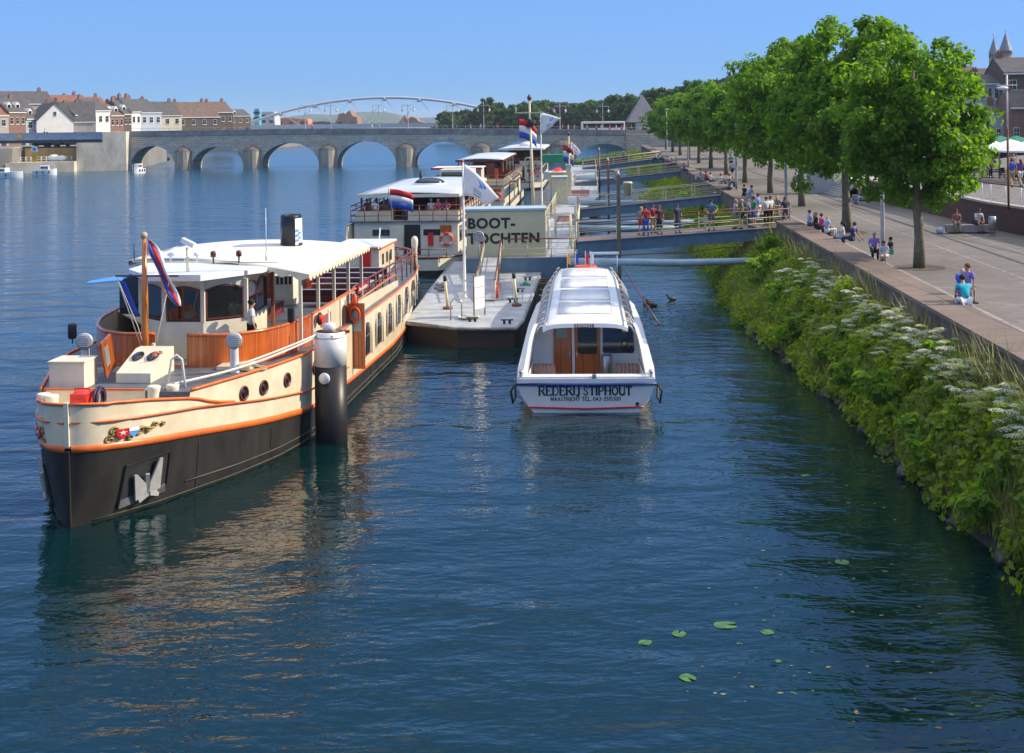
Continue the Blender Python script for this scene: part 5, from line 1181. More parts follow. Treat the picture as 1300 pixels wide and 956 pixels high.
# instruments on the roof
mb = MB(); mb.path([(-1.4, 7.9, 5.75), (2.9, 8.9, 5.62)], .035, 6); mb.tube((.25, 8.2, 5.3), (.25, 8.2, 6.15), .05, 8); mb.build('instrument_bar', CREAM2, wh)
mb = MB(); mb.obox((0, 0, 0), (.5, .16, .16), rad(-20), ry=rad(20)); mb.build('camera_housing', WHITE, wh, (.3, 8.15, 6.3), bev=.02)
for x, y in ((-.25, 8.1), (.55, 8.2)): mb = MB(); mb.lathe([(.03, 0), (.03, .18), (.1, .2), (.1, .27), (.02, .32)], n=12); mb.build('gps_dome', WHITE, wh, (x, y, 5.7))
mb = MB(); mb.lathe([(.02, 0), (.03, .2), (.09, .22), (.09, .35), (.05, .4)], n=10)
for x, y in ((1.0, 8.4), (1.75, 8.6)): q = mb.build('search_light', MAROON, wh, (x, y, 5.62)); 
mb = MB(); mb.tube((0, 0, 0), (0, 0, 1.7), .018, 6, r2=.008); mb.lathe([(.035, 0), (.035, .3)], n=8); mb.build('radio_whip', WHITE, wh, (2.55, 8.85, 5.62))
mb = MB(); mb.tube((0, 0, 0), (0, 0, .55), .015, 6); mb.build('radio_whip', BLACK, wh, (-1.35, 7.95, 5.75))
mb = MB(); mb.ball((0, 0, 0), (.16, .3, .42), 12); mb.build('life_raft_bag', BLACK, wh, (1.0, 9.9, 4.3))
# main awning with scalloped valance
AX0, AX1, AY0, AY1 = -3.75, 3.8, 9.2, 18.7
def AYF(q): return AY0 + 4.4 * (1 - q) ** 1.2
def awz(x): return 5.2 + .26 * (1 - (x / 3.8) ** 2)
rows = []
for i in range(20):
    rows.append([(AX0 + (AX1 - AX0) * j / 16, AYF(j / 16) + (AY1 - AYF(j / 16)) * i / 19, awz(AX0 + (AX1 - AX0) * j / 16) + .02 * math.sin(i * PI / 3.2) - .01) for j in range(17)])
mb = MB(); mb.grid(rows, 0, True); aw = mb.build('awning', AWN, ship, solid=.03)
mb = MB()
for x in (AX0, AX1):
    if x > 0: mb.build('valance', CREAM2, aw); mb = MB()
    n = 21
    for k in range(n):
        ya = AYF(0 if x < 0 else 1); y0, y1 = ya + (AY1 - ya) * k / n, ya + (AY1 - ya) * (k + 1) / n; zt = awz(x) - .005
        mb.slab([(x, y0, zt), (x, y1, zt), (x, y1, zt - .1), (x, (y0 * .25 + y1 * .75), zt - .19), (x, (y0 + y1) / 2, zt - .22), (x, (y0 * .75 + y1 * .25), zt - .19), (x, y0, zt - .1)], (.015 if x > 0 else -.015, 0, 0))
for k in range(9):
    x0, x1 = 1.2 + k * (2.6 / 4), 1.2 + (k + 1) * (2.6 / 4)
    if x1 > 3.85: break
    f0, f1, fm = [AYF((x_ - AX0) / (AX1 - AX0)) for x_ in (x0, x1, (x0 + x1) / 2)]
    mb.slab([(x0, f0, awz(x0)), (x1, f1, awz(x1)), (x1, f1, awz(x1) - .12), ((x0 + x1) / 2, fm, awz((x0 + x1) / 2) - .26), (x0, f0, awz(x0) - .12)], (0, -.015, 0))
mb.build('valance', CREAM2, aw)
for y in (9.3, 11.6, 13.9, 16.2, 18.5):
    for x in (3.5, -3.5):
        if x < 0 and y < 13: continue
        mb = MB(); mb.box(x - .05, x + .05, y - .05, y + .05, 2.76, 5.0); mb.build('awning_post', CREAM2, ship)
for y in (12.3,): mb = MB(); mb.box(1.95, 2.05, 11.4, 11.55, 2.76, 5.2); mb.build('door_post', DOORW, ship); mb = MB(); mb.box(-.2, -.1, 11.4, 11.5, 2.76, 5.2); mb.build('door_post', DOORW, ship)
mb = MB(); mb.box(-3.3, 1.2, 11.6, 11.75, 3.6, 4.9); mb.build('saloon_screen', GLASS, ship)
# funnel
mb = MB(); mb.lathe([(.40, 0), (.38, 1.15), (.36, 1.2), (.33, 1.18), (.3, .9)], n=24, sy=1.25); fn = mb.build('funnel', mat('black funnel paint', (.008, .010, .018), .35, .15, 2), ship, (1.3, 16.6, 5.35))
mb = MB(); rows = [[(math.cos(a) * .408 * (1 - .02 * z), math.sin(a) * .51 * (1 - .02 * z), z) for z in (.18 if abs(a + .95) > .3 else .1, .5, .8, 1.08)] for a in [rad(-52 + i * 7) for i in range(9)]]; mb.grid(rows, 0, True); pt = mb.build('funnel_patch', WHITE, fn)
mb = MB()
for i in range(5): a = rad(-40 + (i % 2) * 16); z = .28 + i * .09; mb.obox((math.cos(a) * .42, math.sin(a) * .525, z), (.02, .13, .07), a + .2)
mb.build('blue_marks', SKYB, pt)
# mast with spreader, stays
mb = MB(); mb.lathe([(.10, 0), (.095, 2.2), (.06, 3.85)], n=12); ms_ = mb.build('mast', MAST, ship, (-.42, 6.35, 2.76))
mb = MB(); mb.ball((0, 0, 0), .11, 12); mb.build('mast_ball', mat('tarnished brass', (.45, .38, .26), .5, .2, 5), ms_, (0, 0, 3.93))
mb = MB(); mb.bar((-.85, -.1, 2.75), (1.0, .1, 2.72), .06, .05); mb.build('spreader', MAROON, ms_)
mb = MB(); mb.path([(-.8, -.1, 2.7), (-.05, .05, .35)], .018, 5); mb.path([(.75, .05, 2.65), (.18, .12, .3)], .018, 5); mb.path([(-.8, -.1, 2.7), (-.3, .2, 1.2), (0, .1, .3)], .012, 5); mb.build('flag_halyards', ROPE, ms_)
mb = MB(); mb.box(-.28, -.2, -.05, .05, 0, .35); mb.box(.2, .28, -.05, .05, 0, .75); mb.build('mast_cheeks', WHITE, ms_)
# port side round fender lamp and far blue shade
mb = MB(); mb.lathe([(.1, 0), (.13, .05), (.13, .4), (.1, .45)], n=12); mb.tube((0, 0, -.15), (0, 0, .05), .02, 5); mb.build('navigation_lamp', BLACK, ship, (-2.9, 6.9, 3.55))
mb = MB(); mb.box(-.1, .1, -.1, .1, 0, .45); mb.build('navigation_lamp', BLACK, ship, (3.3, 8.9, 3.75), bev=.03)
mb = MB(); mb.slab([(-3.1, 8.4, 5.0), (-1.9, 8.2, 5.12), (-1.9, 9.6, 5.2), (-3.3, 9.2, 4.98)], (0, 0, .03)); mb.build('blue_shade', SKYB, ship)
# flags on the mast (own things)
def flagmesh(stripes, w_, h_, droop=.3, ph=0, amp=.08, n=14):
    """stripes: [(fraction, material index)] ; x = fly, z = hoist"""
    mb = MB(); z0 = 0
    for fr_, mi in stripes:
        rows = []
        for i in range(n):
            t = i / (n - 1); x = w_ * t
            rows.append([(x * (1 - .05 * droop), amp * t ** .5 * math.sin(t * 7 + ph + z * 1.5), -z * h_ - droop * w_ * t * t) for z in (z0, z0 + fr_ * .5, z0 + fr_)])
        mb.grid(rows, mi, True); z0 += fr_
    return mb
FLR = mat('flag red cloth', (.62, .02, .02), .8, .1, 4); FLW = mat('flag white cloth', (.78, .78, .78), .8, .05, 4); FLB = mat('flag blue cloth', (.02, .08, .45), .8, .1, 4); FLO = mat('flag orange cloth', (.85, .33, .02), .8, .1, 4)
mx0 = ship.matrix_basis if False else None
def shipw(x, y, z): return (-11.1 + y * math.sin(SH) + x * math.cos(SH), 33.4 + y * math.cos(SH) - x * math.sin(SH), z)
mb = MB(); n = 16
# hanging twisted flag: long drooping strip from mast top to lower right
rows = [[], [], [], [], []]
for mi, (a, b_) in enumerate(((0, .3), (.3, .6), (.6, .9), (.9, 1.0))):
    rr = []
    for i in range(n):
        t = i / (n - 1); cx, cz = .10 + .85 * t ** 1.05, -1.95 * t; w_ = .10 + (.22 + .07 * math.sin(9 * t)) * math.sin(PI * min(1, t * 1.02)) ** .5; cx += .03 * math.sin(7 * t)
        rr.append([(cx + w_ * (.5 - s_) , .05 * math.sin(t * 9 + s_ * 4), cz + w_ * (s_ - .5) * -.25) for s_ in (a, (a + b_) / 2, b_)])
    mb.grid(rr, (1, 0, 2, 3)[mi], True)
fo = mb.build('twisted_flag', [FLR, FLW, FLB, FLO], None, shipw(-.36, 6.3, 6.55), solid=.006); tag(fo, 'red, white and blue flag with orange tip hanging twisted from the wooden ship mast', 'flag')
mb = MB(); rr = [[(.05 + .45 * t + s_ * .16, .04 * math.sin(t * 6 + s_), -1.05 * t) for s_ in (0, .5, 1)] for t in [i / 9 for i in range(10)]]; mb.grid(rr, 0, True)
tag(mb.build('blue_flag', FLB, None, shipw(-1.2, 6.25, 5.35), solid=.006), 'small dark blue flag hanging limp left of the wooden ship mast', 'flag')

# ================================================================ mooring pile
pile = thing('mooring_pile', 'thick steel mooring pile, white top and black below, standing in front of the excursion ship', 'mooring pile', (-5.77, 42.05, 0))
mb = MB(); mb.lathe([(.5, -1.5), (.5, 2.38)], n=32); mb.build('lower_post', mat('tarred pile', (.009, .009, .011), .4, .25, 1.5, col2=(.025, .022, .02), spec=.35), pile)
mb = MB(); mb.lathe([(.503, 2.38), (.503, 3.42), (.46, 3.43)], n=32); mb.build('white_top', mat('pile white paint', (.82, .82, .80), .55, .05, 3, col2=(.72, .70, .64)), pile)
mb = MB(); mb.lathe([(.44, 3.435), (.001, 3.44)], n=24); mb.build('rusty_cap', RUST, pile)
mb = MB(); mb.lathe([(.2, 3.43), (.2, 3.66), (.15, 3.7), (.04, 3.72), (.03, 4.1), (.005, 4.12)], n=16); mb.build('cap_post', WHITE2, pile, (-.02, -.1, 0))
mb = MB(); mb.lathe([(.17, 0), (.18, .03), (.17, .06), (.001, .07)], n=20); q = mb.build('round_plate', WHITE, pile, (-.12, -.5, 2.05)); q.rotation_euler = (rad(90), 0, rad(-10))
mb = MB(); mb.path([(.5 * math.cos(t), .5 * math.sin(t), 3.3 + .02 * math.sin(t)) for t in [2 * PI * i / 24 for i in range(24)]], .025, 6, closed=True); mb.build('rope_loop', ROPE, pile)
mb = MB(); mb.box(.3, .6, -.12, .12, 3.38, 3.45); mb.build('bracket', RUST, pile)
p0 = Vector(shipw(1.5, 3.3, 2.92)); p1 = Vector((-6.15, 41.75, 3.3)); p2 = Vector((-5.6, 41.55, 3.36))
mb = MB(); mb.path([p0.lerp(p1, i / 12) - Vector((0, 0, .16 * math.sin(PI * i / 12))) for i in range(13)] + [p2], .035, 8); mb.path([p0.lerp(p1, i / 12) - Vector((0, 0, .1 * math.sin(PI * i / 12) - .07 * i / 12)) for i in range(5, 13)], .03, 6)
tag(mb.build('mooring_rope', ROPE), 'white mooring rope running from the ship bow bollards to the white topped pile', 'rope')
# ================================================================ glass topped tour boat
TB = rad(3.0)
tb = thing('tour_boat', 'white low roofed sightseeing boat with wooden stern doors and blue stripe', 'boat', (2.38, 45.6, 0), -TB)
def th(y): return ip([(0, 2.33), (2, 2.4), (12, 2.42), (18, 2.3), (22, 1.85), (25, 1.1), (27.2, .05)], y)
ys = [0, .3, 1, 2, 4, 8, 12, 16, 18, 20, 22, 23.5, 25, 26, 26.8, 27.2]
mb = MB(); mbr = MB(); mr = MB()
def prof(y, s_):
    w_ = th(y); wb = w_ - (.33 if y < 1 else .15)
    return [(s_ * (wb - .28), y + .02, -.3), (s_ * (wb - .2), y, 0.02), (s_ * (wb - .04), y - .01, .22), (s_ * (w_ - .12), y - .03, .6), (s_ * w_, y - .06, .98)]
for s_ in (1, -1): mb.grid([prof(y, s_) for y in ys], 0, True, flip=s_ < 0)
mb.grid([prof(0, -1), prof(0, 1)][::-1], 0, False)
mb.build('hull', WHITE, tb)
for z, w_, m_, nm in ((.17, .030, RED, 'red_waterline'),):
    q = MB(); q.path([(-(2.33 - .33 + -.06), -.02, z + .02), (0, -.045, z - .03), (2.33 - .39, -.02, z + .02)], w_, 6); q.build(nm, m_, tb)
mb = MB(); mb.path([(th(y), y, .98) for y in reversed(ys)] + [(2.36, -.05, .98), (1.2, -.1, .97), (0, -.13, .965), (-1.2, -.1, .97), (-2.36, -.05, .98)] + [(-th(y), y, .98) for y in ys], .055, 8); mb.build('blue_rubbing_strake', mat('strake blue', (.02, .05, .25), .4, .1, 3), tb)
# deck edges and cockpit rim
mb = MB(); rim = []
for s_ in (1, -1):
    mb.grid([[(s_ * th(y), y, .99), (s_ * th(y), y, 1.16), (s_ * (th(y) - .07), y, 1.2), (s_ * min(th(y) - .32, 2.0), y, 1.2)] for y in ys[:-1]], 0, False, flip=s_ < 0)
mb.box(-2.33, 2.33, -.09, .02, .99, 1.16); mb.box(-2.25, 2.25, -.05, .45, 1.16, 1.22)
mb.build('side_deck', WHITE, tb)
mb = MB(); mb.prism([(-1.95, .45), (1.95, .45), (1.95, 3.6), (-1.95, 3.6)], .25, .3); mb.build('cockpit_floor', mat('cockpit grey', (.3, .3, .3), .6, .1, 3), tb)
mb = MB(); mb.prism([(x, y) for x, y in ((-th(20) + .3, 20), (th(20) - .3, 20), (th(23) - .2, 23), (th(25) - .2, 25), (0, 27), (-th(25) + .2, 25), (-th(23) + .2, 23))], 1.1, 1.21); mb.build('fore_deck', WHITE, tb)
mb = MB()
for s_ in (1, -1): mb.slab([(s_ * 1.98, .45, .3), (s_ * 1.98, 3.5, .3), (s_ * 1.92, 3.5, 1.2), (s_ * 1.98, .45, 1.2)], (s_ * -.04, 0, 0))
mb.build('cockpit_lining', WHITE, tb)
# cabin body : trapezoid cross sections, sides leaning in
RY0, RY1 = 2.0, 21.4
def cab(y, k=1.0): # half width at base & roof
    t = min(1, max(0, (y - 16) / 6)); return 2.02 - .45 * t, 1.72 - .35 * t
mb = MB()
for s_ in (1, -1):
    mb.grid([[(s_ * cab(y)[0], y, 1.18), (s_ * (cab(y)[0] - .03), y, 1.42)] for y in (3.3, 8, 12, 16, 18, 20, 21.6)], flip=s_ < 0)
mb.build('cabin_side', WHITE, tb)
# sloping wing walls from the aft bulkhead to the transom corners
for s_ in (1, -1):
    mb = MB(); a = [(s_ * 2.16, .1, 1.18), (s_ * 2.06, 3.4, 1.2), (s_ * 1.84, 3.4, 2.5), (s_ * 1.88, 2.1, 2.52), (s_ * 1.98, 1.55, 2.2)]
    mb.slab(a, (s_ * -.12, 0, 0)); mb.build('wing_wall', WHITE, tb)
mb = MB()
yy = [RY0 + (RY1 - RY0) * i / 12 for i in range(13)]
def roofz(x, hw): return 2.70 - .05 * (x / hw) ** 2 - .12 * abs(x / hw) ** 8
rows = []
for y in yy:
    hw = cab(y)[1] * .88; dz = -.0 if y < 19 else -(y - 19) ** 2 * .03; rows.append([(x * hw, y, roofz(x, 1) + dz) for x in [-1 + i / 8 for i in range(17)]])
mb.grid(rows, 0, True); rf = mb.build('roof', WHITE, tb, solid=.06)
mb = MB(); mb.grid([[(x, RY0 - .02, roofz(x / (cab(RY0)[1] * .88), 1) + .015), (x, RY0 - .06, roofz(x / (cab(RY0)[1] * .88), 1) - .12)] for x in [-1.5 + .2 * i for i in range(16)]], 0, True); mb.build('roof_edge', WHITE, rf)
# roof hatches
for i, y in enumerate([4.4, 8.2, 12.2, 16.2]):
    mb = MB(); mb.grid([[(x, y0, 2.725 - .05 * (x / 1.5) ** 2) for x in (-.98, -.5, 0, .5, .98)] for y0 in (y, y + 3.0)], 0, True); h_ = mb.build('roof_hatch', WHITE, rf, solid=.035)
    mb = MB(); mb.path([(-1.0, y, 2.705), (1.0, y, 2.705), (1.0, y + 3.05, 2.705), (-1.0, y + 3.05, 2.705)], .012, 5, closed=True); mb.build('hatch_seal', GALV, h_)
for x in (-1.38, 1.38): mb = MB(); mb.path([(x * (1 if y < 16 else 1 - (y - 16) * .04), y, 2.64 - (0 if y < 19 else (y - 19) ** 2 * .03)) for y in yy], .022, 6); mb.build('grab_rail', STEEL, rf)
# glass sides leaning in : panes between white ribs
n = 11
for s_ in (1, -1):
    for i in range(n):
        y0 = 2.6 + i * (18.6 / n); y1 = y0 + 18.6 / n - .12; a0, b0 = cab(y0); a1, b1 = cab(y1)
        mb = MB(); q0 = .88; mb.grid([[(s_ * (a0 - .04), y0, 1.42), (s_ * (a1 - .04), y1, 1.42)], [(s_ * (a0 - .14), y0, 2.1), (s_ * (a1 - .14), y1, 2.1)], [(s_ * b0 * q0 * 1.07, y0, 2.5), (s_ * b1 * q0 * 1.07, y1, 2.5)], [(s_ * b0 * q0, y0, 2.54), (s_ * b1 * q0, y1, 2.54)]], flip=s_ > 0)
        mb.build('side_window', mat('smoked side glass', (.16, .13, .10), .08, .3, 2.5, col2=(.03, .03, .035), spec=.8), tb)
    mb = MB()
    for i in range(n + 1):
        y0 = 2.54 + i * (18.6 / n); a0, b0 = cab(y0); mb.path([(s_ * (a0 - .03), y0, 1.42), (s_ * (a0 - .13), y0, 2.1), (s_ * b0 * .88 * 1.08, y0, 2.51), (s_ * b0 * .88, y0, 2.56)], .022, 5)
    mb.build('window_rib', WHITE, tb)
mb = MB(); mb.slab([(-cab(21.4)[0] + .05, 21.5, 1.18), (cab(21.4)[0] - .05, 21.5, 1.18), (cab(21.4)[1] * .88, 21.42, 2.42), (-cab(21.4)[1] * .88, 21.42, 2.42)], (0, .05, 0)); mb.build('front_screen', GLASS, tb)
# aft bulkhead with doors and window
mb = MB(); mb.slab([(x, 3.4, z) for x, z in ((-1.96, .3), (1.96, .3), (1.92, 1.6), (1.8, 2.45), (1.5, 2.62), (0, 2.68), (-1.5, 2.62), (-1.8, 2.45), (-1.92, 1.6))], (0, .06, 0)); ab_ = mb.build('aft_bulkhead', WHITE, tb)
mb = MB(); mb.box(-1.16, -.5, 3.33, 3.39, .32, 2.48); d1 = mb.build('open_door', DOORW, ab_, bev=.01)
mb = MB(); mb.box(-1.06, -.66, 3.315, 3.33, 1.98, 2.34); mb.build('door_pane', MATS['pale glass'], d1)
mb = MB(); mb.box(-1.05, -.62, 3.318, 3.33, .45, 1.75); mb.build('door_panel', DOORW, d1, bev=.01)
mb = MB(); mb.box(-.39, .52, 3.33, 3.39, .32, 2.46); d2 = mb.build('stern_door', DOORW, ab_, bev=.01)
mb = MB(); mb.box(-.28, .41, 3.315, 3.33, 1.4, 2.34); mb.build('door_pane', GLASS, d2)
mb = MB(); mb.box(-.28, .41, 3.318, 3.33, .45, 1.25); mb.build('door_panel', DOORW, d2, bev=.01)
for x, d in ((-.58, d1), (-.33, d2)): mb = MB(); mb.box(x - .02, x + .02, 3.3, 3.32, 1.3, 1.5); mb.bar((x, 3.29, 1.42), (x - .1 if d is d1 else x + .1, 3.27, 1.42), .02, .025); mb.build('handle', STEEL, d)
mb = MB(); mb.slab([(x, 3.37, z) for x, z in ((.66, 1.42), (1.72, 1.42), (1.76, 1.55), (1.72, 2.15), (1.58, 2.38), (1.4, 2.42), (.72, 2.42), (.64, 2.32), (.62, 1.5))], (0, -.02, 0)); mb.build('stern_window', mat('blue dark glass', (.012, .02, .06), .06, .5, 1.5, col2=(.01, .01, .012), spec=.8), ab_)
mb = MB(); mb.box(-.49, -.40, 3.3, 3.36, .3, 2.62); mb.build('door_post', WHITE, ab_)
mb = MB(); mb.lathe([(.19, 0), (.19, 1.08), (.17, 1.1)], n=18); mb.build('steel_bin', STEEL, tb, (.76, 3.1, .3))
for x0 in (-1.9, 1.05):
    mb = MB()
    for k in range(6): mb.box(x0 + .02 + k * .14, x0 + .12 + k * .14, 2.2, 2.75, 1.12, 1.16)
    for k in range(6): mb.box(x0 + .02 + k * .14, x0 + .12 + k * .14, 2.16, 2.2, .45, 1.16)
    mb.build('slatted_bench', mat('pinkish teak', (.36, .17, .12), .6, .15, 4), tb)
mb = MB(); mb.lathe([(.14, 0), (.1, .08), (.04, .1)], n=14); q = mb.build('horn', mat('brass', (.55, .42, .18), .3, .1, 5, metal=.8), tb, (1.42, 3.25, 2.28)); q.rotation_euler = (rad(75), 0, 0)
q2 = q.copy(); C.objects.link(q2); q2.parent = tb; q2.location = (1.42, 3.25, 1.78); q2.scale = (.8, .8, .8)
mb = MB(); mb.box(-.07, .07, -.08, .08, 0, .13); mb.build('stern_light', STEEL, tb, (.28, -.02, 1.17), bev=.02)
for s_ in (-1, 1):
    mb = MB(); mb.lathe([(.05, 0), (.05, .18), (.075, .2), (.075, .24), (.03, .26)], n=12); mb.lathe([(.05, 0), (.05, .18), (.075, .2), (.075, .24)], (0, .22, 0), 12); mb.build('stern_bollard', STEEL, tb, (s_ * 2.2, .0, 1.16))
    mb = MB(); mb.path([(s_ * 2.4, -.1, .98), (s_ * 2.55, -.1, .75), (s_ * 2.48, -.1, .35), (s_ * 2.4, .2, .5), (s_ * 2.42, .2, .9)], .04, 6); mb.build('rope_fender', BLACK, tb)
mb = MB(); mb.lathe([(.06, 0), (.06, .04)], n=12); q = mb.build('exhaust', BLACK, tb, (1.72, -.02, .3)); q.rotation_euler = (rad(90), 0, 0)
# bow mast with flags, lamp bar, life buoy, pole
mb = MB(); mb.path([(.35, 20.4, 2.55), (.35, 20.4, 3.35)], .02, 6); mb.path([(1.6, 20.4, 2.4), (1.6, 20.4, 3.3)], .02, 6); mb.box(.25, 1.7, 20.3, 20.5, 3.28, 3.38); mb.build('light_bar', mat('pale blue lamp bar', (.45, .6, .75), .3, .05, 3), tb)
mb = MB(); mb.path([(.5 * math.cos(t), 20.9 + .3 * math.sin(t), 2.6) for t in [2 * PI * i / 20 for i in range(20)]], .08, 8, closed=True); mb.build('life_buoy', ORED, tb, (.05, 0, 0))
for x, m_ in ((-.85, FLO), (-.45, FLB), (.05, FLR), (.3, FLW)): mb = MB(); mb.tube((x, 20.9, 2.5), (x, 20.9, 3.4), .012, 5); mb.build('flag_staff', WHITE2, tb); mb = MB(); mb.grid([[(x + .02 + .14 * a, 20.9 + .03 * math.sin(b_ * 5 + a), 3.3 - .5 * b_ - .1 * a) for a in (0, .5, 1)] for b_ in (0, .33, .66, 1)], 0, True); mb.build('pennant', m_, tb)
mb = MB(); mb.path([(1.9, 21.6, 2.5), (3.4, 16.5, .4)], .035, 6); mb.build('boat_hook', MAROON, tb)
mb = MB(); mb.box(-.25, .25, -.03, .0, 0, .02)
# lettering: drawn serif capitals
SER = {'R': [([(0, 0), (0, 1)], 1), ([(0, 1), (.42, 1), (.56, .88), (.56, .64), (.42, .52), (0, .52)], 0), ([(.3, .52), (.66, 0)], 1)], 'E': [([(0, 0), (0, 1)], 1), ([(0, 1), (.52, 1), (.52, .84)], 0), ([(0, .52), (.4, .52)], 0), ([(0, 0), (.55, 0), (.55, .17)], 0)],
 'D': [([(0, 0), (0, 1)], 1), ([(0, 1), (.35, 1), (.6, .82), (.66, .5), (.6, .18), (.35, 0), (0, 0)], 0)], 'I': [([(0, 0), (0, 1)], 1)], 'J': [([(.3, 1), (.3, .1), (.18, -.08), (0, -.02)], 1)], 'S': [([(.5, .8), (.4, .96), (.2, 1), (.04, .86), (.08, .66), (.42, .38), (.5, .18), (.34, 0), (.12, .02), (0, .2)], 0)],
 'T': [([(.3, 0), (.3, 1)], 1), ([(0, .84), (0, 1), (.6, 1), (.6, .84)], 0)], 'P': [([(0, 0), (0, 1)], 1), ([(0, 1), (.4, 1), (.54, .88), (.54, .6), (.4, .48), (0, .48)], 0)], 'H': [([(0, 0), (0, 1)], 1), ([(.6, 0), (.6, 1)], 1), ([(0, .5), (.6, .5)], 0)],
 'O': [([(.35, 1), (.1, .85), (0, .5), (.1, .15), (.35, 0), (.6, .15), (.7, .5), (.6, .85), (.35, 1)], .6)], 'U': [([(0, 1), (0, .25), (.12, .03), (.3, 0), (.48, .04), (.58, .25)], 1), ([(.58, .2), (.58, 1)], 0)], 'M': [([(0, 0), (.05, 1)], 0), ([(.05, 1), (.38, .1)], 1), ([(.38, .1), (.7, 1)], 0), ([(.7, 1), (.76, 0)], 1)],
 'A': [([(0, 0), (.3, 1)], 0), ([(.3, 1), (.62, 0)], 1), ([(.12, .35), (.5, .35)], 0)], 'C': [([(.58, .8), (.45, .97), (.3, 1), (.08, .84), (0, .5), (.08, .16), (.3, 0), (.48, .04), (.6, .2)], .6)], 'L': [([(0, 0), (0, 1)], 1), ([(0, 0), (.5, 0), (.5, .17)], 0)], '.': [([(.05, 0), (.05, .1)], 1)],
 '0': [([(.25, 1), (.06, .85), (0, .5), (.06, .15), (.25, 0), (.44, .15), (.5, .5), (.44, .85), (.25, 1)], .6)], '4': [([(.38, 0), (.38, 1), (0, .3), (.55, .3)], .5)], '3': [([(0, .9), (.2, 1), (.42, .85), (.4, .62), (.18, .53), (.42, .42), (.46, .15), (.22, 0), (0, .1)], .5)], '5': [([(.44, 1), (.08, 1), (.04, .56), (.26, .62), (.46, .46), (.44, .14), (.2, 0), (0, .08)], .5)], '1': [([(0, .8), (.15, 1), (.15, 0)], .8)], '-': [([(0, .45), (.3, .45)], 0)],
 '2': [([(0, .8), (.1, .97), (.3, 1), (.45, .82), (.38, .55), (0, 0), (.48, 0)], .5)], '8': [([(.25, .53), (.05, .7), (.1, .93), (.25, 1), (.4, .93), (.45, .7), (.25, .53), (.03, .3), (.08, .06), (.25, 0), (.42, .06), (.47, .3), (.25, .53)], .5)], ' ': []}
def serif(txt, h_, width, fn, m_, parent, name, bold=1.0):
    """fn(u, v) -> 3D point on the surface; letters as flat ribbons with serifs"""
    adv = lambda ch: .35 if ch == ' ' else (max([p_[0] for st_, _ in SER[ch] for p_ in st_] + [.05]) + .26)
    tot = sum(adv(c_) for c_ in txt) - .26; sc_ = width / tot; mb = MB(); u = 0
    for ch in txt:
        for st_, k_ in SER[ch]:
            thick = h_ * (.11 + .07 * k_) * bold; P_ = [Vector((u * sc_ + x * sc_, y * h_)) for x, y in st_]
            for a, b_ in zip(P_, P_[1:]):
                d = (b_ - a); L_ = d.length; d.normalize(); n_ = Vector((-d.y, d.x)) * thick / 2; a2, b2 = a - d * thick * .2, b_ + d * thick * .2
                mb.poly([fn(*(a2 - n_)), fn(*(b2 - n_)), fn(*(b2 + n_)), fn(*(a2 + n_))])
            if k_ == 1 and ch != '.':
                for p_ in (P_[0], P_[-1]):
                    if ch == 'J' and p_ is P_[-1]: continue
                    t_ = h_ * .035 * bold; s2 = h_ * .14; mb.poly([fn(p_.x - s2, p_.y - t_), fn(p_.x + s2, p_.y - t_), fn(p_.x + s2, p_.y + t_), fn(p_.x - s2, p_.y + t_)])
        u += adv(ch)
    return mb.build(name, m_, parent)
INK = mat('black lettering paint', (.012, .012, .014), .5, .1, 5)
def tr(u, v):   # on the transom
    z = v; z0 = [(-.3, .02), (.02, 0), (.22, -.01), (.6, -.03), (.98, -.06)]; return (u, ip(z0, z) - .012, z)
serif('REDERIJ STIPHOUT', .29, 3.1, lambda u, v: tr(u - 1.58, v + .60), INK, tb, 'name_lettering', 1.15)
serif('MAASTRICHT TEL. 043-3515300', .125, 2.36, lambda u, v: tr(u - 1.2, v + .41), INK, tb, 'phone_lettering', 1.1)
serif('02322248', .11, .68, lambda u, v: (u - .38, RY0 - .075, v + 2.59), INK, tb, 'registration_number', 1.3)

# ================================================================ pontoons
pn = thing('landing_pontoon', 'low grey steel landing pontoon moored between the excursion ship and the tour boat', 'pontoon', (0, 0, 0))
PO = [(-4.95, 60.6), (-3.2, 59.2), (-2.6, 58.6), (.05, 58.4), (.35, 60.5), (1.55, 79.0), (-2.9, 79.0), (-3.0, 86), (-3.9, 86), (-4.5, 72)]
mb = MB(); mb.prism(PO, .78, .9); mb.build('deck', PGREY, pn)
mb = MB(); mb.prism([(x + (.1 if x < -2 else -.1 if x > 0 else 0), y + .12) for x, y in PO], -.5, .775); mb.build('hull', mat('black tarred steel', (.02, .02, .022), .5, .3, 1.2, col2=(.05, .04, .03)), pn)
mb = MB(); mb.path([(x, y, .86) for x, y in PO], .09, 6, closed=True); mb.build('rubbing_rail', mat('scuffed rail', (.30, .32, .33), .6, .3, 2, col2=(.1, .1, .1)), pn)
def cleat(x, y): mb = MB(); mb.tube((-.12, 0, 0), (-.12, 0, .2), .06, 8); mb.tube((.12, 0, 0), (.12, 0, .2), .06, 8); mb.bar((-.28, 0, .18), (.28, 0, .18), .06, .05); mb.build('mooring_bitt', BLACK, pn, (x, y, .9))
for x, y in ((-.35, 59.6), (-.1, 66.5), (.3, 70.5), (-1.9, 60.4), (.75, 75.5)): cleat(x, y)
for x, y in ((-3.2, 64.5), (.1, 65.2)):
    mb = MB(); mb.tube((0, 0, 0), (-.12, 0, 1.35), .07, 8); mb.build('crane_post', RAILC, pn, (x, y, .95)); mb = MB(); mb.lathe([(.24, 0), (.24, .1), (.12, .12)], n=10); mb.build('post_foot', RUST, pn, (x, y, .9)); mb = MB(); mb.tube((-.12, 0, 1.3), (-.12, 0, 1.55), .09, 8); mb.build('post_head', BLACK, pn, (x, y, .95))
mb = MB()
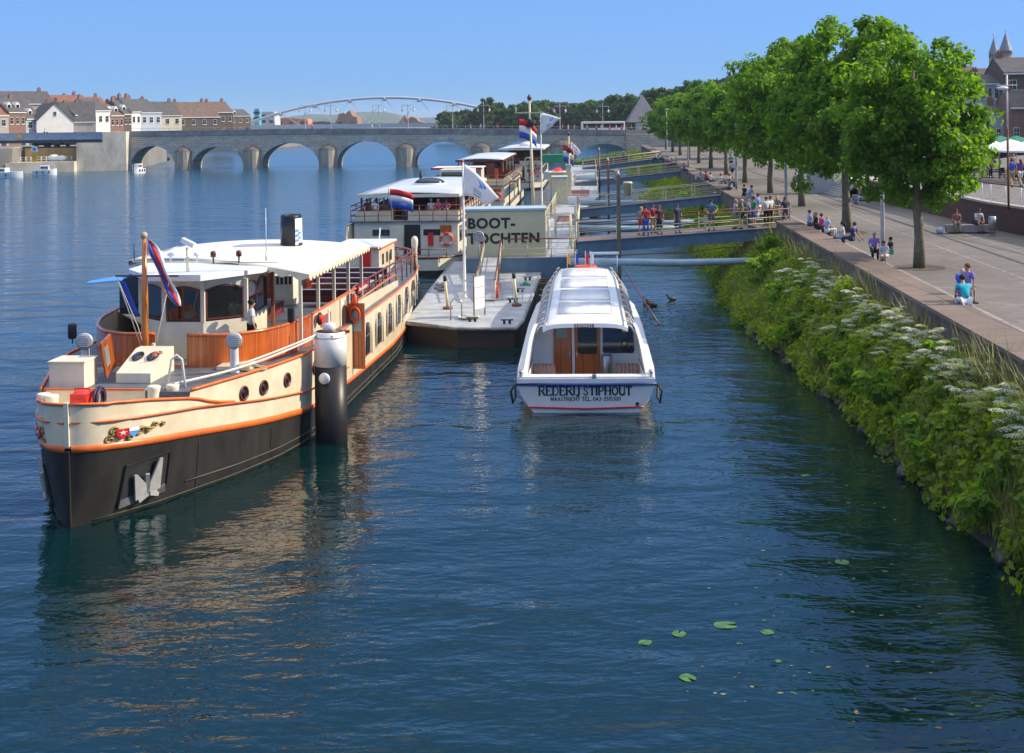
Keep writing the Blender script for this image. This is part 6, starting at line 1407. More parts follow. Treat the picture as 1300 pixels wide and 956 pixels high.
for z in (.55, 1.1): mb.path([(-1.6, 67.2, .9 + z), (.55, 67.4, .9 + z)], .015, 5)
for x in (-1.6, -1.1, -.6, -.1, .4): mb.tube((x, 67.3, .9), (x, 67.3, 2.0), .013, 5)
mb.build('wire_railing', GALV, pn)
mb = MB(); mb.path([(-2.9, 61.0, .9), (-2.9, 61, 1.7), (-2.75, 61, 1.85), (-2.55, 61, 1.85), (-2.4, 61, 1.7), (-2.4, 61, .9)], .035, 6); mb.build('grab_hoop', STEEL, pn)
mb = MB()
for k in range(3): mb.path([((.35 + k * .06) * math.cos(t), .3 * math.sin(t) * (1 + k * .2), .03 + k * .03) for t in [2 * PI * i / 18 for i in range(18)]], .035, 5, closed=True)
mb.build('rope_coil', ROPE, pn, (-2.1, 61.3, .9))
mb = MB(); mb.path([(-4.0 + .3 * math.sin(i * 1.3), 71 + i * .33, .93 + .05 * (i % 2)) for i in range(12)], .08, 6); mb.build('rope_heap', mat('dark rope heap', (.08, .07, .07), .9, .4, 3, col2=(.35, .33, .3)), pn)
mb = MB(); mb.path([(.4, 73.0, .92), (.6, 73.2, 1.05), (.8, 72.9, .92)], .1, 6); mb.build('green_net', mat('sea green net', (.05, .35, .25), .9, .1, 4), pn)
# signboard on two posts
sbd = thing('route_board', 'narrow white notice board standing on the landing pontoon beside the flagpole', 'notice board', (-1.62, 62.0, .9), rad(58))
mb = MB(); mb.box(-.42, .42, -.02, .02, .35, 1.85); bd_ = mb.build('board', WHITE, sbd)
mb = MB()
for k in range(4): mb.box(-.42, .42, -.025, .025, .35 + k * .5 - .012, .35 + k * .5 + .012)
mb.build('frame', GALV, bd_)
mb = MB(); mb.tube((-.45, 0, 0), (-.45, 0, 1.9), .03, 6); mb.tube((.45, 0, 0), (.45, 0, 1.6), .03, 6); mb.build('post', MAROON, sbd)
mb = MB(); 
for k in range(3): mb.box(-.32, .32, -.028, -.024, .95 + k * .32, 1.05 + k * .32)
# flagpole with banner
def banner(px_base, py_base, zb, ztop, lab, lab2, w_=2.4, hoist=1.8, curve=1.0, grp=None):
    g = G(px_base, py_base, zb); fp = thing('flagpole', lab, 'flagpole', g, 0, grp)
    mb = MB(); H_ = ztop - zb; mb.lathe([(.14, 0), (.14, .05), (.085, .1), (.06, H_ * .5), (.045, H_)], n=12); mb.build('pole', WHITE2, fp); mb = MB(); mb.ball((0, 0, H_ + .05), .07, 8); mb.build('finial', ORED, fp)
    mb = MB(); n = 16; rows = []; lg = MB()
    def FP(t, s_): # t along fly, s along hoist (0 top)
        x = w_ * t * (1 - .12 * s_) * (1 - .3 * t * s_); z = -1.55 * t ** 1.25 * curve - hoist * s_ * (1 - t * .72); return (x + .06, .10 * t ** .5 * math.sin(5 * t + 2.5 * s_) - .1 * t, z)
    for i in range(n): rows.append([FP(i / (n - 1), k / 6) for k in range(7)])
    mb.grid(rows, 0, True); fl = mb.build('banner', FLW, None, (g.x, g.y, ztop - .08), solid=.008); tag(fl, lab2, 'flag')
    def off(p_): return (p_[0], p_[1] - .02, p_[2])
    lg.poly([off(FP(t, s_)) for t, s_ in ((.42, .15), (.62, .35), (.46, .5), (.5, .35))]); lg.poly([off(FP(t, s_)) for t, s_ in ((.5, .1), (.68, .2), (.66, .35))]); lg.build('emblem', SKYB, fl)
    lg = MB()
    for k, s_ in enumerate((.62, .72, .84)): lg.poly([off(FP(t, s2)) for t, s2 in ((.3, s_), (.62, s_), (.62, s_ + .05), (.3, s_ + .05))])
    lg.build('text_strokes', mat('faded grey print', (.35, .38, .42), .8, .1, 4), fl)
    return fp
banner(590, 378, .9, GY(587, 206, G(590, 378, .9).y).z, 'tall white flagpole on the landing pontoon in front of the sign cabin', 'big white triangular banner with blue emblem on the near flagpole', 1.75, 1.65, 1.12)
banner(688, 262, 1.8, GY(688, 142, G(688, 262, 1.8).y).z, 'thin white flagpole behind the sign cabin', 'white flag with blue emblem flying above the bridge parapet', 1.8, 2.0, .35)
banner(726, 236, 1.8, GY(728, 180, G(726, 236, 1.8).y).z, 'short distant flagpole on the pontoon before the last arch', 'small crumpled white flag before the rightmost bridge arch', 1.1, 1.4, .8)
# gangway from the near pontoon up to the main pontoon
gw = thing('short_gangway', 'short sloping gangway with maroon handrails leading up from the landing pontoon to the sign cabin', 'gangway')
mb = MB(); mb.slab([(-1.95, 67.0, .95), (-.95, 67.0, .95), (-.75, 79.0, 1.8), (-1.75, 79.0, 1.8)], (0, 0, .06)); mb.build('walkway', PGREY, gw)
mb = MB(); ps = MB()
for s_ in (0, 1):
    a, b_ = Vector((-1.95 + s_, 66.8, .95)), Vector((-1.75 + s_, 79, 1.85)); mb.path([a + Vector((0, 0, 1.05)), b_ + Vector((0, 0, 1.0))], .04, 6); 
    for k in range(9): p_ = a.lerp(b_, k / 8); ps.tube(p_, p_ + Vector((0, 0, 1.02)), .032, 6)
    ps.path([a + Vector((0, 0, .5)), b_ + Vector((0, 0, .5))], .02, 5)
mb.build('handrail', MAROON, gw); ps.build('rail_posts', RAILC, gw)
for y, z in ((68.5, 1.25), (72, 1.75)): mb = MB(); mb.path([(-.86, y + .27 * math.cos(t), z + .42 * math.sin(t)) for t in [2 * PI * i / 18 for i in range(18)]], .07, 8, closed=True); mb.build('life_ring', ORED, gw)

# main pontoon string running away along the ships
TH = math.tan(HEAD)
mp_ = thing('main_pontoon', 'long grey pontoon walkway running away behind the sign cabin between ships and gangways', 'pontoon')
mb = MB(); mb.prism([(-2.95, 79.2), (3.6, 79.2), (3.6 + 34 * TH, 113), (5.4 + 60 * TH, 140), (5.4 + 150 * TH, 230), (1.4 + 150 * TH, 230), (1.0 + 34 * TH, 113), (-.6, 90), (-2.9, 90)], .55, 1.75); mb.build('platform', BLUEG, mp_)
mb = MB(); mb.prism([(-2.9, 79.25), (3.55, 79.25), (3.55 + 34 * TH, 113), (5.35 + 60 * TH, 140), (5.35 + 150 * TH, 230), (1.45 + 150 * TH, 230), (1.05 + 34 * TH, 113), (-.6, 90), (-2.85, 90)], 1.754, 1.8); mb.build('deck', PGREY, mp_)
mb = MB(); mb.prism([(x, y) for x, y in ((1.8 + 26 * TH, 106), (3.4 + 26 * TH, 106), (3.4 + 34 * TH, 113), (1.8 + 34 * TH, 113))], 1.81, 1.83); mb.prism([(2.4 + 60 * TH, 140), (4.4 + 60 * TH, 140), (4.4 + 72 * TH, 152), (2.4 + 72 * TH, 152)], 1.81, 1.83); mb.build('red_mat', mat('dark red mat', (.22, .09, .08), .9, .1, 2), mp_)
# sign cabin
sc_ = thing('sign_cabin', 'pale olive steel cabin with the big black words BOOT-TOCHTEN', 'kiosk', (0, 79.6, 1.8))
SGN = mat('pale olive sign paint', (.56, .53, .34), .5, .04, 1.2)
mb = MB(); mb.box(-2.78, 1.9, 0, 2.4, 0, 2.72); cb_ = mb.build('wall', SGN, sc_, bev=.02)
mb = MB(); mb.box(-2.86, 1.98, -.06, 2.5, 2.73, 2.86); mb.build('roof', mat('pale blue roof sheet', (.40, .52, .58), .5, .08, 2), sc_)
lettering('BOOT-', .84, INK, sc_, (-2.72, -.012, 1.72), (rad(90), 0, 0), 'lettering', .006, .032, 1.02, 'LEFT', 1.08)
lettering('TOCHTEN', .84, INK, sc_, (-2.72, -.012, .82), (rad(90), 0, 0), 'lettering', .006, .032, 1.02, 'LEFT', 1.08)
mb = MB()
for r_ in (.18, .24, .3): mb.path([(r_ * math.cos(t), 0, r_ * math.sin(t)) for t in [2 * PI * i / 20 for i in range(20)]], .05, 6, closed=True)
mb.lathe([(.32, 0), (.32, .05)], n=20)
wr = MB(); wr.path([(.29 * math.cos(t), 0, .29 * math.sin(t)) for t in [2 * PI * i / 20 for i in range(20)]], .05, 6, closed=True); wr.path([(.18 * math.cos(t), 0, .18 * math.sin(t)) for t in [2 * PI * i / 20 for i in range(20)]], .06, 6, closed=True); wr.tube((0, .05, 0), (0, -.05, 0), .07, 10)
for k in range(5): a = 2 * PI * k / 5; wr.tube((0, 0, 0), (.29 * math.cos(a), 0, .29 * math.sin(a)), .025, 5)
wr.tube((0, .05, 0), (0, .05, -1.3), .05, 6)
tag(wr.build('hose_reel', GALV, None, (-2.05, 78.7, 3.1)), 'grey wheel shaped hose reel standing in front of the sign cabin', 'hose reel')
# fence in front of cabin to the right (gangway landing fence), beige
def fence(name, label, pts, h_=1.05, nr=3, step=1.5, top=None, m_=None, pick=False, r_=.03):
    t = thing(name, label, 'railing'); m_ = m_ or RAILC; mb = MB(); up = Vector((0, 0, 1))
    P_ = [Vector(p) for p in pts]
    for k in range(nr): mb.path([p + up * (h_ * (k + .6) / (nr + .3)) for p in P_], .018, 5)
    if pick:
        for a, b_ in zip(P_, P_[1:]):
            n_ = max(1, int((b_ - a).length / .22))
            for i in range(n_): q = a.lerp(b_, i / n_); mb.tube(q, q + up * h_, .022, 4)
    mb.build('rails', m_, t); mb = MB(); mb.path([p + up * h_ for p in P_], .038, 6); mb.build('handrail', top or m_, t); mb = MB()
    for a, b_ in zip(P_, P_[1:]):
        n_ = max(1, round((b_ - a).length / step))
        for i in range(n_ + 1): q = a.lerp(b_, i / n_); mb.tube(q, q + up * h_, r_, 6)
    mb.build('posts', m_, t); return t
fence('railing', 'cream railing with maroon top rail in front of the sign cabin', [(-.6, 79.1, 1.8), (3.6, 79.1, 1.8)], 1.1, 3, 1.4, MAROON)
fence('railing', 'cream picket railing along the river side of the main pontoon', [(3.6, 80, 1.8), (3.6 + 32 * TH, 111, 1.8)], 1.1, 2, 2.0, None, None, True)
fence('railing', 'far cream railing of the main pontoon beyond the second gangway', [(5.35 + 60 * TH, 141, 1.8), (5.35 + 148 * TH, 228, 1.8)], 1.1, 3, 2.4)
fence('railing', 'cream railing on the ship side of the main pontoon', [(1.1 + 10 * TH, 92, 1.8), (1.2 + 34 * TH, 113, 1.8), (1.5 + 120 * TH, 200, 1.8)], 1.1, 3, 2.2)
# stair frames behind the cabin
for i, (x, y, lab) in enumerate(((2.9, 84, 'cream tubular gate frame just right of the sign cabin'), (3.6, 92, 'cream tubular frame standing farther back on the pontoon'))):
    t = thing('pipe_gate', lab, 'frame', (x, y, 1.8)); mb = MB()
    for dx in (-.7, .7):
        for dy in (0, 2.0): mb.tube((dx, dy, 0), (dx, dy, 2.1), .05, 6)
    for z in (.7, 1.4, 2.1): mb.path([(-.7, 0, z), (.7, 0, z), (.7, 2, z), (-.7, 2, z)], .035, 6, closed=True)
    mb.build('frame', RAILC, t)
# cabins on the pontoon
for i, (px, py, Y, w_, h_, d_, m_, lab) in enumerate(((711, 243, 128, 1.4, 1.5, 2, RAILC, 'small cream cabinet on the pontoon behind the sign cabin'), (712, 226, 158, 2.6, 1.7, 4, SGN, 'olive cream kiosk on the pontoon near the green stall'), (722, 222, 140, .5, 3.2, .5, RAILC, 'slim cream switch box by the second mast'))):
    g = GY(px, py, Y); t = thing('pontoon_cabin', lab, 'cabin', (g.x, Y, 1.8)); mb = MB(); mb.box(-w_ / 2, w_ / 2, 0, d_, 0, h_ + (1.0 if i == 0 else 0)); mb.build('wall', m_, t, bev=.02); mb = MB(); mb.box(-w_ / 2 - .08, w_ / 2 + .08, -.08, d_ + .08, h_ + (1.01 if i == 0 else .01), h_ + (1.09 if i == 0 else .09)); mb.build('roof', WHITE2, t)
# green stall with parasol
g = GY(706, 200, 178); t = thing('market_stall', 'green roofed stall on the far pontoon', 'stall', (g.x, 178, 1.8)); mb = MB()
mb.slab([(-2, 0, 2.2), (2, 0, 2.2), (1.8, 0, 3.3), (-1.9, 0, 3.3)], (0, 2.4, 0)); mb.build('canopy', mat('green canvas', (.02, .30, .14), .7, .1, 3), t); mb = MB()
for x in (-1.9, 1.9):
    for y in (.1, 2.3): mb.tube((x, y, 0), (x, y, 2.25), .05, 6)
mb.build('posts', WHITE2, t); mb = MB(); mb.box(-1.7, 1.7, .3, 1.0, 0, 1.0); mb.build('counter', WHITE2, t)
g = GY(709, 213, 160); t = thing('parasol', 'small red parasol tilted on the far pontoon', 'parasol', (g.x, 160, 3.5)); mb = MB(); mb.lathe([(.9, 0), (.5, .35), (.02, .6)], n=8, sm=False); mb.build('canopy', RED, t).rotation_euler = (0, rad(20), 0); mb = MB(); mb.tube((0, 0, -1.7), (0, 0, .4), .03, 6); mb.build('pole', WHITE2, t)

# gangways to the promenade
PLANK = brickmat('gangway planks', (.20, .13, .11), (.27, .18, .15), (.05, .035, .03), 2.4, .16, 'yx', .8, .004, .02, .3, (.10, .07, .06))
GDN = ['nearest steel gangway crowded with people, from the quay wall to the sign cabin', 'second steel gangway from the quay wall to the main pontoon', 'third steel gangway, before the reed patch', 'farthest steel gangway before the last bridge arch']
def gangway(i, xa, za, xb, zb, Y0, wd, slope=0.0):
    t = thing('gangway', GDN[i], 'gangway', (0, Y0, 0), 0, 'steel gangways from the quay wall to the pontoon')
    P0, P1 = Vector((xa, 0, za)), Vector((xb, slope, zb))
    mb = MB(); mb.slab([P0, P1, P1 + Vector((0, wd, 0)), P0 + Vector((0, wd, 0))], (0, 0, .06)); mb.build('walkway', PLANK, t)
    for y in (0, wd):
        mb = MB(); off = Vector((0, y - (.05 if y == 0 else -.05), -.28)); mb.bar(P0 + off, P1 + off, .07, .62); mb.bar(P0 + off + Vector((0, 0, .33)), P1 + off + Vector((0, 0, .33)), .22, .04); mb.bar(P0 + off - Vector((0, 0, .33)), P1 + off - Vector((0, 0, .33)), .22, .04); mb.build('girder', BLUEG, t)
        rl = MB(); up = Vector((0, y, 0))
        for z in (.35, .68): rl.path([P0 + up + Vector((0, 0, z)), P1 + up + Vector((0, 0, z))], .02, 6)
        n_ = max(4, int((xb - xa) / (2.3 if i else 2.1)))
        for k in range(n_ + 1): q = P0.lerp(P1, k / n_) + up; rl.bar(q, q + Vector((0, 0, 1.08)), .09 if k % 3 == 0 else .06, .06)
        r0_ = rl.build('railing', RAILC, t); rl = MB(); rl.path([P0 + up + Vector((0, 0, 1.1)), P1 + up + Vector((0, 0, 1.1))], .035, 6); rl.build('handrail', MAROON if i == 0 else RAILC, r0_)
    return t
def Xpx(px, Y): return (px - 650.9) * Y / FPX
gangway(0, 3.7, 2.75, wx(78) + .9, 3.42, 77.9, 2.6, .4)
gangway(1, 5.4, 2.3, wx(111.5) + .3, 3.35, 111.2, 2.1)
gangway(2, Xpx(730, 162), 2.1, wx(161.5) + .2, 3.35, 161.2, 2.0)
gangway(3, Xpx(740, 212), 2.0, wx(211.5) + .2, 3.35, 211.2, 2.0)
# mooring booms
BM = mat('pale blue boom paint', (.30, .42, .52), .5, .1, 1.2); bi = 0
for (xa, ya, xb, yb, z, r_, lab) in ((3.0, 71.5, 14.6, 71.3, 2.2, .2, 'nearest long pale blue mooring boom in front of the first gangway'), (4.2, 101, 17.4, 100.6, 2.0, .2, 'pale blue mooring boom between first and second gangway'), (4.8, 104, 13.2, 104.2, 1.3, .24, 'lower pale boom resting just behind the first gangway'),
        (6.0, 126, 19, 126.4, 1.9, .22, 'mooring boom beyond the second gangway'), (6.4, 131, 19, 131, 1.6, .2, 'low boom beside the reed tongue'), (8.2, 176, 20, 176, 1.8, .25, 'mooring boom beyond the third gangway'), (8.4, 184, 19, 184, 1.5, .25, 'low pale boom near the far gangway')):
    mb = MB(); mb.path([(xa, ya, z + .15), ((xa + xb) / 2, (ya + yb) / 2, z), (xb, yb, z + .1)], [r_, r_, r_ * .8], 12); tag(mb.build('mooring_boom', BM), lab, 'mooring boom')
mb = MB(); mb.path([(3.4, 75.6, 2.15), (9.6, 76, 2.3), (16.4, 76.6, 2.9)], .03, 5); tag(mb.build('mooring_cable', RUST), 'thin brown cable stretched over the water under the nearest gangway', 'cable')
# poles in the water
for (px, ptop, pbot, Y, lab, box_) in ((786, 222, 314, 76.9, 'square wooden post with small white lamp box at the nearest gangway', True), (772.5, 204, 258, 112, 'thin maroon steel post at the second gangway', True), (761, 190, 222, 161, 'thin dark post at the third gangway', False)):
    a, b_ = GY(px, ptop, Y), GY(px, pbot, Y); t = thing('mooring_post', lab, 'post', (b_.x, Y, -.3)); mb = MB(); h_ = a.z + .3; 
    if px == 786: mb.bar((0, 0, 0), (0, 0, h_), .2, .2)
    else: mb.tube((0, 0, 0), (0, 0, h_), .09, 8)
    mb.build('post', mat('weathered post', (.20, .16, .11), .8, .25, 4, streak=.3) if px == 786 else MAROON, t); mb = MB(); mb.lathe([(.11, 0), (.02, .25)], n=8); mb.build('post_cap', WHITE2, t, (0, 0, h_))
    if box_: g2 = GY(px + 11, 240 if px == 786 else 222, Y); mb = MB(); mb.lathe([(.3, -.4), (.3, .3), (.36, .32), (.3, .42)], n=12, sx=.8, sy=.8); mb.build('lamp_box', RAILC, t, (g2.x - b_.x, 0, g2.z + .3)); mb = MB(); mb.tube((0, 0, g2.z + .6), (g2.x - b_.x, 0, g2.z + .6), .03, 6); mb.build('bracket', MAROON, t)
# tall ship style masts on the pontoon
def mast(px, pbase, ptop, Y, lab, arm=None, arm_w=2.2):
    a, b_ = GY(px[1], ptop, Y), GY(px[0], pbase, Y); t = thing('signal_mast', lab, 'mast', (b_.x, Y, 1.8)); H_ = a.z - 1.8; mb = MB(); mb.path([(0, 0, 0), (a.x - b_.x, 0, H_)], [.13, .07], 8); mb.build('pole', RAILC, t)
    if arm: z = GY(px[1], arm, Y).z - 1.8; mb = MB(); mb.bar((a.x - b_.x - arm_w, 0, z), (a.x - b_.x + arm_w, 0, z), .1, .1); mb.tube((a.x - b_.x - arm_w * .9, 0, z), (a.x - b_.x - arm_w * .9, 0, z + .4), .08, 6); mb.build('cross_arm', RAILC, t)
    mb = MB(); mb.box(-.25, .25, -.2, .2, 0, .35); mb.lathe([(.18, 0), (.22, .2), (.14, .5), (.02, .6)], (0, 0, H_ * .0), 8); q = mb.build('mast_lamp', BLACK, t, (a.x - b_.x, 0, H_ - (1.9 if arm else .6)))
    mb = MB(); mb.lathe([(.14, 0), (.16, .2), (.02, .42)], n=8); mb.build('mast_top', MAROON, t, (a.x - b_.x, 0, H_)); return t, b_.x, a
t, bx, a = mast((678, 672), 268, 127, 95, 'tall cream signal mast with cross arm rising above the sign cabin', 143, 1.05)
mast((723, 722), 232, 172, 150, 'slim cream signal mast before the last arch', 183, .9)
def dutch(px, py, Y, w_, h_, lab, droop=.3, flip=False, ph=0):
    g = GY(px, py, Y); mb = flagmesh([(1 / 3, 0), (1 / 3, 1), (1 / 3, 2)], w_, h_, droop, ph); o = mb.build('striped_flag', [FLR, FLW, FLB], None, g, solid=.008); tag(o, lab, 'flag', ); return o
dutch(659, 151, 95, 1.25, 1.35, 'red, white and blue flag flying left of the tall signal mast', .55)
dutch(715, 184, 150, 1.15, 1.9, 'red, white and blue flag on the far mast above the green stall', .5, ph=1)
dutch(493, 240, 84.6, 1.55, 1.15, 'red, white and blue flag flying at the stern of the second ship', .22, ph=.5)
mb = MB(); mb.path([GY(493, 240, 84.6) + Vector((0, .02, .2)), GY(498, 268, 84.6)], .035, 6); tag(mb.build('flag_staff', WHITE2), 'short slanted staff carrying the stern flag of the second ship', 'flagstaff')
mb = MB(); mb.tube((0, 0, 1.6), (0, 0, 9.5), .03, 5)
# ================================================================ passenger ships farther off
def pship(loc, label, L_, B_, zd, zr, roof0, roof1, trimred=False, name='passenger_ship', face=None, rw=None, foredeck=0):
    """stern towards the camera. zd = upper deck height, zr = roof height, roof0/roof1 = extent of the roof along the ship"""
    t = thing(name, label, 'ship', (loc[0], loc[1], 0), -HEAD); hb = B_ / 2; zm = 1.15
    def hw(y): return hb * (min(1, .62 + y / 4) if y < 1.6 else 1) * (1 if y < L_ - 7 else math.sqrt(max(0.0004, 1 - ((y - L_ + 7) / 7.02) ** 2)))
    ysn = [0, .4, 1, 1.6, 3, 8, 14, 20, 26, L_ - 7, L_ - 5, L_ - 3.4, L_ - 2, L_ - 1, L_ - .3, L_]; ysn = sorted(set(y for y in ysn if y <= L_))
    for nm, z0, z1, m_ in (('lower_hull', -.4, .35, BLACKH), ('upper_hull', .35, zm, CREAM2)):
        mb = MB()
        for s_ in (1, -1): mb.grid([[(s_ * hw(y) * (.94 if z0 < 0 else 1), y, z0), (s_ * hw(y), y, z1)] for y in ysn], 0, True, flip=s_ < 0)
        mb.grid([[(-hw(0) * (.94 if z0 < 0 else 1), 0, z0), (hw(0) * (.94 if z0 < 0 else 1), 0, z0)], [(-hw(0), 0, z1), (hw(0), 0, z1)]]); mb.build(nm, m_, t)
    mb = MB(); mb.prism([(hw(y) - .02, y) for y in ysn] + [(-hw(y) + .02, y) for y in reversed(ysn)], zm - .1, zm + .02); mb.build('main_deck', DECK, t)
    mb = MB(); mb.path([(hw(y), y, zm + .02) for y in ysn] + [(-hw(y), y, zm + .02) for y in reversed(ysn)], .06, 6, closed=True); mb.build('rubbing_trim', MAROON, t)
    f0 = face if face is not None else 1.5; cw = hb - .35
    mb = MB(); mb.box(-cw, cw, f0, L_ - 8, zm, zd - .08); cab_ = mb.build('saloon', CREAM2, t)
    mb = MB(); mb.box(-cw - .3, cw + .3, f0 - .15, L_ - 7.6, zd - .08, zd); mb.build('upper_deck', DECK, t)
    n = int((L_ - 11 - f0) / 2.1)
    for s_ in (1, -1):
        for i in range(n):
            y = f0 + 1 + i * 2.1; mb = MB(); mb.box(s_ * (cw + .0), s_ * (cw + .03), y, y + 1.5, zm + .75, zd - .45); mb.build('saloon_window', GLASS, cab_)
    # aft face
    mb = MB(); mb.box(-.1, .95, f0 - .03, f0, zm + .02, zd - .25); mb.build('doorway', BLACK, cab_)
    mb = MB(); mb.box(-1.0, -.15, f0 - .42, f0 - .36, zm + .02, zd - .3); mb.build('open_door', CREAM2, cab_)
    for x0, x1 in ((-2.2, -.9), (1.15, 2.25)): mb = MB(); mb.box(x0, x1, f0 - .02, f0, zd - .95, zd - .55); mb.build('aft_window', GLASS, cab_)
    mb = MB(); mb.box(1.45, 1.8, f0 - .1, f0 - .01, zm + .6, zm + 1.45); mb.build('red_locker', RED, cab_)
    mb = MB(); mb.path([(2.65 + .38 * math.cos(a), f0 - .1, zm + 1.05 + .38 * math.sin(a)) for a in [2 * PI * i / 20 for i in range(20)]], .09, 8, closed=True); lr = mb.build('life_ring', ORED, cab_)
    mb = MB()
    for a in (PI / 4, 3 * PI / 4, 5 * PI / 4, 7 * PI / 4): mb.obox((2.65 + .38 * math.cos(a), f0 - .1, zm + 1.05 + .38 * math.sin(a)), (.14, .21, .2), 0, ry=-a)
    mb.build('ring_band', WHITE, lr) if False else mb.build('ring_bands', WHITE, cab_)
    mb = MB(); mb.box(2.25, 3.0, f0 - .06, f0 - .01, zd - .75, zd - .3); mb.build('wooden_board', DOORW, cab_)
    # aft main-deck rail
    mb = MB(); mb.path([(-hb + .9, .15, zm + .55), (hb - .9, .15, zm + .55)], .035, 6)
    for k in range(6): x = -hb + .9 + k * (2 * hb - 1.8) / 5; mb.tube((x, .15, zm), (x, .15, zm + .55), .03, 6)
    mb.build('stern_rail', MAROON, t)
    # upper deck bulwark, rail
    mb = MB()
    for x0, x1 in ((-cw, -.9), (.1, cw)): mb.box(x0, x1, f0 + .35, f0 + .42, zd, zd + .62)
    mb.box(cw - .05, cw, f0 + .4, roof1, zd, zd + .62); mb.box(-cw, -cw + .05, f0 + .4, roof1, zd, zd + .62); mb.build('upper_bulwark', CREAM, t)
    mb = MB(); pts = [(-cw - .2, roof1, 0), (-cw - .2, f0 - .05, 0), (cw + .2, f0 - .05, 0), (cw + .2, roof1, 0)]
    for z in (zd + .35, zd + .7, zd + 1.02): mb.path([(x, y, z) for x, y, _ in pts], .032, 6)
    for k in range(9): x = -cw - .2 + k * (2 * cw + .4) / 8; mb.tube((x, f0 - .05, zd), (x, f0 - .05, zd + 1.02), .03, 6)
    for k in range(1, int((roof1 - f0) / 2)):
        for s_ in (1, -1): mb.tube((s_ * (cw + .2), f0 + k * 2, zd), (s_ * (cw + .2), f0 + k * 2, zd + 1.02), .03, 6)
    mb.build('upper_rail', MAROON, t)
    # roof on posts
    rw = rw or cw + .25; mb = MB(); mb.grid([[(x * rw, y, zr + .14 * (1 - x * x)) for x in [-1 + i / 5 for i in range(11)]] for y in (roof0, (roof0 + roof1) / 2, roof1)], 0, True); rf = mb.build('roof', mat('blue white roof sheet', (.58, .63, .68), .4, .08, .8), t, solid=.05)
    mb = MB(); mb.box(-rw, rw, roof0 - .05, roof0 + .02, zr - .2, zr + .02); mb.box(-rw - .04, -rw + .02, roof0, roof1, zr - .2, zr + .0); mb.box(rw - .02, rw + .04, roof0, roof1, zr - .2, zr + .0); mb.build('fascia', MAROON if trimred else CREAM2, rf)
    k_ = 0
    for y in [roof0 + .3 + i * 3.2 for i in range(int((roof1 - roof0) / 3.2))] + [roof1 - .3]:
        for s_ in (1, -1): mb = MB(); mb.box(s_ * (rw - .25) - .06, s_ * (rw - .25) + .06, y - .06, y + .06, zd, zr - .1); mb.build('roof_post', RAILC if k_ % 2 else MAROON, t)
        k_ += 1
    y = (roof0 + roof1) / 2 + 2; mb = MB(); mb.box(-rw + .6, rw - .6, y, y + .1, zd, zr - .15); mb.build('saloon_screen', GLASS, t)
    mb = MB()
    for i in range(int((roof1 - roof0) / 2.2)):
        for s_ in (1, -1): mb.box(s_ * 1.0, s_ * 2.4, roof0 + 1 + i * 2.2, roof0 + 1.08 + i * 2.2, zd, zd + .8); mb.box(s_ * 1.0, s_ * 2.4, roof0 + 1.1 + i * 2.2, roof0 + 1.9 + i * 2.2, zd + .7, zd + .75)
    mb.build('deck_tables', MAHOGH, t)
    return t
s2 = pship((-7.15, 86.0), 'two deck cream passenger ship right behind the excursion ship, striped flag at its stern', 39, 7.5, 3.38, 5.05, 3.2, 26.5, face=2.0, rw=3.4)
mb = MB(); mb.slab([(-3.95, 1.2, .5), (-3.5, 2.6, .5), (-3.4, 2.6, 3.3), (-3.75, 1.6, 3.0), (-3.98, 1.2, 1.3)], (-.05, 0, 0)); mb.slab([(-4.0, 1.3, 1.1), (-4.0, 8, 1.1), (-4.0, 8, 3.2), (-3.95, 2.2, 3.1)], (.08, 0, 0)); mb.build('wing_screen', CREAM, s2)
mb = MB(); mb.ball((0, 0, 0), (1.15, 1.0, .42), 16); mb.build('skylight_dome', mat('dark tinted dome', (.03, .04, .055), .15, .2, 1), s2, (0.1, 14.5, 5.25))
mb = MB(); mb.lathe([(1.25, 0), (1.25, .1)], n=18); mb.build('dome_base', WHITE, s2, (.1, 14.5, 5.17))
mb = MB(); mb.tube((0, 0, 0), (0, 0, .8), .12, 8); mb.build('roof_vent', BLACK, s2, (-1.2, 19.5, 5.15))
mb = MB(); mb.box(-1.6, 1.2, 24, 27.5, 3.4, 5.7); w2 = mb.build('wheelhouse', CREAM2, s2, (.9, 4, 0)); mb = MB(); mb.box(-1.4, 1.0, 23.96, 24.0, 4.7, 5.5); mb.build('wheelhouse_window', GLASS, w2)
s3 = pship((-4.55, 128.5), 'cream passenger ship with maroon roof edge moored beyond the second ship', 46, 7.2, 3.3, 5.55, 16.5, 43, True, face=6.0, rw=2.55)
mb = MB(); mb.box(-3.5, 1.4, 2.2, 7.5, 5.15, 5.25); q = mb.build('low_roof', WHITE2, s3); mb = MB(); mb.box(-3.55, 1.45, 2.15, 2.2, 5.08, 5.27); mb.build('low_roof_trim', RED, q)
mb = MB(); mb.slab([(-3.0, 2.8, 3.4), (-2.2, 2.8, 5.1), (-.2, 2.8, 5.1), (-.2, 2.8, 3.4)], (0, 3.5, 0)); mb.build('dark_screen', GLASS, s3); mb = MB(); mb.box(-.1, 1.3, 3.0, 6.5, 3.4, 5.1); mb.build('cream_hut', CREAM2, s3)
mb = MB(); mb.box(.75, 1.6, 16.4, 16.5, 3.4, 5.2); mb.build('red_screen', MAHOGH, s3); mb = MB(); mb.box(1.65, 2.05, 16.2, 16.4, 3.4, 4.6); mb.build('orange_life_jacket', ORED, s3); mb = MB(); mb.box(2.45, 2.55, 17.0, 17.5, 4.2, 5.0); mb.build('orange_life_jacket', ORED, s3)
s4 = pship((.65, 186.0), 'farthest cream passenger ship with pale roof lying before the stone bridge', 42, 7.0, 3.3, 5.55, 9, 38, False, face=4.0, rw=3.3)
mb = MB(); mb.ball((0, 0, 0), (1.5, 2.2, .7), 14); mb.build('roof_dome', WHITE, s4, (.6, 22, 5.7))
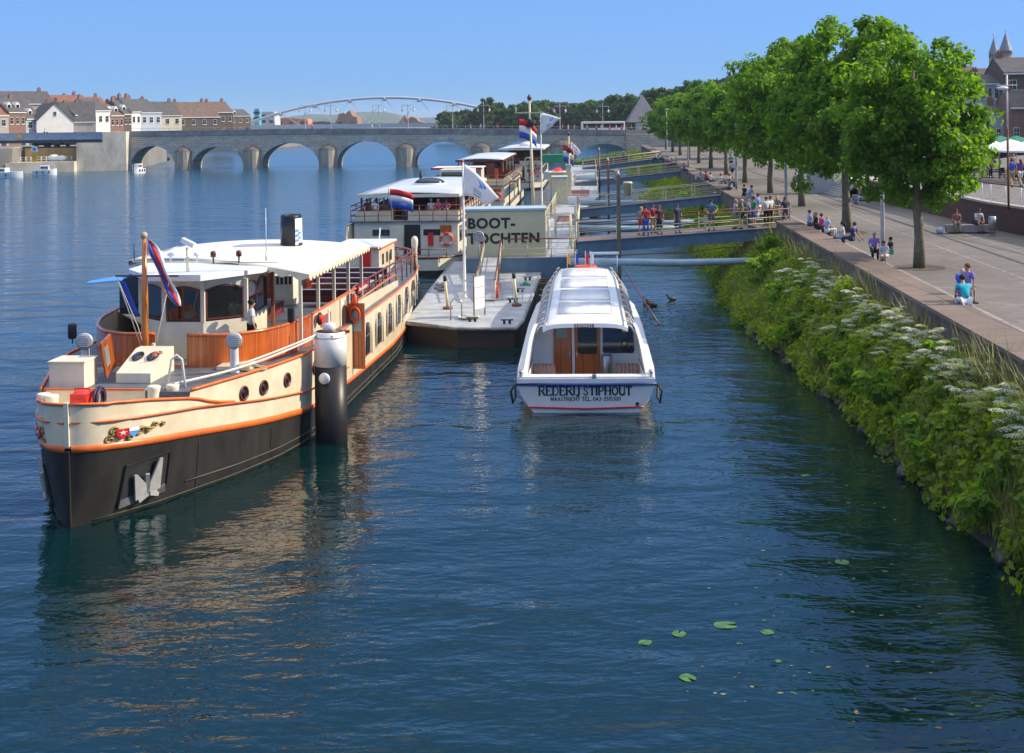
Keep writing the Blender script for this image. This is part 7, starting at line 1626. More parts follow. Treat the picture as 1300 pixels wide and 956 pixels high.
# curved davits and posts between ship 3 and the pontoon
for i, (px, pt, pb, Y) in enumerate(((640, 225, 258, 118), (647, 230, 262, 112), (653, 218, 250, 124), (658, 225, 248, 128), (667, 200, 240, 138), (672, 205, 240, 140))):
    a, b_ = GY(px, pt, Y), GY(px, pb, Y); mb = MB(); h_ = a.z - max(.9, b_.z); mb.path([(0, 0, 0), (0, 0, h_ - .3), (.12, 0, h_ - .05), (.4, 0, h_), (.65, 0, h_ - .15), (.7, 0, h_ - .5)], .06, 6)
    tag(mb.build('davit', MAROON if i % 2 else RAILC, None, (b_.x, Y, max(.9, b_.z))), 'hook topped %s davit between the ships and the pontoon' % ('maroon' if i % 2 else 'cream'), 'davit', '%s davits between ships and pontoon' % ('maroon' if i % 2 else 'cream'))

# small boats on the left
def cruiser(loc, rz, L_, B_, label, kind):
    t = thing('motor_boat' if kind else 'motor_cruiser', label, 'boat', loc, rz); hb = B_ / 2
    def hw(y): q = y / L_; return hb * (.85 + .15 * min(1, q * 4)) * (1 if q < .55 else math.sqrt(max(.001, 1 - ((q - .55) / .452) ** 2)))
    ysn = [L_ * i / 14 for i in range(15)]; mb = MB()
    for s_ in (1, -1): mb.grid([[(s_ * hw(y) * .8, y, -.3), (s_ * hw(y) * .93, y, .3), (s_ * hw(y), y, .95 + .35 * (y / L_) ** 2)] for y in ysn], 0, True, flip=s_ < 0)
    mb.grid([[(-hw(0) * .8, 0, -.3), (hw(0) * .8, 0, -.3)], [(-hw(0), 0, .95), (hw(0), 0, .95)]]); mb.build('hull', WHITE, t)
    mb = MB(); mb.grid([[(-hw(y), y, .94 + .35 * (y / L_) ** 2), (hw(y), y, .94 + .35 * (y / L_) ** 2)] for y in ysn]); mb.build('deck', WHITE2, t)
    mb = MB(); a, b_ = L_ * .3, L_ * .68; mb.slab([(-hb * .75, a, .95), (-hb * .68, a, 1.9), (hb * .68, a, 1.9), (hb * .75, a, .95)], (0, b_ - a, 0)); c = mb.build('cabin', WHITE, t, bev=.08)
    for s_ in (1, -1):
        for k in range(3): y = a + .3 + k * (b_ - a - .3) / 3; mb = MB(); mb.slab([(s_ * hb * .745, y, 1.3), (s_ * hb * .745, y + (b_ - a) / 4, 1.3), (s_ * hb * .715, y + (b_ - a) / 4, 1.72), (s_ * hb * .715, y, 1.72)], (s_ * .02, 0, 0)); mb.build('cabin_window', GLASS, c)
    if not kind:
        mb = MB(); mb.slab([(-hb * .8, .4, .95), (-hb * .7, .6, 2.5), (hb * .7, .6, 2.5), (hb * .8, .4, .95)], (0, L_ * .27, 0)); mb.build('canopy', NAVY, t, bev=.1)
    mb = MB(); mb.path([(hw(y) * .95, y, 1.5 + .35 * (y / L_) ** 2) for y in ysn[7:]] , .025, 5); mb.path([(-hw(y) * .95, y, 1.5 + .35 * (y / L_) ** 2) for y in ysn[7:]], .025, 5)
    for y in ysn[7::2]:
        for s_ in (1, -1): mb.tube((s_ * hw(y) * .95, y, .95), (s_ * hw(y) * .95, y, 1.5 + .35 * (y / L_) ** 2), .02, 5)
    mb.build('bow_rail', STEEL, t)
    for s_ in (1, -1):
        for k in range(3): mb = MB(); mb.ball((0, 0, 0), (.13, .13, .32), 8); mb.build('fender', BLACK, t, (s_ * (hw(L_ * (.2 + .25 * k)) + .05), L_ * (.2 + .25 * k), .6))
    return t
g = G(-4, 226); cruiser((g.x - 4.5, g.y, 0), rad(-90), 9.6, 3.2, 'larger white motor cruiser with dark blue canopy at the left edge', 0)
g = G(38, 223); cruiser((g.x, g.y + 1.5, 0), rad(-78), 4.6, 2.2, 'small white motor boat with black fenders right of the larger cruiser', 1)
g = G(181, 219.5); ob = cruiser((g.x, g.y, 0), rad(165), 3.4, 1.7, 'tiny open motor boat with one passenger in front of the first bridge arch', 1)

# ================================================================ promenade furniture
def lamppost(px, py, ptop, z, lab):
    g = G(px, py, z); t = thing('lamp_post', lab, 'lamp post', g); H_ = GY(px, ptop, g.y).z - z; mb = MB(); mb.lathe([(.11, 0), (.10, 1), (.09, H_ * .6), (.06, H_)], n=10); mb.build('pole', GALV, t)
    mb = MB(); mb.lathe([(.05, 0), (.3, .1), (.3, .16), (.05, .22)], n=12); mb.build('lamp_head', GALV, t, (0, 0, H_)); return t
for px, py, ptop, lab in ((1121, 322, 60, 'grey lamp post between the first and second plane tree'), (998, 262, 90, 'grey lamp post between the third and fourth plane tree'), (935, 242, 110, 'grey lamp post behind the seated men by the second gangway'), (1050, 290, 100, 'thin grey pole behind the second tree trunk'), (874, 212, 130, 'distant grey lamp post under the far crowns'), (847, 205, 140, 'farthest grey lamp post near the stone bridge')):
    if px != 1050: lamppost(px, py, ptop, 3.4, lab)
g = GY(1290, 182, 70); t = thing('lamp_post', 'tall rust red and white lamp post with crossed arms at the right edge', 'lamp post', (g.x + .3, 72, 4.72)); mb = MB(); H_ = GY(1290, 77, 70).z - 5.4; mb.tube((0, 0, 0), (0, 0, H_ * .6), .06, 8); mb.build('pole', RUST, t); mb = MB(); mb.tube((0, 0, H_ * .6), (0, 0, H_), .05, 8); mb.build('upper_pole', WHITE2, t)
mb = MB(); mb.bar((-.55, 0, H_ - .55), (.55, 0, H_ - .55), .08, .05); mb.ball((-.25, 0, H_ - .7), (.35, .18, .1), 10); mb.build('lamp_arm', WHITE, t)
g = G(1044, 246, 3.4); mb = MB(); mb.box(-1.15, 1.0, 0, 1.2, 0, 2.7); tag(mb.build('concrete_pillar', mat('smooth grey concrete', (.38, .40, .42), .7, .08, 1), None, g, rad(-8), bev=.03), 'square grey concrete pillar left of the stone steps', 'pillar')
def bench(px, py, lab, L_=1.7):
    g = G(px, py, 3.4); t = thing('concrete_bench', lab, 'bench', g, rad(-6)); mb = MB(); mb.box(-L_ / 2, L_ / 2, -.25, .3, .06, .46); mb.build('seat', mat('grey cast stone', (.33, .32, .30), .8, .1, 3), t, bev=.02); mb = MB(); mb.box(-L_ / 2 + .15, L_ / 2 - .15, -.18, .22, 0, .06); mb.build('plinth', BLACK, t); return g
bench(1232, 296, 'grey stone bench against the ramp wall with a seated couple', 2.6); bench(1096, 255, 'small grey bench near the stone steps', 1.6)
def bin_(px, py, lab):
    g = G(px, py, 3.4); t = thing('litter_bin', lab, 'litter bin', g); mb = MB(); mb.lathe([(.2, .28), (.2, 1.0), (.17, 1.02)], n=16); mb.build('bin_body', STEEL, t); mb = MB()
    for k in range(3): a = 2 * PI * k / 3; mb.tube((.12 * math.cos(a), .12 * math.sin(a), 0), (.12 * math.cos(a), .12 * math.sin(a), .3), .02, 5)
    mb.build('feet', STEEL, t)
bin_(1260, 299, 'steel cylinder litter bin standing right of the long bench'); bin_(1101, 252, 'steel litter bin beside the small bench near the steps')
g = G(1218, 390, 3.4)
# tree grates
for i, (px, py) in enumerate(((1167, 340), (1075, 295))):
    g = G(px, py, 3.4); mb = MB(); mb.lathe([(.3, .004), (1.0, .004), (1.02, .012), (1.1, .012)], n=24, caps=False); q = mb.build('tree_grate', mat('dark grate ring', (.12, .10, .07), .9, .2, 5), None, g); tag(q, 'dark round grate ring around the foot of the %s plane tree' % ('nearest' if i == 0 else 'second'), 'tree grate')
# terrace parasols, tables, crowd on the upper street
UW = mat('white parasol cloth', (.80, .80, .80), .8, .04, 2); UGc = mat('green parasol cloth', (.02, .22, .14), .8, .1, 2); pr0 = {}
def parasol(px, py, Y, col, lab, s=1.0):
    g = GY(px, py, Y); key = col.name; z = 4.72
    if key not in pr0:
        t = thing('parasol', lab, 'parasol', (0, 0, 0)); mb = MB(); mb.lathe([(2.0, 0), (1.98, .12), (1.0, .5), (.03, .85)], n=8, sm=False, caps=False); mb.build('canopy', col, t, (0, 0, 2.2), solid=.02); mb = MB(); mb.tube((0, 0, 0), (0, 0, 3.05), .035, 6); mb.build('pole', WHITE2, t); mb = MB(); mb.lathe([(.35, 0), (.35, .08)], n=10); mb.build('foot', GALV, t); pr0[key] = t
    else: t = dup(pr0[key])
    t.location = (g.x, Y, z); t.rotation_euler[2] = rad(22); t['label'] = lab; t['category'] = 'parasol'; t.scale = (s, s, 1.02)
for i, (px, Y, c_, lab) in enumerate(((1252, 108, UW, 'leftmost white parasol of the terrace, partly behind the tree crown'), (1283, 104, UW, 'white parasol in the middle of the front terrace row'), (1306, 100, UW, 'white parasol cut off at the right edge of the terrace'), (1240, 118, UW, 'white parasol half hidden behind the tree on the terrace'), (1268, 122, UGc, 'left green parasol behind the white terrace parasols'), (1290, 119, UGc, 'right green parasol behind the white terrace parasols'), (1222, 126, UW, 'white parasol deep behind the tree crown'))):
    parasol(px, 190, Y, c_, lab, 1.15)
tt = None
for i in range(16):
    x0, Y = 37.5 + (i % 4) * 1.9 + (i // 4) * .6, 98 + (i // 4) * 4.5
    if tt is None:
        tt = thing('cafe_table', 'small round cafe table with chairs under the terrace parasols', 'table', (x0, Y, 4.72), 0, 'cafe tables under the parasols'); mb = MB(); mb.lathe([(.4, .72), (.4, .75)], n=14); mb.build('table_top', WHITE2, tt); mb = MB(); mb.lathe([(.25, 0), (.04, .05), (.03, .72)], n=8); mb.build('table_leg', BLACK, tt)
        for a in (0, 2.1, 4.2):
            mb = MB(); mb.box(-.22, .22, -.22, .22, .42, .46); mb.box(-.22, .22, .2, .24, .46, .85)
            for u in (-.18, .18):
                for v in (-.18, .18): mb.tube((u, v, 0), (u, v, .42), .015, 4)
            q = mb.build('cafe_chair', BLACK, None, (x0 + .8 * math.cos(a), Y + .8 * math.sin(a), 4.72), a - PI / 2); tag(q, 'black cafe chair at a terrace table under the parasols', 'chair', 'cafe chairs under the parasols'); ch0 = q
    else:
        dup(tt, (x0, Y, 4.72), i)
        for a in (.3, 2.4, 4.5): q = ch0.copy(); C.objects.link(q); q.location = (x0 + .8 * math.cos(a), Y + .8 * math.sin(a), 4.72); q.rotation_euler[2] = a - PI / 2
# cars glimpsed on the left quay under the span
def car(x, y, z, rz, m_, lab):
    t = thing('parked_car', lab, 'car', (x, y, z), rz); mb = MB(); mb.prism([(-2.1, -.85), (2.1, -.85), (2.1, .85), (-2.1, .85)], .3, .85); mb.build('body', m_, t, bev=.15); mb = MB(); mb.slab([(-1.5, -.75, .85), (1.2, -.75, .85), (.6, -.7, 1.4), (-1.1, -.7, 1.4)], (0, 1.5, 0)); mb.build('window', GLASS, t, bev=.06)
    for u in (-1.3, 1.3):
        for v in (-.85, .65): mb = MB(); mb.lathe([(.32, 0), (.32, .2)], n=12); q = mb.build('wheel', BLACK, t, (u, v + .2, .32)); q.rotation_euler = (rad(90), 0, 0)
for i, (px, m_, lab) in enumerate(((55, NAVY, 'dark blue car parked left under the lift span'), (66, GALV, 'grey car parked second under the lift span'), (78, BLACK, 'black car parked third under the lift span'), (92, WHITE, 'white car parked rightmost under the lift span'))):
    car((px - 651) * 293 / FPX, 293 + i * .4, 5.2, rad(10), m_, lab)
# ducks
dk0 = None
for i, (px, py, rz) in enumerate(((820, 385, .4), (828, 388, 1.2), (853, 381, 2.0))):
    g = G(px, py, 0)
    if dk0 is None:
        dk0 = thing('duck', '', 'duck', g, rz); mb = MB(); mb.lathe([(.01, -.3), (.08, -.22), (.13, -.05), (.12, .1), (.05, .22), (.01, .26)], n=10); b_ = mb.build('body', mat('brown duck feathers', (.16, .10, .06), .8, .3, 12), dk0, (0, 0, .08)); b_.rotation_euler = (rad(-80), 0, 0); b_.scale = (1, .8, 1)
        mb = MB(); mb.path([(0, .2, .1), (0, .25, .2), (0, .28, .27)], [.05, .035, .04], 8); mb.ball((0, .3, .3), (.05, .06, .045), 8); mb.build('head', mat('dark green duck head', (.02, .07, .04), .5, .2, 10), dk0); mb = MB(); mb.obox((0, .38, .29), (.035, .08, .02)); mb.build('bill', YEL, dk0)
        o = dk0
    else: o = dup(dk0, g, rz)
    o['label'] = ('brown duck swimming leftmost of the pair right of the tour boat', 'brown duck swimming just right of its mate beside the tour boat', 'single brown duck swimming nearer the bank right of the tour boat')[i]; o['category'] = 'duck'
mb = MB(); mb.path([(0, 0, -.8), (0, 0, 1.6)], .04, 6); p_ = G(968, 440); 
tag(mb.build('water_stake', RUST, None, (G(985, 408).x - 1, 62, 0)), 'thin rusty stake standing in the water beside the bank', 'stake')
# ================================================================ people
def skinned(name, verts, edges, radii, mats_, sub=1, root=0):
    me = bpy.data.meshes.new(name); me.from_pydata([tuple(v) for v in verts], edges, []); o = bpy.data.objects.new(name, me); C.objects.link(o)
    o.modifiers.new('Skin', 'SKIN'); sl_ = me.skin_vertices[0].data
    for i, r_ in enumerate(radii): sl_[i].radius = (r_, r_) if not isinstance(r_, tuple) else r_; sl_[i].use_root = (i == root)
    if sub: s_ = o.modifiers.new('Sub', 'SUBSURF'); s_.levels = sub; s_.render_levels = sub
    dg = bpy.context.evaluated_depsgraph_get(); m2 = bpy.data.meshes.new_from_object(o.evaluated_get(dg)); bpy.data.objects.remove(o)
    m2.name = name; m2.materials.clear()
    for m_ in mats_: m2.materials.append(m_)
    m2.polygons.foreach_set('use_smooth', [True] * len(m2.polygons)); return m2
def pose(kind):
    J = {}; S_ = (1, -1)
    if kind in ('stand', 'walk', 'hips'):
        J['pel'] = (0, 0, .95); J['sp'] = (0, .01, 1.14); J['ch'] = (0, .0, 1.34); J['nk'] = (0, -.01, 1.49); J['hd'] = (0, .02, 1.57); J['tp'] = (0, .015, 1.68)
        for n_, s in (('R', 1), ('L', -1)):
            J['sh' + n_] = (s * .18, 0, 1.42); J['hip' + n_] = (s * .095, 0, .9)
            if kind == 'stand': J['el' + n_] = (s * .25, -.01, 1.14); J['wr' + n_] = (s * .25, .08, .90); J['kn' + n_] = (s * .11, .02, .49); J['an' + n_] = (s * .12, -.02, .08); J['to' + n_] = (s * .14, .14, .035)
            if kind == 'walk': J['el' + n_] = (s * .25, -.10 * s, 1.15); J['wr' + n_] = (s * .24, .08 - .16 * s, .92); J['kn' + n_] = (s * .1, .10 + .12 * s, .50); J['an' + n_] = (s * .1, .30 * s - .06, .10 if s < 0 else .08); J['to' + n_] = (s * .11, .30 * s + .10, .035)
            if kind == 'hips': J['el' + n_] = (s * .36, .02, 1.20); J['wr' + n_] = (s * .24, .2, 1.08); J['kn' + n_] = (s * .11, .01, .49); J['an' + n_] = (s * .13, -.02, .08); J['to' + n_] = (s * .17, .13, .035)
    else:
        ln = {'sit': .0, 'lean': .22, 'back': -.1}[kind]
        J['pel'] = (0, 0, .12); J['sp'] = (0, ln * .35, .31); J['ch'] = (0, ln * .8, .50); J['nk'] = (0, ln * 1.15, .65); J['hd'] = (0, ln * 1.3 + .03, .73); J['tp'] = (0, ln * 1.3 + .02, .84)
        for n_, s in (('R', 1), ('L', -1)):
            J['sh' + n_] = (s * .18, ln * 1.0, .58); J['hip' + n_] = (s * .1, .04, .1); J['kn' + n_] = (s * .12, .46, .13); J['an' + n_] = (s * .11, .44, -.32); J['to' + n_] = (s * .12, .6, -.37)
            J['el' + n_] = (s * .24, ln + .06, .33); J['wr' + n_] = (s * .14, ln + .28, .25)
            if kind == 'back': J['el' + n_] = (s * .27, ln - .12, .34); J['wr' + n_] = (s * .28, ln - .28, .12)
    return {k: Vector(v) for k, v in J.items()}
RBOD = dict(pel=.125, sp=.105, ch=.125, nk=.055, hd=.085, tp=.07, sh=.062, el=.040, wr=.028, hip=.085, kn=.056, an=.036, to=.03)
def figure(kind, bottom):
    J = pose(kind); V, E_, Rr, ix = [], [], [], {}
    def v(n_, p_=None, r_=None): ix[n_] = len(V); V.append(J[n_] if p_ is None else p_); Rr.append(r_ if r_ else RBOD[n_.rstrip('RL')] * .9); return ix[n_]
    for n_ in ('pel', 'sp', 'ch', 'nk', 'hd', 'tp'): v(n_)
    for a, b_ in zip(('pel', 'sp', 'ch', 'nk', 'hd'), ('sp', 'ch', 'nk', 'hd', 'tp')): E_.append((ix[a], ix[b_]))
    v('nose', J['hd'] + Vector((0, .105, .035)), .016); E_.append((ix['hd'], ix['nose']))
    for s in 'RL':
        for n_ in ('sh', 'el', 'wr', 'hip', 'kn', 'an', 'to'): v(n_ + s)
        E_ += [(ix['ch'], ix['sh' + s]), (ix['sh' + s], ix['el' + s]), (ix['el' + s], ix['wr' + s]), (ix['pel'], ix['hip' + s]), (ix['hip' + s], ix['kn' + s]), (ix['kn' + s], ix['an' + s]), (ix['an' + s], ix['to' + s])]
        d = (J['wr' + s] - J['el' + s]).normalized(); sg = 1 if s == 'R' else -1; sd_ = Vector((0, 1, 0)) if abs(d.y) < .7 else Vector((1, 0, 0)); sd_ = (sd_ - d * sd_.dot(d)).normalized()
        pm_ = J['wr' + s] + d * .07; v('pm' + s, pm_, .03); E_.append((ix['wr' + s], ix['pm' + s]))
        cu = d.cross(sd_) * (-.02 * sg)
        for k, (off, ln) in enumerate(((.030, .07), (.011, .085), (-.009, .078), (-.028, .06))):
            a = v('f%d%s' % (k, s), pm_ + sd_ * off + d * .04, .0095); b_ = v('g%d%s' % (k, s), pm_ + sd_ * off * 1.1 + d * (.04 + ln) + cu, .008); E_ += [(ix['pm' + s], a), (a, b_)]
        a = v('t0' + s, J['wr' + s] + d * .04 + sd_ * .04, .011); b_ = v('t1' + s, J['wr' + s] + d * .085 + sd_ * .065, .009); E_ += [(ix['pm' + s], a), (a, b_)]
    body = skinned('person', V, E_, Rr, [SKIN], 1)
    # shirt
    V, Rr, E_ = [J['pel'] + (J['sp'] - J['pel']) * .1, J['sp'], J['ch'], J['ch'].lerp(J['nk'], .6)], [.145, .128, .145, .07], [(0, 1), (1, 2), (2, 3)]
    for s in 'RL':
        k = len(V); V += [J['sh' + s], J['sh' + s].lerp(J['el' + s], .75)]; Rr += [.078, .062]; E_ += [(2, k), (k, k + 1)]
    shirt = skinned('shirt', V, E_, Rr, [SKIN], 1)
    V, Rr, E_ = [J['pel'] + Vector((0, 0, .02)), ], [.142], []
    if bottom == 'skirt' and kind in ('stand', 'walk', 'hips'):
        mb = MB(); p_ = J['pel']; mb.lathe([(.14, .12), (.17, 0), (.21, -.3), (.24, -.52)], p_, 14, 0, True, False, 1, .8); o = mb.build('skirt', SKIN); pants = o.data; bpy.data.objects.remove(o)
    else:
        for s in 'RL':
            k = len(V); e = 1.0 if bottom != 'shorts' else 0; V += [J['hip' + s], J['kn' + s] if e else J['hip' + s].lerp(J['kn' + s], .85)]; Rr += [.105, .072 if e else .088]; E_ += [(0, k), (k, k + 1)]
            if e: V.append(J['an' + s]); Rr.append(.058); E_.append((k + 1, k + 2))
        pants = skinned('trousers', V, E_, Rr, [SKIN], 1)
    sh_ = []
    mb = MB()
    for s in 'RL':
        a, t_ = J['an' + s], J['to' + s]; mb.path([a + Vector((0, -.05, -.03)), a + Vector((0, .02, -.02)), t_ + Vector((0, .03, 0)), t_ + Vector((0, .07, -.005))], [.035, .048, .042, .02], 8)
    o = mb.build('shoes', BLACK); shoes = o.data; bpy.data.objects.remove(o)
    mb = MB(); c_ = J['hd'].lerp(J['tp'], .62) + Vector((0, -.022, .02)); mb.ball(c_, (.098, .108, .098), 14); o = mb.build('hair', BLACK); h1 = o.data; bpy.data.objects.remove(o)
    mb = MB(); mb.ball(c_, (.1, .11, .1), 14); mb.path([c_ + Vector((0, -.05, -.02)), c_ + Vector((0, -.09, -.14)), c_ + Vector((0, -.10, -.26))], [.09, .085, .03], 10); o = mb.build('hair', BLACK); h2 = o.data; bpy.data.objects.remove(o)
    # eyes, mouth, ears as one face mesh part of the skin: tiny
    mb = MB(); e0 = J['hd'] + Vector((0, .088, .055))
    for s in (-1, 1): mb.ball(e0 + Vector((s * .032, 0, 0)), (.012, .007, .007), 6)
    mb.obox(J['hd'] + Vector((0, .092, -.025)), (.045, .008, .010)); o = mb.build('face_features', mat('eyes and lips', (.10, .03, .025), .5, .1, 5)); ff = o.data; bpy.data.objects.remove(o)
    return dict(body=body, shirt=shirt, pants=pants, shoes=shoes, hs=h1, hl=h2, face=ff)
FIG = {}
CL = {}
def cloth(c_):
    if c_ not in CL: CL[c_] = mat('cloth %d' % len(CL), c_, .85, .12, 6)
    return CL[c_]
WH, NV, BK_, RD, GRc, TQ, PU, PK, LB, BL, OL, GY_, KH = (.72, .73, .74), (.03, .045, .10), (.018, .018, .02), (.62, .03, .02), (.02, .30, .14), (.01, .42, .52), (.22, .12, .42), (.62, .05, .22), (.30, .45, .68), (.03, .10, .50), (.16, .24, .05), (.25, .26, .28), (.36, .29, .17)
HB, HBR, HBL, HG, HR = (.015, .012, .01), (.10, .05, .025), (.45, .30, .13), (.5, .5, .48), (.25, .07, .02)
BALD = None
npers = 0
def person(loc, kind, face, top, bot, hair, label, bottom='trousers', longh=False, s=1.0, group=None, cat='person'):
    key = (kind, bottom)
    if key not in FIG: FIG[key] = figure(kind, bottom)
    F_ = FIG[key]; t = bpy.data.objects.new('person', F_['body']); C.objects.link(t); t.location = loc; t.rotation_euler[2] = rad(face); t.scale = (s, s, s); tag(t, label, cat, group)
    for nm, me, c_ in ((('shirt', F_['shirt'], top)), ('skirt' if bottom == 'skirt' else ('shorts' if bottom == 'shorts' else 'trousers'), F_['pants'], bot), ('shoes', F_['shoes'], (.05, .045, .04)), ('hair', F_['hl' if longh else 'hs'], hair), ('face_features', F_['face'], 0)):
        if c_ is None: continue
        o = bpy.data.objects.new(nm, me); C.objects.link(o); o.parent = t
        if c_: o.material_slots[0].link = 'OBJECT'; o.material_slots[0].material = cloth(c_)
    return t
def on(px, py, z): return G(px, py, z)
def gwz(x): return 2.75 + .06 + (x - 3.7) / (wx(78) + .9 - 3.7) * .67
def ongw(px, depth):     # standing on the first gangway
    Y = 77.9 + depth; x = Xpx(px, Y) + .1; return Vector((x, Y, gwz(x)))
# crew member on the excursion ship
person(shipw(2.2, 8.35, 2.76), 'stand', -75, WH, BK_, HB, 'man in white shirt and black trousers standing beside the wheelhouse of the near ship', s=1.02)
# on the gangway
P_ = person
P_(ongw(817, .7), 'stand', 170, RD, BL, HB, 'person in bright red top and blue trousers leaning in the gangway group')
P_(ongw(811, 1.5), 'stand', 150, GY_, RD, HBL, 'blond woman in grey at the left end of the gangway group', 'shorts', True, .95)
P_(ongw(826, 1.9), 'stand', 200, (.25, .03, .03), KH, HBR, 'person in dark red top standing at the back of the gangway group')
P_(ongw(834, 1.1), 'stand', 190, (.10, .02, .05), BK_, HR, 'red haired woman in maroon top and black skirt on the gangway', 'skirt', True, .97)
P_(ongw(857, 1.0), 'stand', 200, NV, NV, HBR, 'woman in dark navy dress standing alone at the gangway rail', 'skirt', False, .98)
P_(ongw(900, 1.2), 'hips', 172, (.05, .16, .28), (.18, .15, .26), HB, 'man in teal T-shirt and purple grey shorts leaning on the gangway rail', 'shorts', s=1.04)
P_(ongw(931, 1.2), 'stand', 95, (.55, .42, .45), (.02, .50, .26), HBL, 'blond woman in bright green shorts on the gangway', 'shorts', True)
P_(ongw(939, .8), 'stand', 80, OL, BK_, HG, 'grey haired person in olive green top and black shorts on the gangway', 'shorts')
P_(ongw(947, 1.6), 'stand', -100, (.30, .33, .50), BK_, None, 'balding man in greyish blue shirt standing behind the green shirted man')
P_(ongw(954, 1.1), 'stand', 110, GRc, (.02, .12, .62), HBR, 'man in green polo shirt and bright blue shorts on the gangway', 'shorts', s=1.06)
P_(ongw(970, 1.6), 'stand', 20, WH, BK_, HBR, 'person in white shirt and black trousers at the wall end of the gangway')
pz = 3.4
P_(on(984, 290, 3.4) + Vector((.2, 2.4, 0)), 'stand', 30, WH, BK_, HBR, 'man in white shirt standing behind the wall where the gangway ends')
P_(on(992, 290, 3.4) + Vector((.4, 3.2, 0)), 'stand', -20, GY_, KH, HBL, 'woman in grey dress standing near the gangway end', 'skirt', True)
P_(on(998, 290, 3.4) + Vector((.3, 1.6, 0)), 'walk', 200, NV, NV, HR, 'red haired woman in dark dress walking onto the gangway', 'skirt', True)
P_(on(977, 287, 3.4) + Vector((.0, 3.6, 0)), 'hips', 60, (.15, .25, .75), WH, HBR, 'person in blue top bending beside the white shirted man')
# near wall sitters: seat height 3.9 on the coping
def sitter(px, py, kind, face, top, bot, hair, label, bottom='trousers', longh=False, s=.98, z=3.91): return P_(on(px, py, z), kind, face, top, bot, hair, label, bottom, longh, s)
sitter(1028, 287, 'sit', -80, LB, NV, HBR, 'leftmost seated person in light blue shirt on the near wall group of four')
sitter(1035.5, 289, 'sit', -85, BK_, BK_, HBL, 'blond woman in black seated second on the near wall group of four', longh=True, s=.93)
sitter(1043, 291, 'sit', -80, PK, BK_, HBR, 'woman in bright pink seated third on the near wall group of four', s=.94)
sitter(1050, 294, 'sit', -75, (.35, .48, .70), WH, None, 'balding man in pale blue shirt seated rightmost of the four on the wall')
sitter(1070, 303, 'sit', 80, WH, (.45, .6, .8), HB, 'dark haired woman in white top seated facing the water', 'shorts', True, .95)
sitter(1082, 305, 'back', 60, (.02, .04, .22), NV, HBR, 'person in navy blue leaning back on the wall beside the woman in white')
sitter(1110, 320, 'sit', 170, (.35, .22, .60), BK_, HG, 'grey haired person in lilac jacket sitting on the wall edge', s=.97)
sitter(1124, 327, 'lean', 150, (.55, .65, .78), WH, HBR, 'child in pale blue bending down on the wall coping', 'shorts', False, .8)
sitter(1131, 322, 'sit', 100, BK_, (.10, .55, .35), HB, 'dark haired person in black with mint green cloth seated on the wall', s=.8)
# trio at the right
P_(on(1221, 372, 3.91), 'sit', -60, (.04, .10, .62), KH, None, 'bald man in royal blue shirt sitting on the wall beside two women')
P_(on(1227, 386, 3.91), 'lean', 5, TQ, WH, HB, 'woman in turquoise top sitting with her back to the river', longh=False)
q = P_(on(1243, 407, 3.4) + Vector((0, 1.0, 0)), 'stand', 120, (.22, .18, .50), (.30, .25, .50), HR, 'red haired woman in lilac jacket standing beside the turquoise seated woman', s=.98)
mb = MB(); mb.path([(0, 0, 0), (.02, .02, -.25), (.0, .0, -.52)], [.09, .13, .07], 8); tag(mb.build('hanging_scarf', cloth((.20, .05, .32)), None, q.location + Vector((-.18, .1, .95))), 'purple jacket hanging over the arm of the red haired woman', 'jacket')
mb = MB(); mb.box(-.12, .12, -.06, .06, 0, .2); tag(mb.build('handbag', BLACK, None, on(1217, 383, 3.91), bev=.03), 'small black handbag lying beside the turquoise woman on the wall', 'handbag')
# bench couple
b_ = on(1232, 296, 3.4)
P_(b_ + Vector((.35, 0, .46)), 'lean', 190, WH, NV, HBR, 'man in white shirt with black sleeves sitting on the bench by the ramp wall', 'shorts')
P_(b_ + Vector((-.75, 0, .46)), 'sit', 170, (.30, .14, .12), KH, HBR, 'woman in dusky red top sitting left of the man on the bench', longh=True, s=.95)
mb = MB(); mb.ball((0, 0, .18), (.22, .16, .2), 10); tag(mb.build('shopping_bag', cloth((.6, .62, .66)), None, b_ + Vector((-1.7, -.1, 0))), 'pale shopping bag standing left of the long bench', 'bag')
P_(on(1093, 252, 3.86), 'sit', 120, (.55, .42, .62), (.4, .4, .6), HBL, 'person in lilac sitting on the small bench near the steps', s=.95)
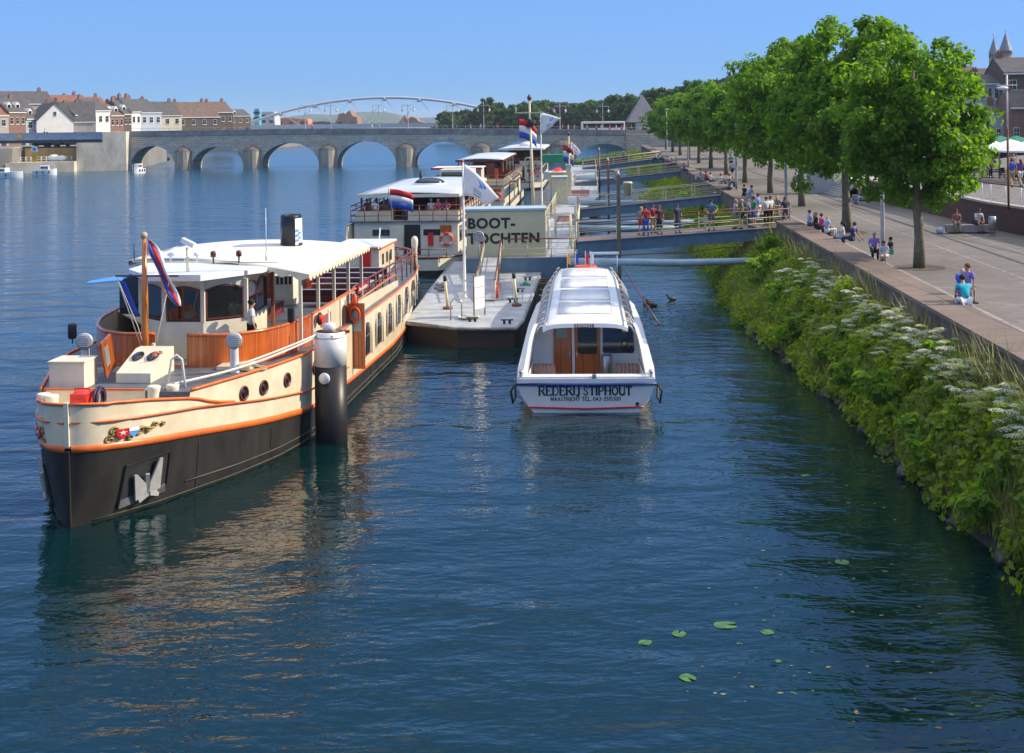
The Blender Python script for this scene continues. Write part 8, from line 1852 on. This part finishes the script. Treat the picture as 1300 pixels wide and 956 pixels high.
# farther wall sitters
for i, (px, py, kind, fc, top, bot, hair, lab) in enumerate([(945, 249, 'sit', -60, BK_, BK_, HB, 'dark dressed person sitting left of the man in light blue by the second gangway'), (950, 250.5, 'lean', -70, LB, (.2, .35, .6), HB, 'man in light blue shirt and jeans sitting on the wall by the second gangway'), (926, 241, 'sit', 90, (.05, .14, .35), NV, HBR, 'person in dark blue sitting low on the coping at the second gangway end'),
      (896, 229, 'sit', -80, RD, BK_, HB, 'person in red shirt sitting on the wall under the far crowns'), (902, 231, 'sit', -75, WH, NV, HB, 'person in white shirt with dark hair sitting right of the red shirt'), (915, 233, 'sit', -80, (.6, .63, .72), NV, HBR, 'man in white shirt sitting with his back to the river, left of two'), (926, 233, 'sit', -80, (.66, .68, .76), NV, HBR, 'man in white shirt sitting with his back to the river, right of two'),
      (889, 225, 'sit', 90, (.7, .4, .35), WH, HBR, 'person in pale pink sitting leftmost on the wall under the crowns'), (868, 217, 'sit', -80, (.05, .15, .5), NV, HB, 'distant person in blue sitting on the far wall'), (853, 210, 'sit', 90, PK, BK_, HB, 'distant person in magenta sitting on the far wall'), (848, 206, 'sit', -80, LB, NV, HBR, 'distant person in sky blue sitting on the far wall'),
      (838, 203, 'sit', -80, WH, NV, HB, 'right one of the two distant white shirts on the far wall'), (833, 202, 'sit', 90, WH, BK_, HBL, 'left one of the two distant white shirts on the far wall'), (858, 209, 'sit', 90, (.5, .25, .3), NV, HBR, 'distant person in dusty pink on the far wall')]):
    sitter(px, py, kind, fc, top, bot, hair, lab)
P_(on(919, 228, 3.4) + Vector((1.4, 3.2, 0)), 'walk', 10, WH, NV, HB, 'man in white shirt and dark shorts walking on the promenade behind the sitters', 'shorts', s=1.05)
P_(on(907, 215, 3.4) + Vector((2, 0, 0)), 'walk', 190, (.03, .3, .35), NV, HB, 'person in teal walking in the shade of the far trees')
for i, (px, lab, top) in enumerate(((910, 'person in blue and white sitting at the far side of the promenade', LB), (917, 'person in navy sitting at the far side of the promenade', NV))):
    P_(on(1010 + i * 5, 231, 3.8), 'sit', 180, top, NV, HB, lab)
g = on(790, 215, 0); P_(Vector((Xpx(792, 212.8), 212.8, 3.05)), 'stand', 150, (.1, .35, .6), NV, HBR, 'lone person in bright blue standing on the farthest gangway')
# upper street walkers
P_(on(1285, 238, 5.4), 'walk', 0, (.02, .10, .65), KH, HBR, 'man in royal blue T-shirt walking away on the upper street', 'shorts')
P_(on(1296, 237, 5.4), 'walk', 5, (.18, .06, .25), WH, HBR, 'woman in purple top and white shorts walking beside the man in blue', 'shorts', True, .96)
rs = random.Random(9); pal = [WH, NV, RD, LB, GY_, PK, BK_, (.5, .3, .2), TQ, KH]; pn_ = ['white', 'navy', 'red', 'light blue', 'grey', 'pink', 'black', 'brown', 'turquoise', 'khaki']
for i in range(26):
    k = rs.randrange(10); x0, Y = 37 + rs.random() * 9, 97 + rs.random() * 20; sitting = rs.random() < .65
    P_((x0, Y, 4.72 + (.46 if sitting else 0)), 'sit' if sitting else 'stand', rs.random() * 360, pal[k], pal[rs.randrange(10)], rs.choice([HB, HBR, HBL]), 'cafe guest in %s %s under the terrace parasols' % (pn_[k], 'sitting' if sitting else 'standing'), group='cafe guests in %s %s' % (pn_[k], 'sitting' if sitting else 'standing'))
# people on the stone bridge
for i, (px, k) in enumerate([(46, 1), (58, 0), (397, 2), (473, 0), (482, 3), (555, 9), (598, 8), (611, 3), (632, 2), (715, 4), (722, 0), (730, 3), (746, 7), (758, 2), (764, 0), (775, 5), (783, 0), (790, 2), (796, 6), (802, 2)]):
    x = (px - 650.9) * .1711; z = btop(x) - 1.0 if px > 140 else 6.95; Y = 292.5
    ob_ = P_((x, Y, z + .22), 'walk', 90 if i % 2 else -90, pal[k], pal[(k * 3) % 10], HBR, 'tiny passer-by in %s crossing the %s' % (pn_[k], 'stone bridge' if px > 140 else 'lift span'), s=1.12, group='passers-by in %s on the %s' % (pn_[k], 'stone bridge' if px > 140 else 'lift span'))
# passengers on ship two
def s2w(x, y, z): return (-7.15 + x * math.cos(HEAD) + y * math.sin(HEAD), 86 + y * math.cos(HEAD) - x * math.sin(HEAD), z)
for x, y, kd, top, hair, lab in ((2.0, 3.3, 'sit', PK, HBL, 'blond passenger in pink sitting at the upper rail of the second ship'), (2.5, 3.6, 'sit', (.6, .1, .25), HR, 'passenger in cerise sitting right of the pink one on the second ship'), (1.5, 3.5, 'sit', WH, HG, 'grey haired passenger in white sitting on the upper deck of the second ship'),
      (-2.2, 3.4, 'sit', WH, HBR, 'passenger in white left of the stern flag on the second ship'), (-2.9, 4.2, 'sit', (.3, .05, .05), HR, 'red haired passenger at the left rail of the second ship'), (-.2, 3.2, 'stand', NV, HB, 'crew member in navy standing behind the stern flag')):
    P_(s2w(x, y, 3.38 + (.45 if kd == 'sit' else 0)), kd, 180, top, NV, hair, lab)
P_(s2w(3.75, 5.5, 2.0), 'lean', 60, (.35, .4, .5), NV, HR, 'orange haired person beside the orange life ring on the second ship')
g = G(181, 219.5); P_((g.x - .2, g.y - 1.5, .75), 'sit', 180, (.8, .2, .05), NV, HB, 'person in orange life jacket steering the tiny boat before the first arch')

# ================================================================ light summer haze
hz = MB(); hz.box(-4100, 4100, -400, 6200, -1.5, 46); hm = bpy.data.materials.new('summer haze'); hm.use_nodes = True; nt = hm.node_tree
nt.nodes.remove(nt.nodes['Principled BSDF']); pv = nn(nt, 'ShaderNodeVolumePrincipled'); pv.inputs['Color'].default_value = (0.72, 0.86, 1.0, 1); pv.inputs['Density'].default_value = 0.00012; pv.inputs['Anisotropy'].default_value = 0.0
nt.links.new(pv.outputs[0], nt.nodes['Material Output'].inputs['Volume'])
ho = hz.build('haze', hm); ho['kind'] = 'stuff'; ho['label'] = 'thin blue summer haze over the river and the far bank'; ho['category'] = 'haze'
sc.cycles.volume_bounces = 0
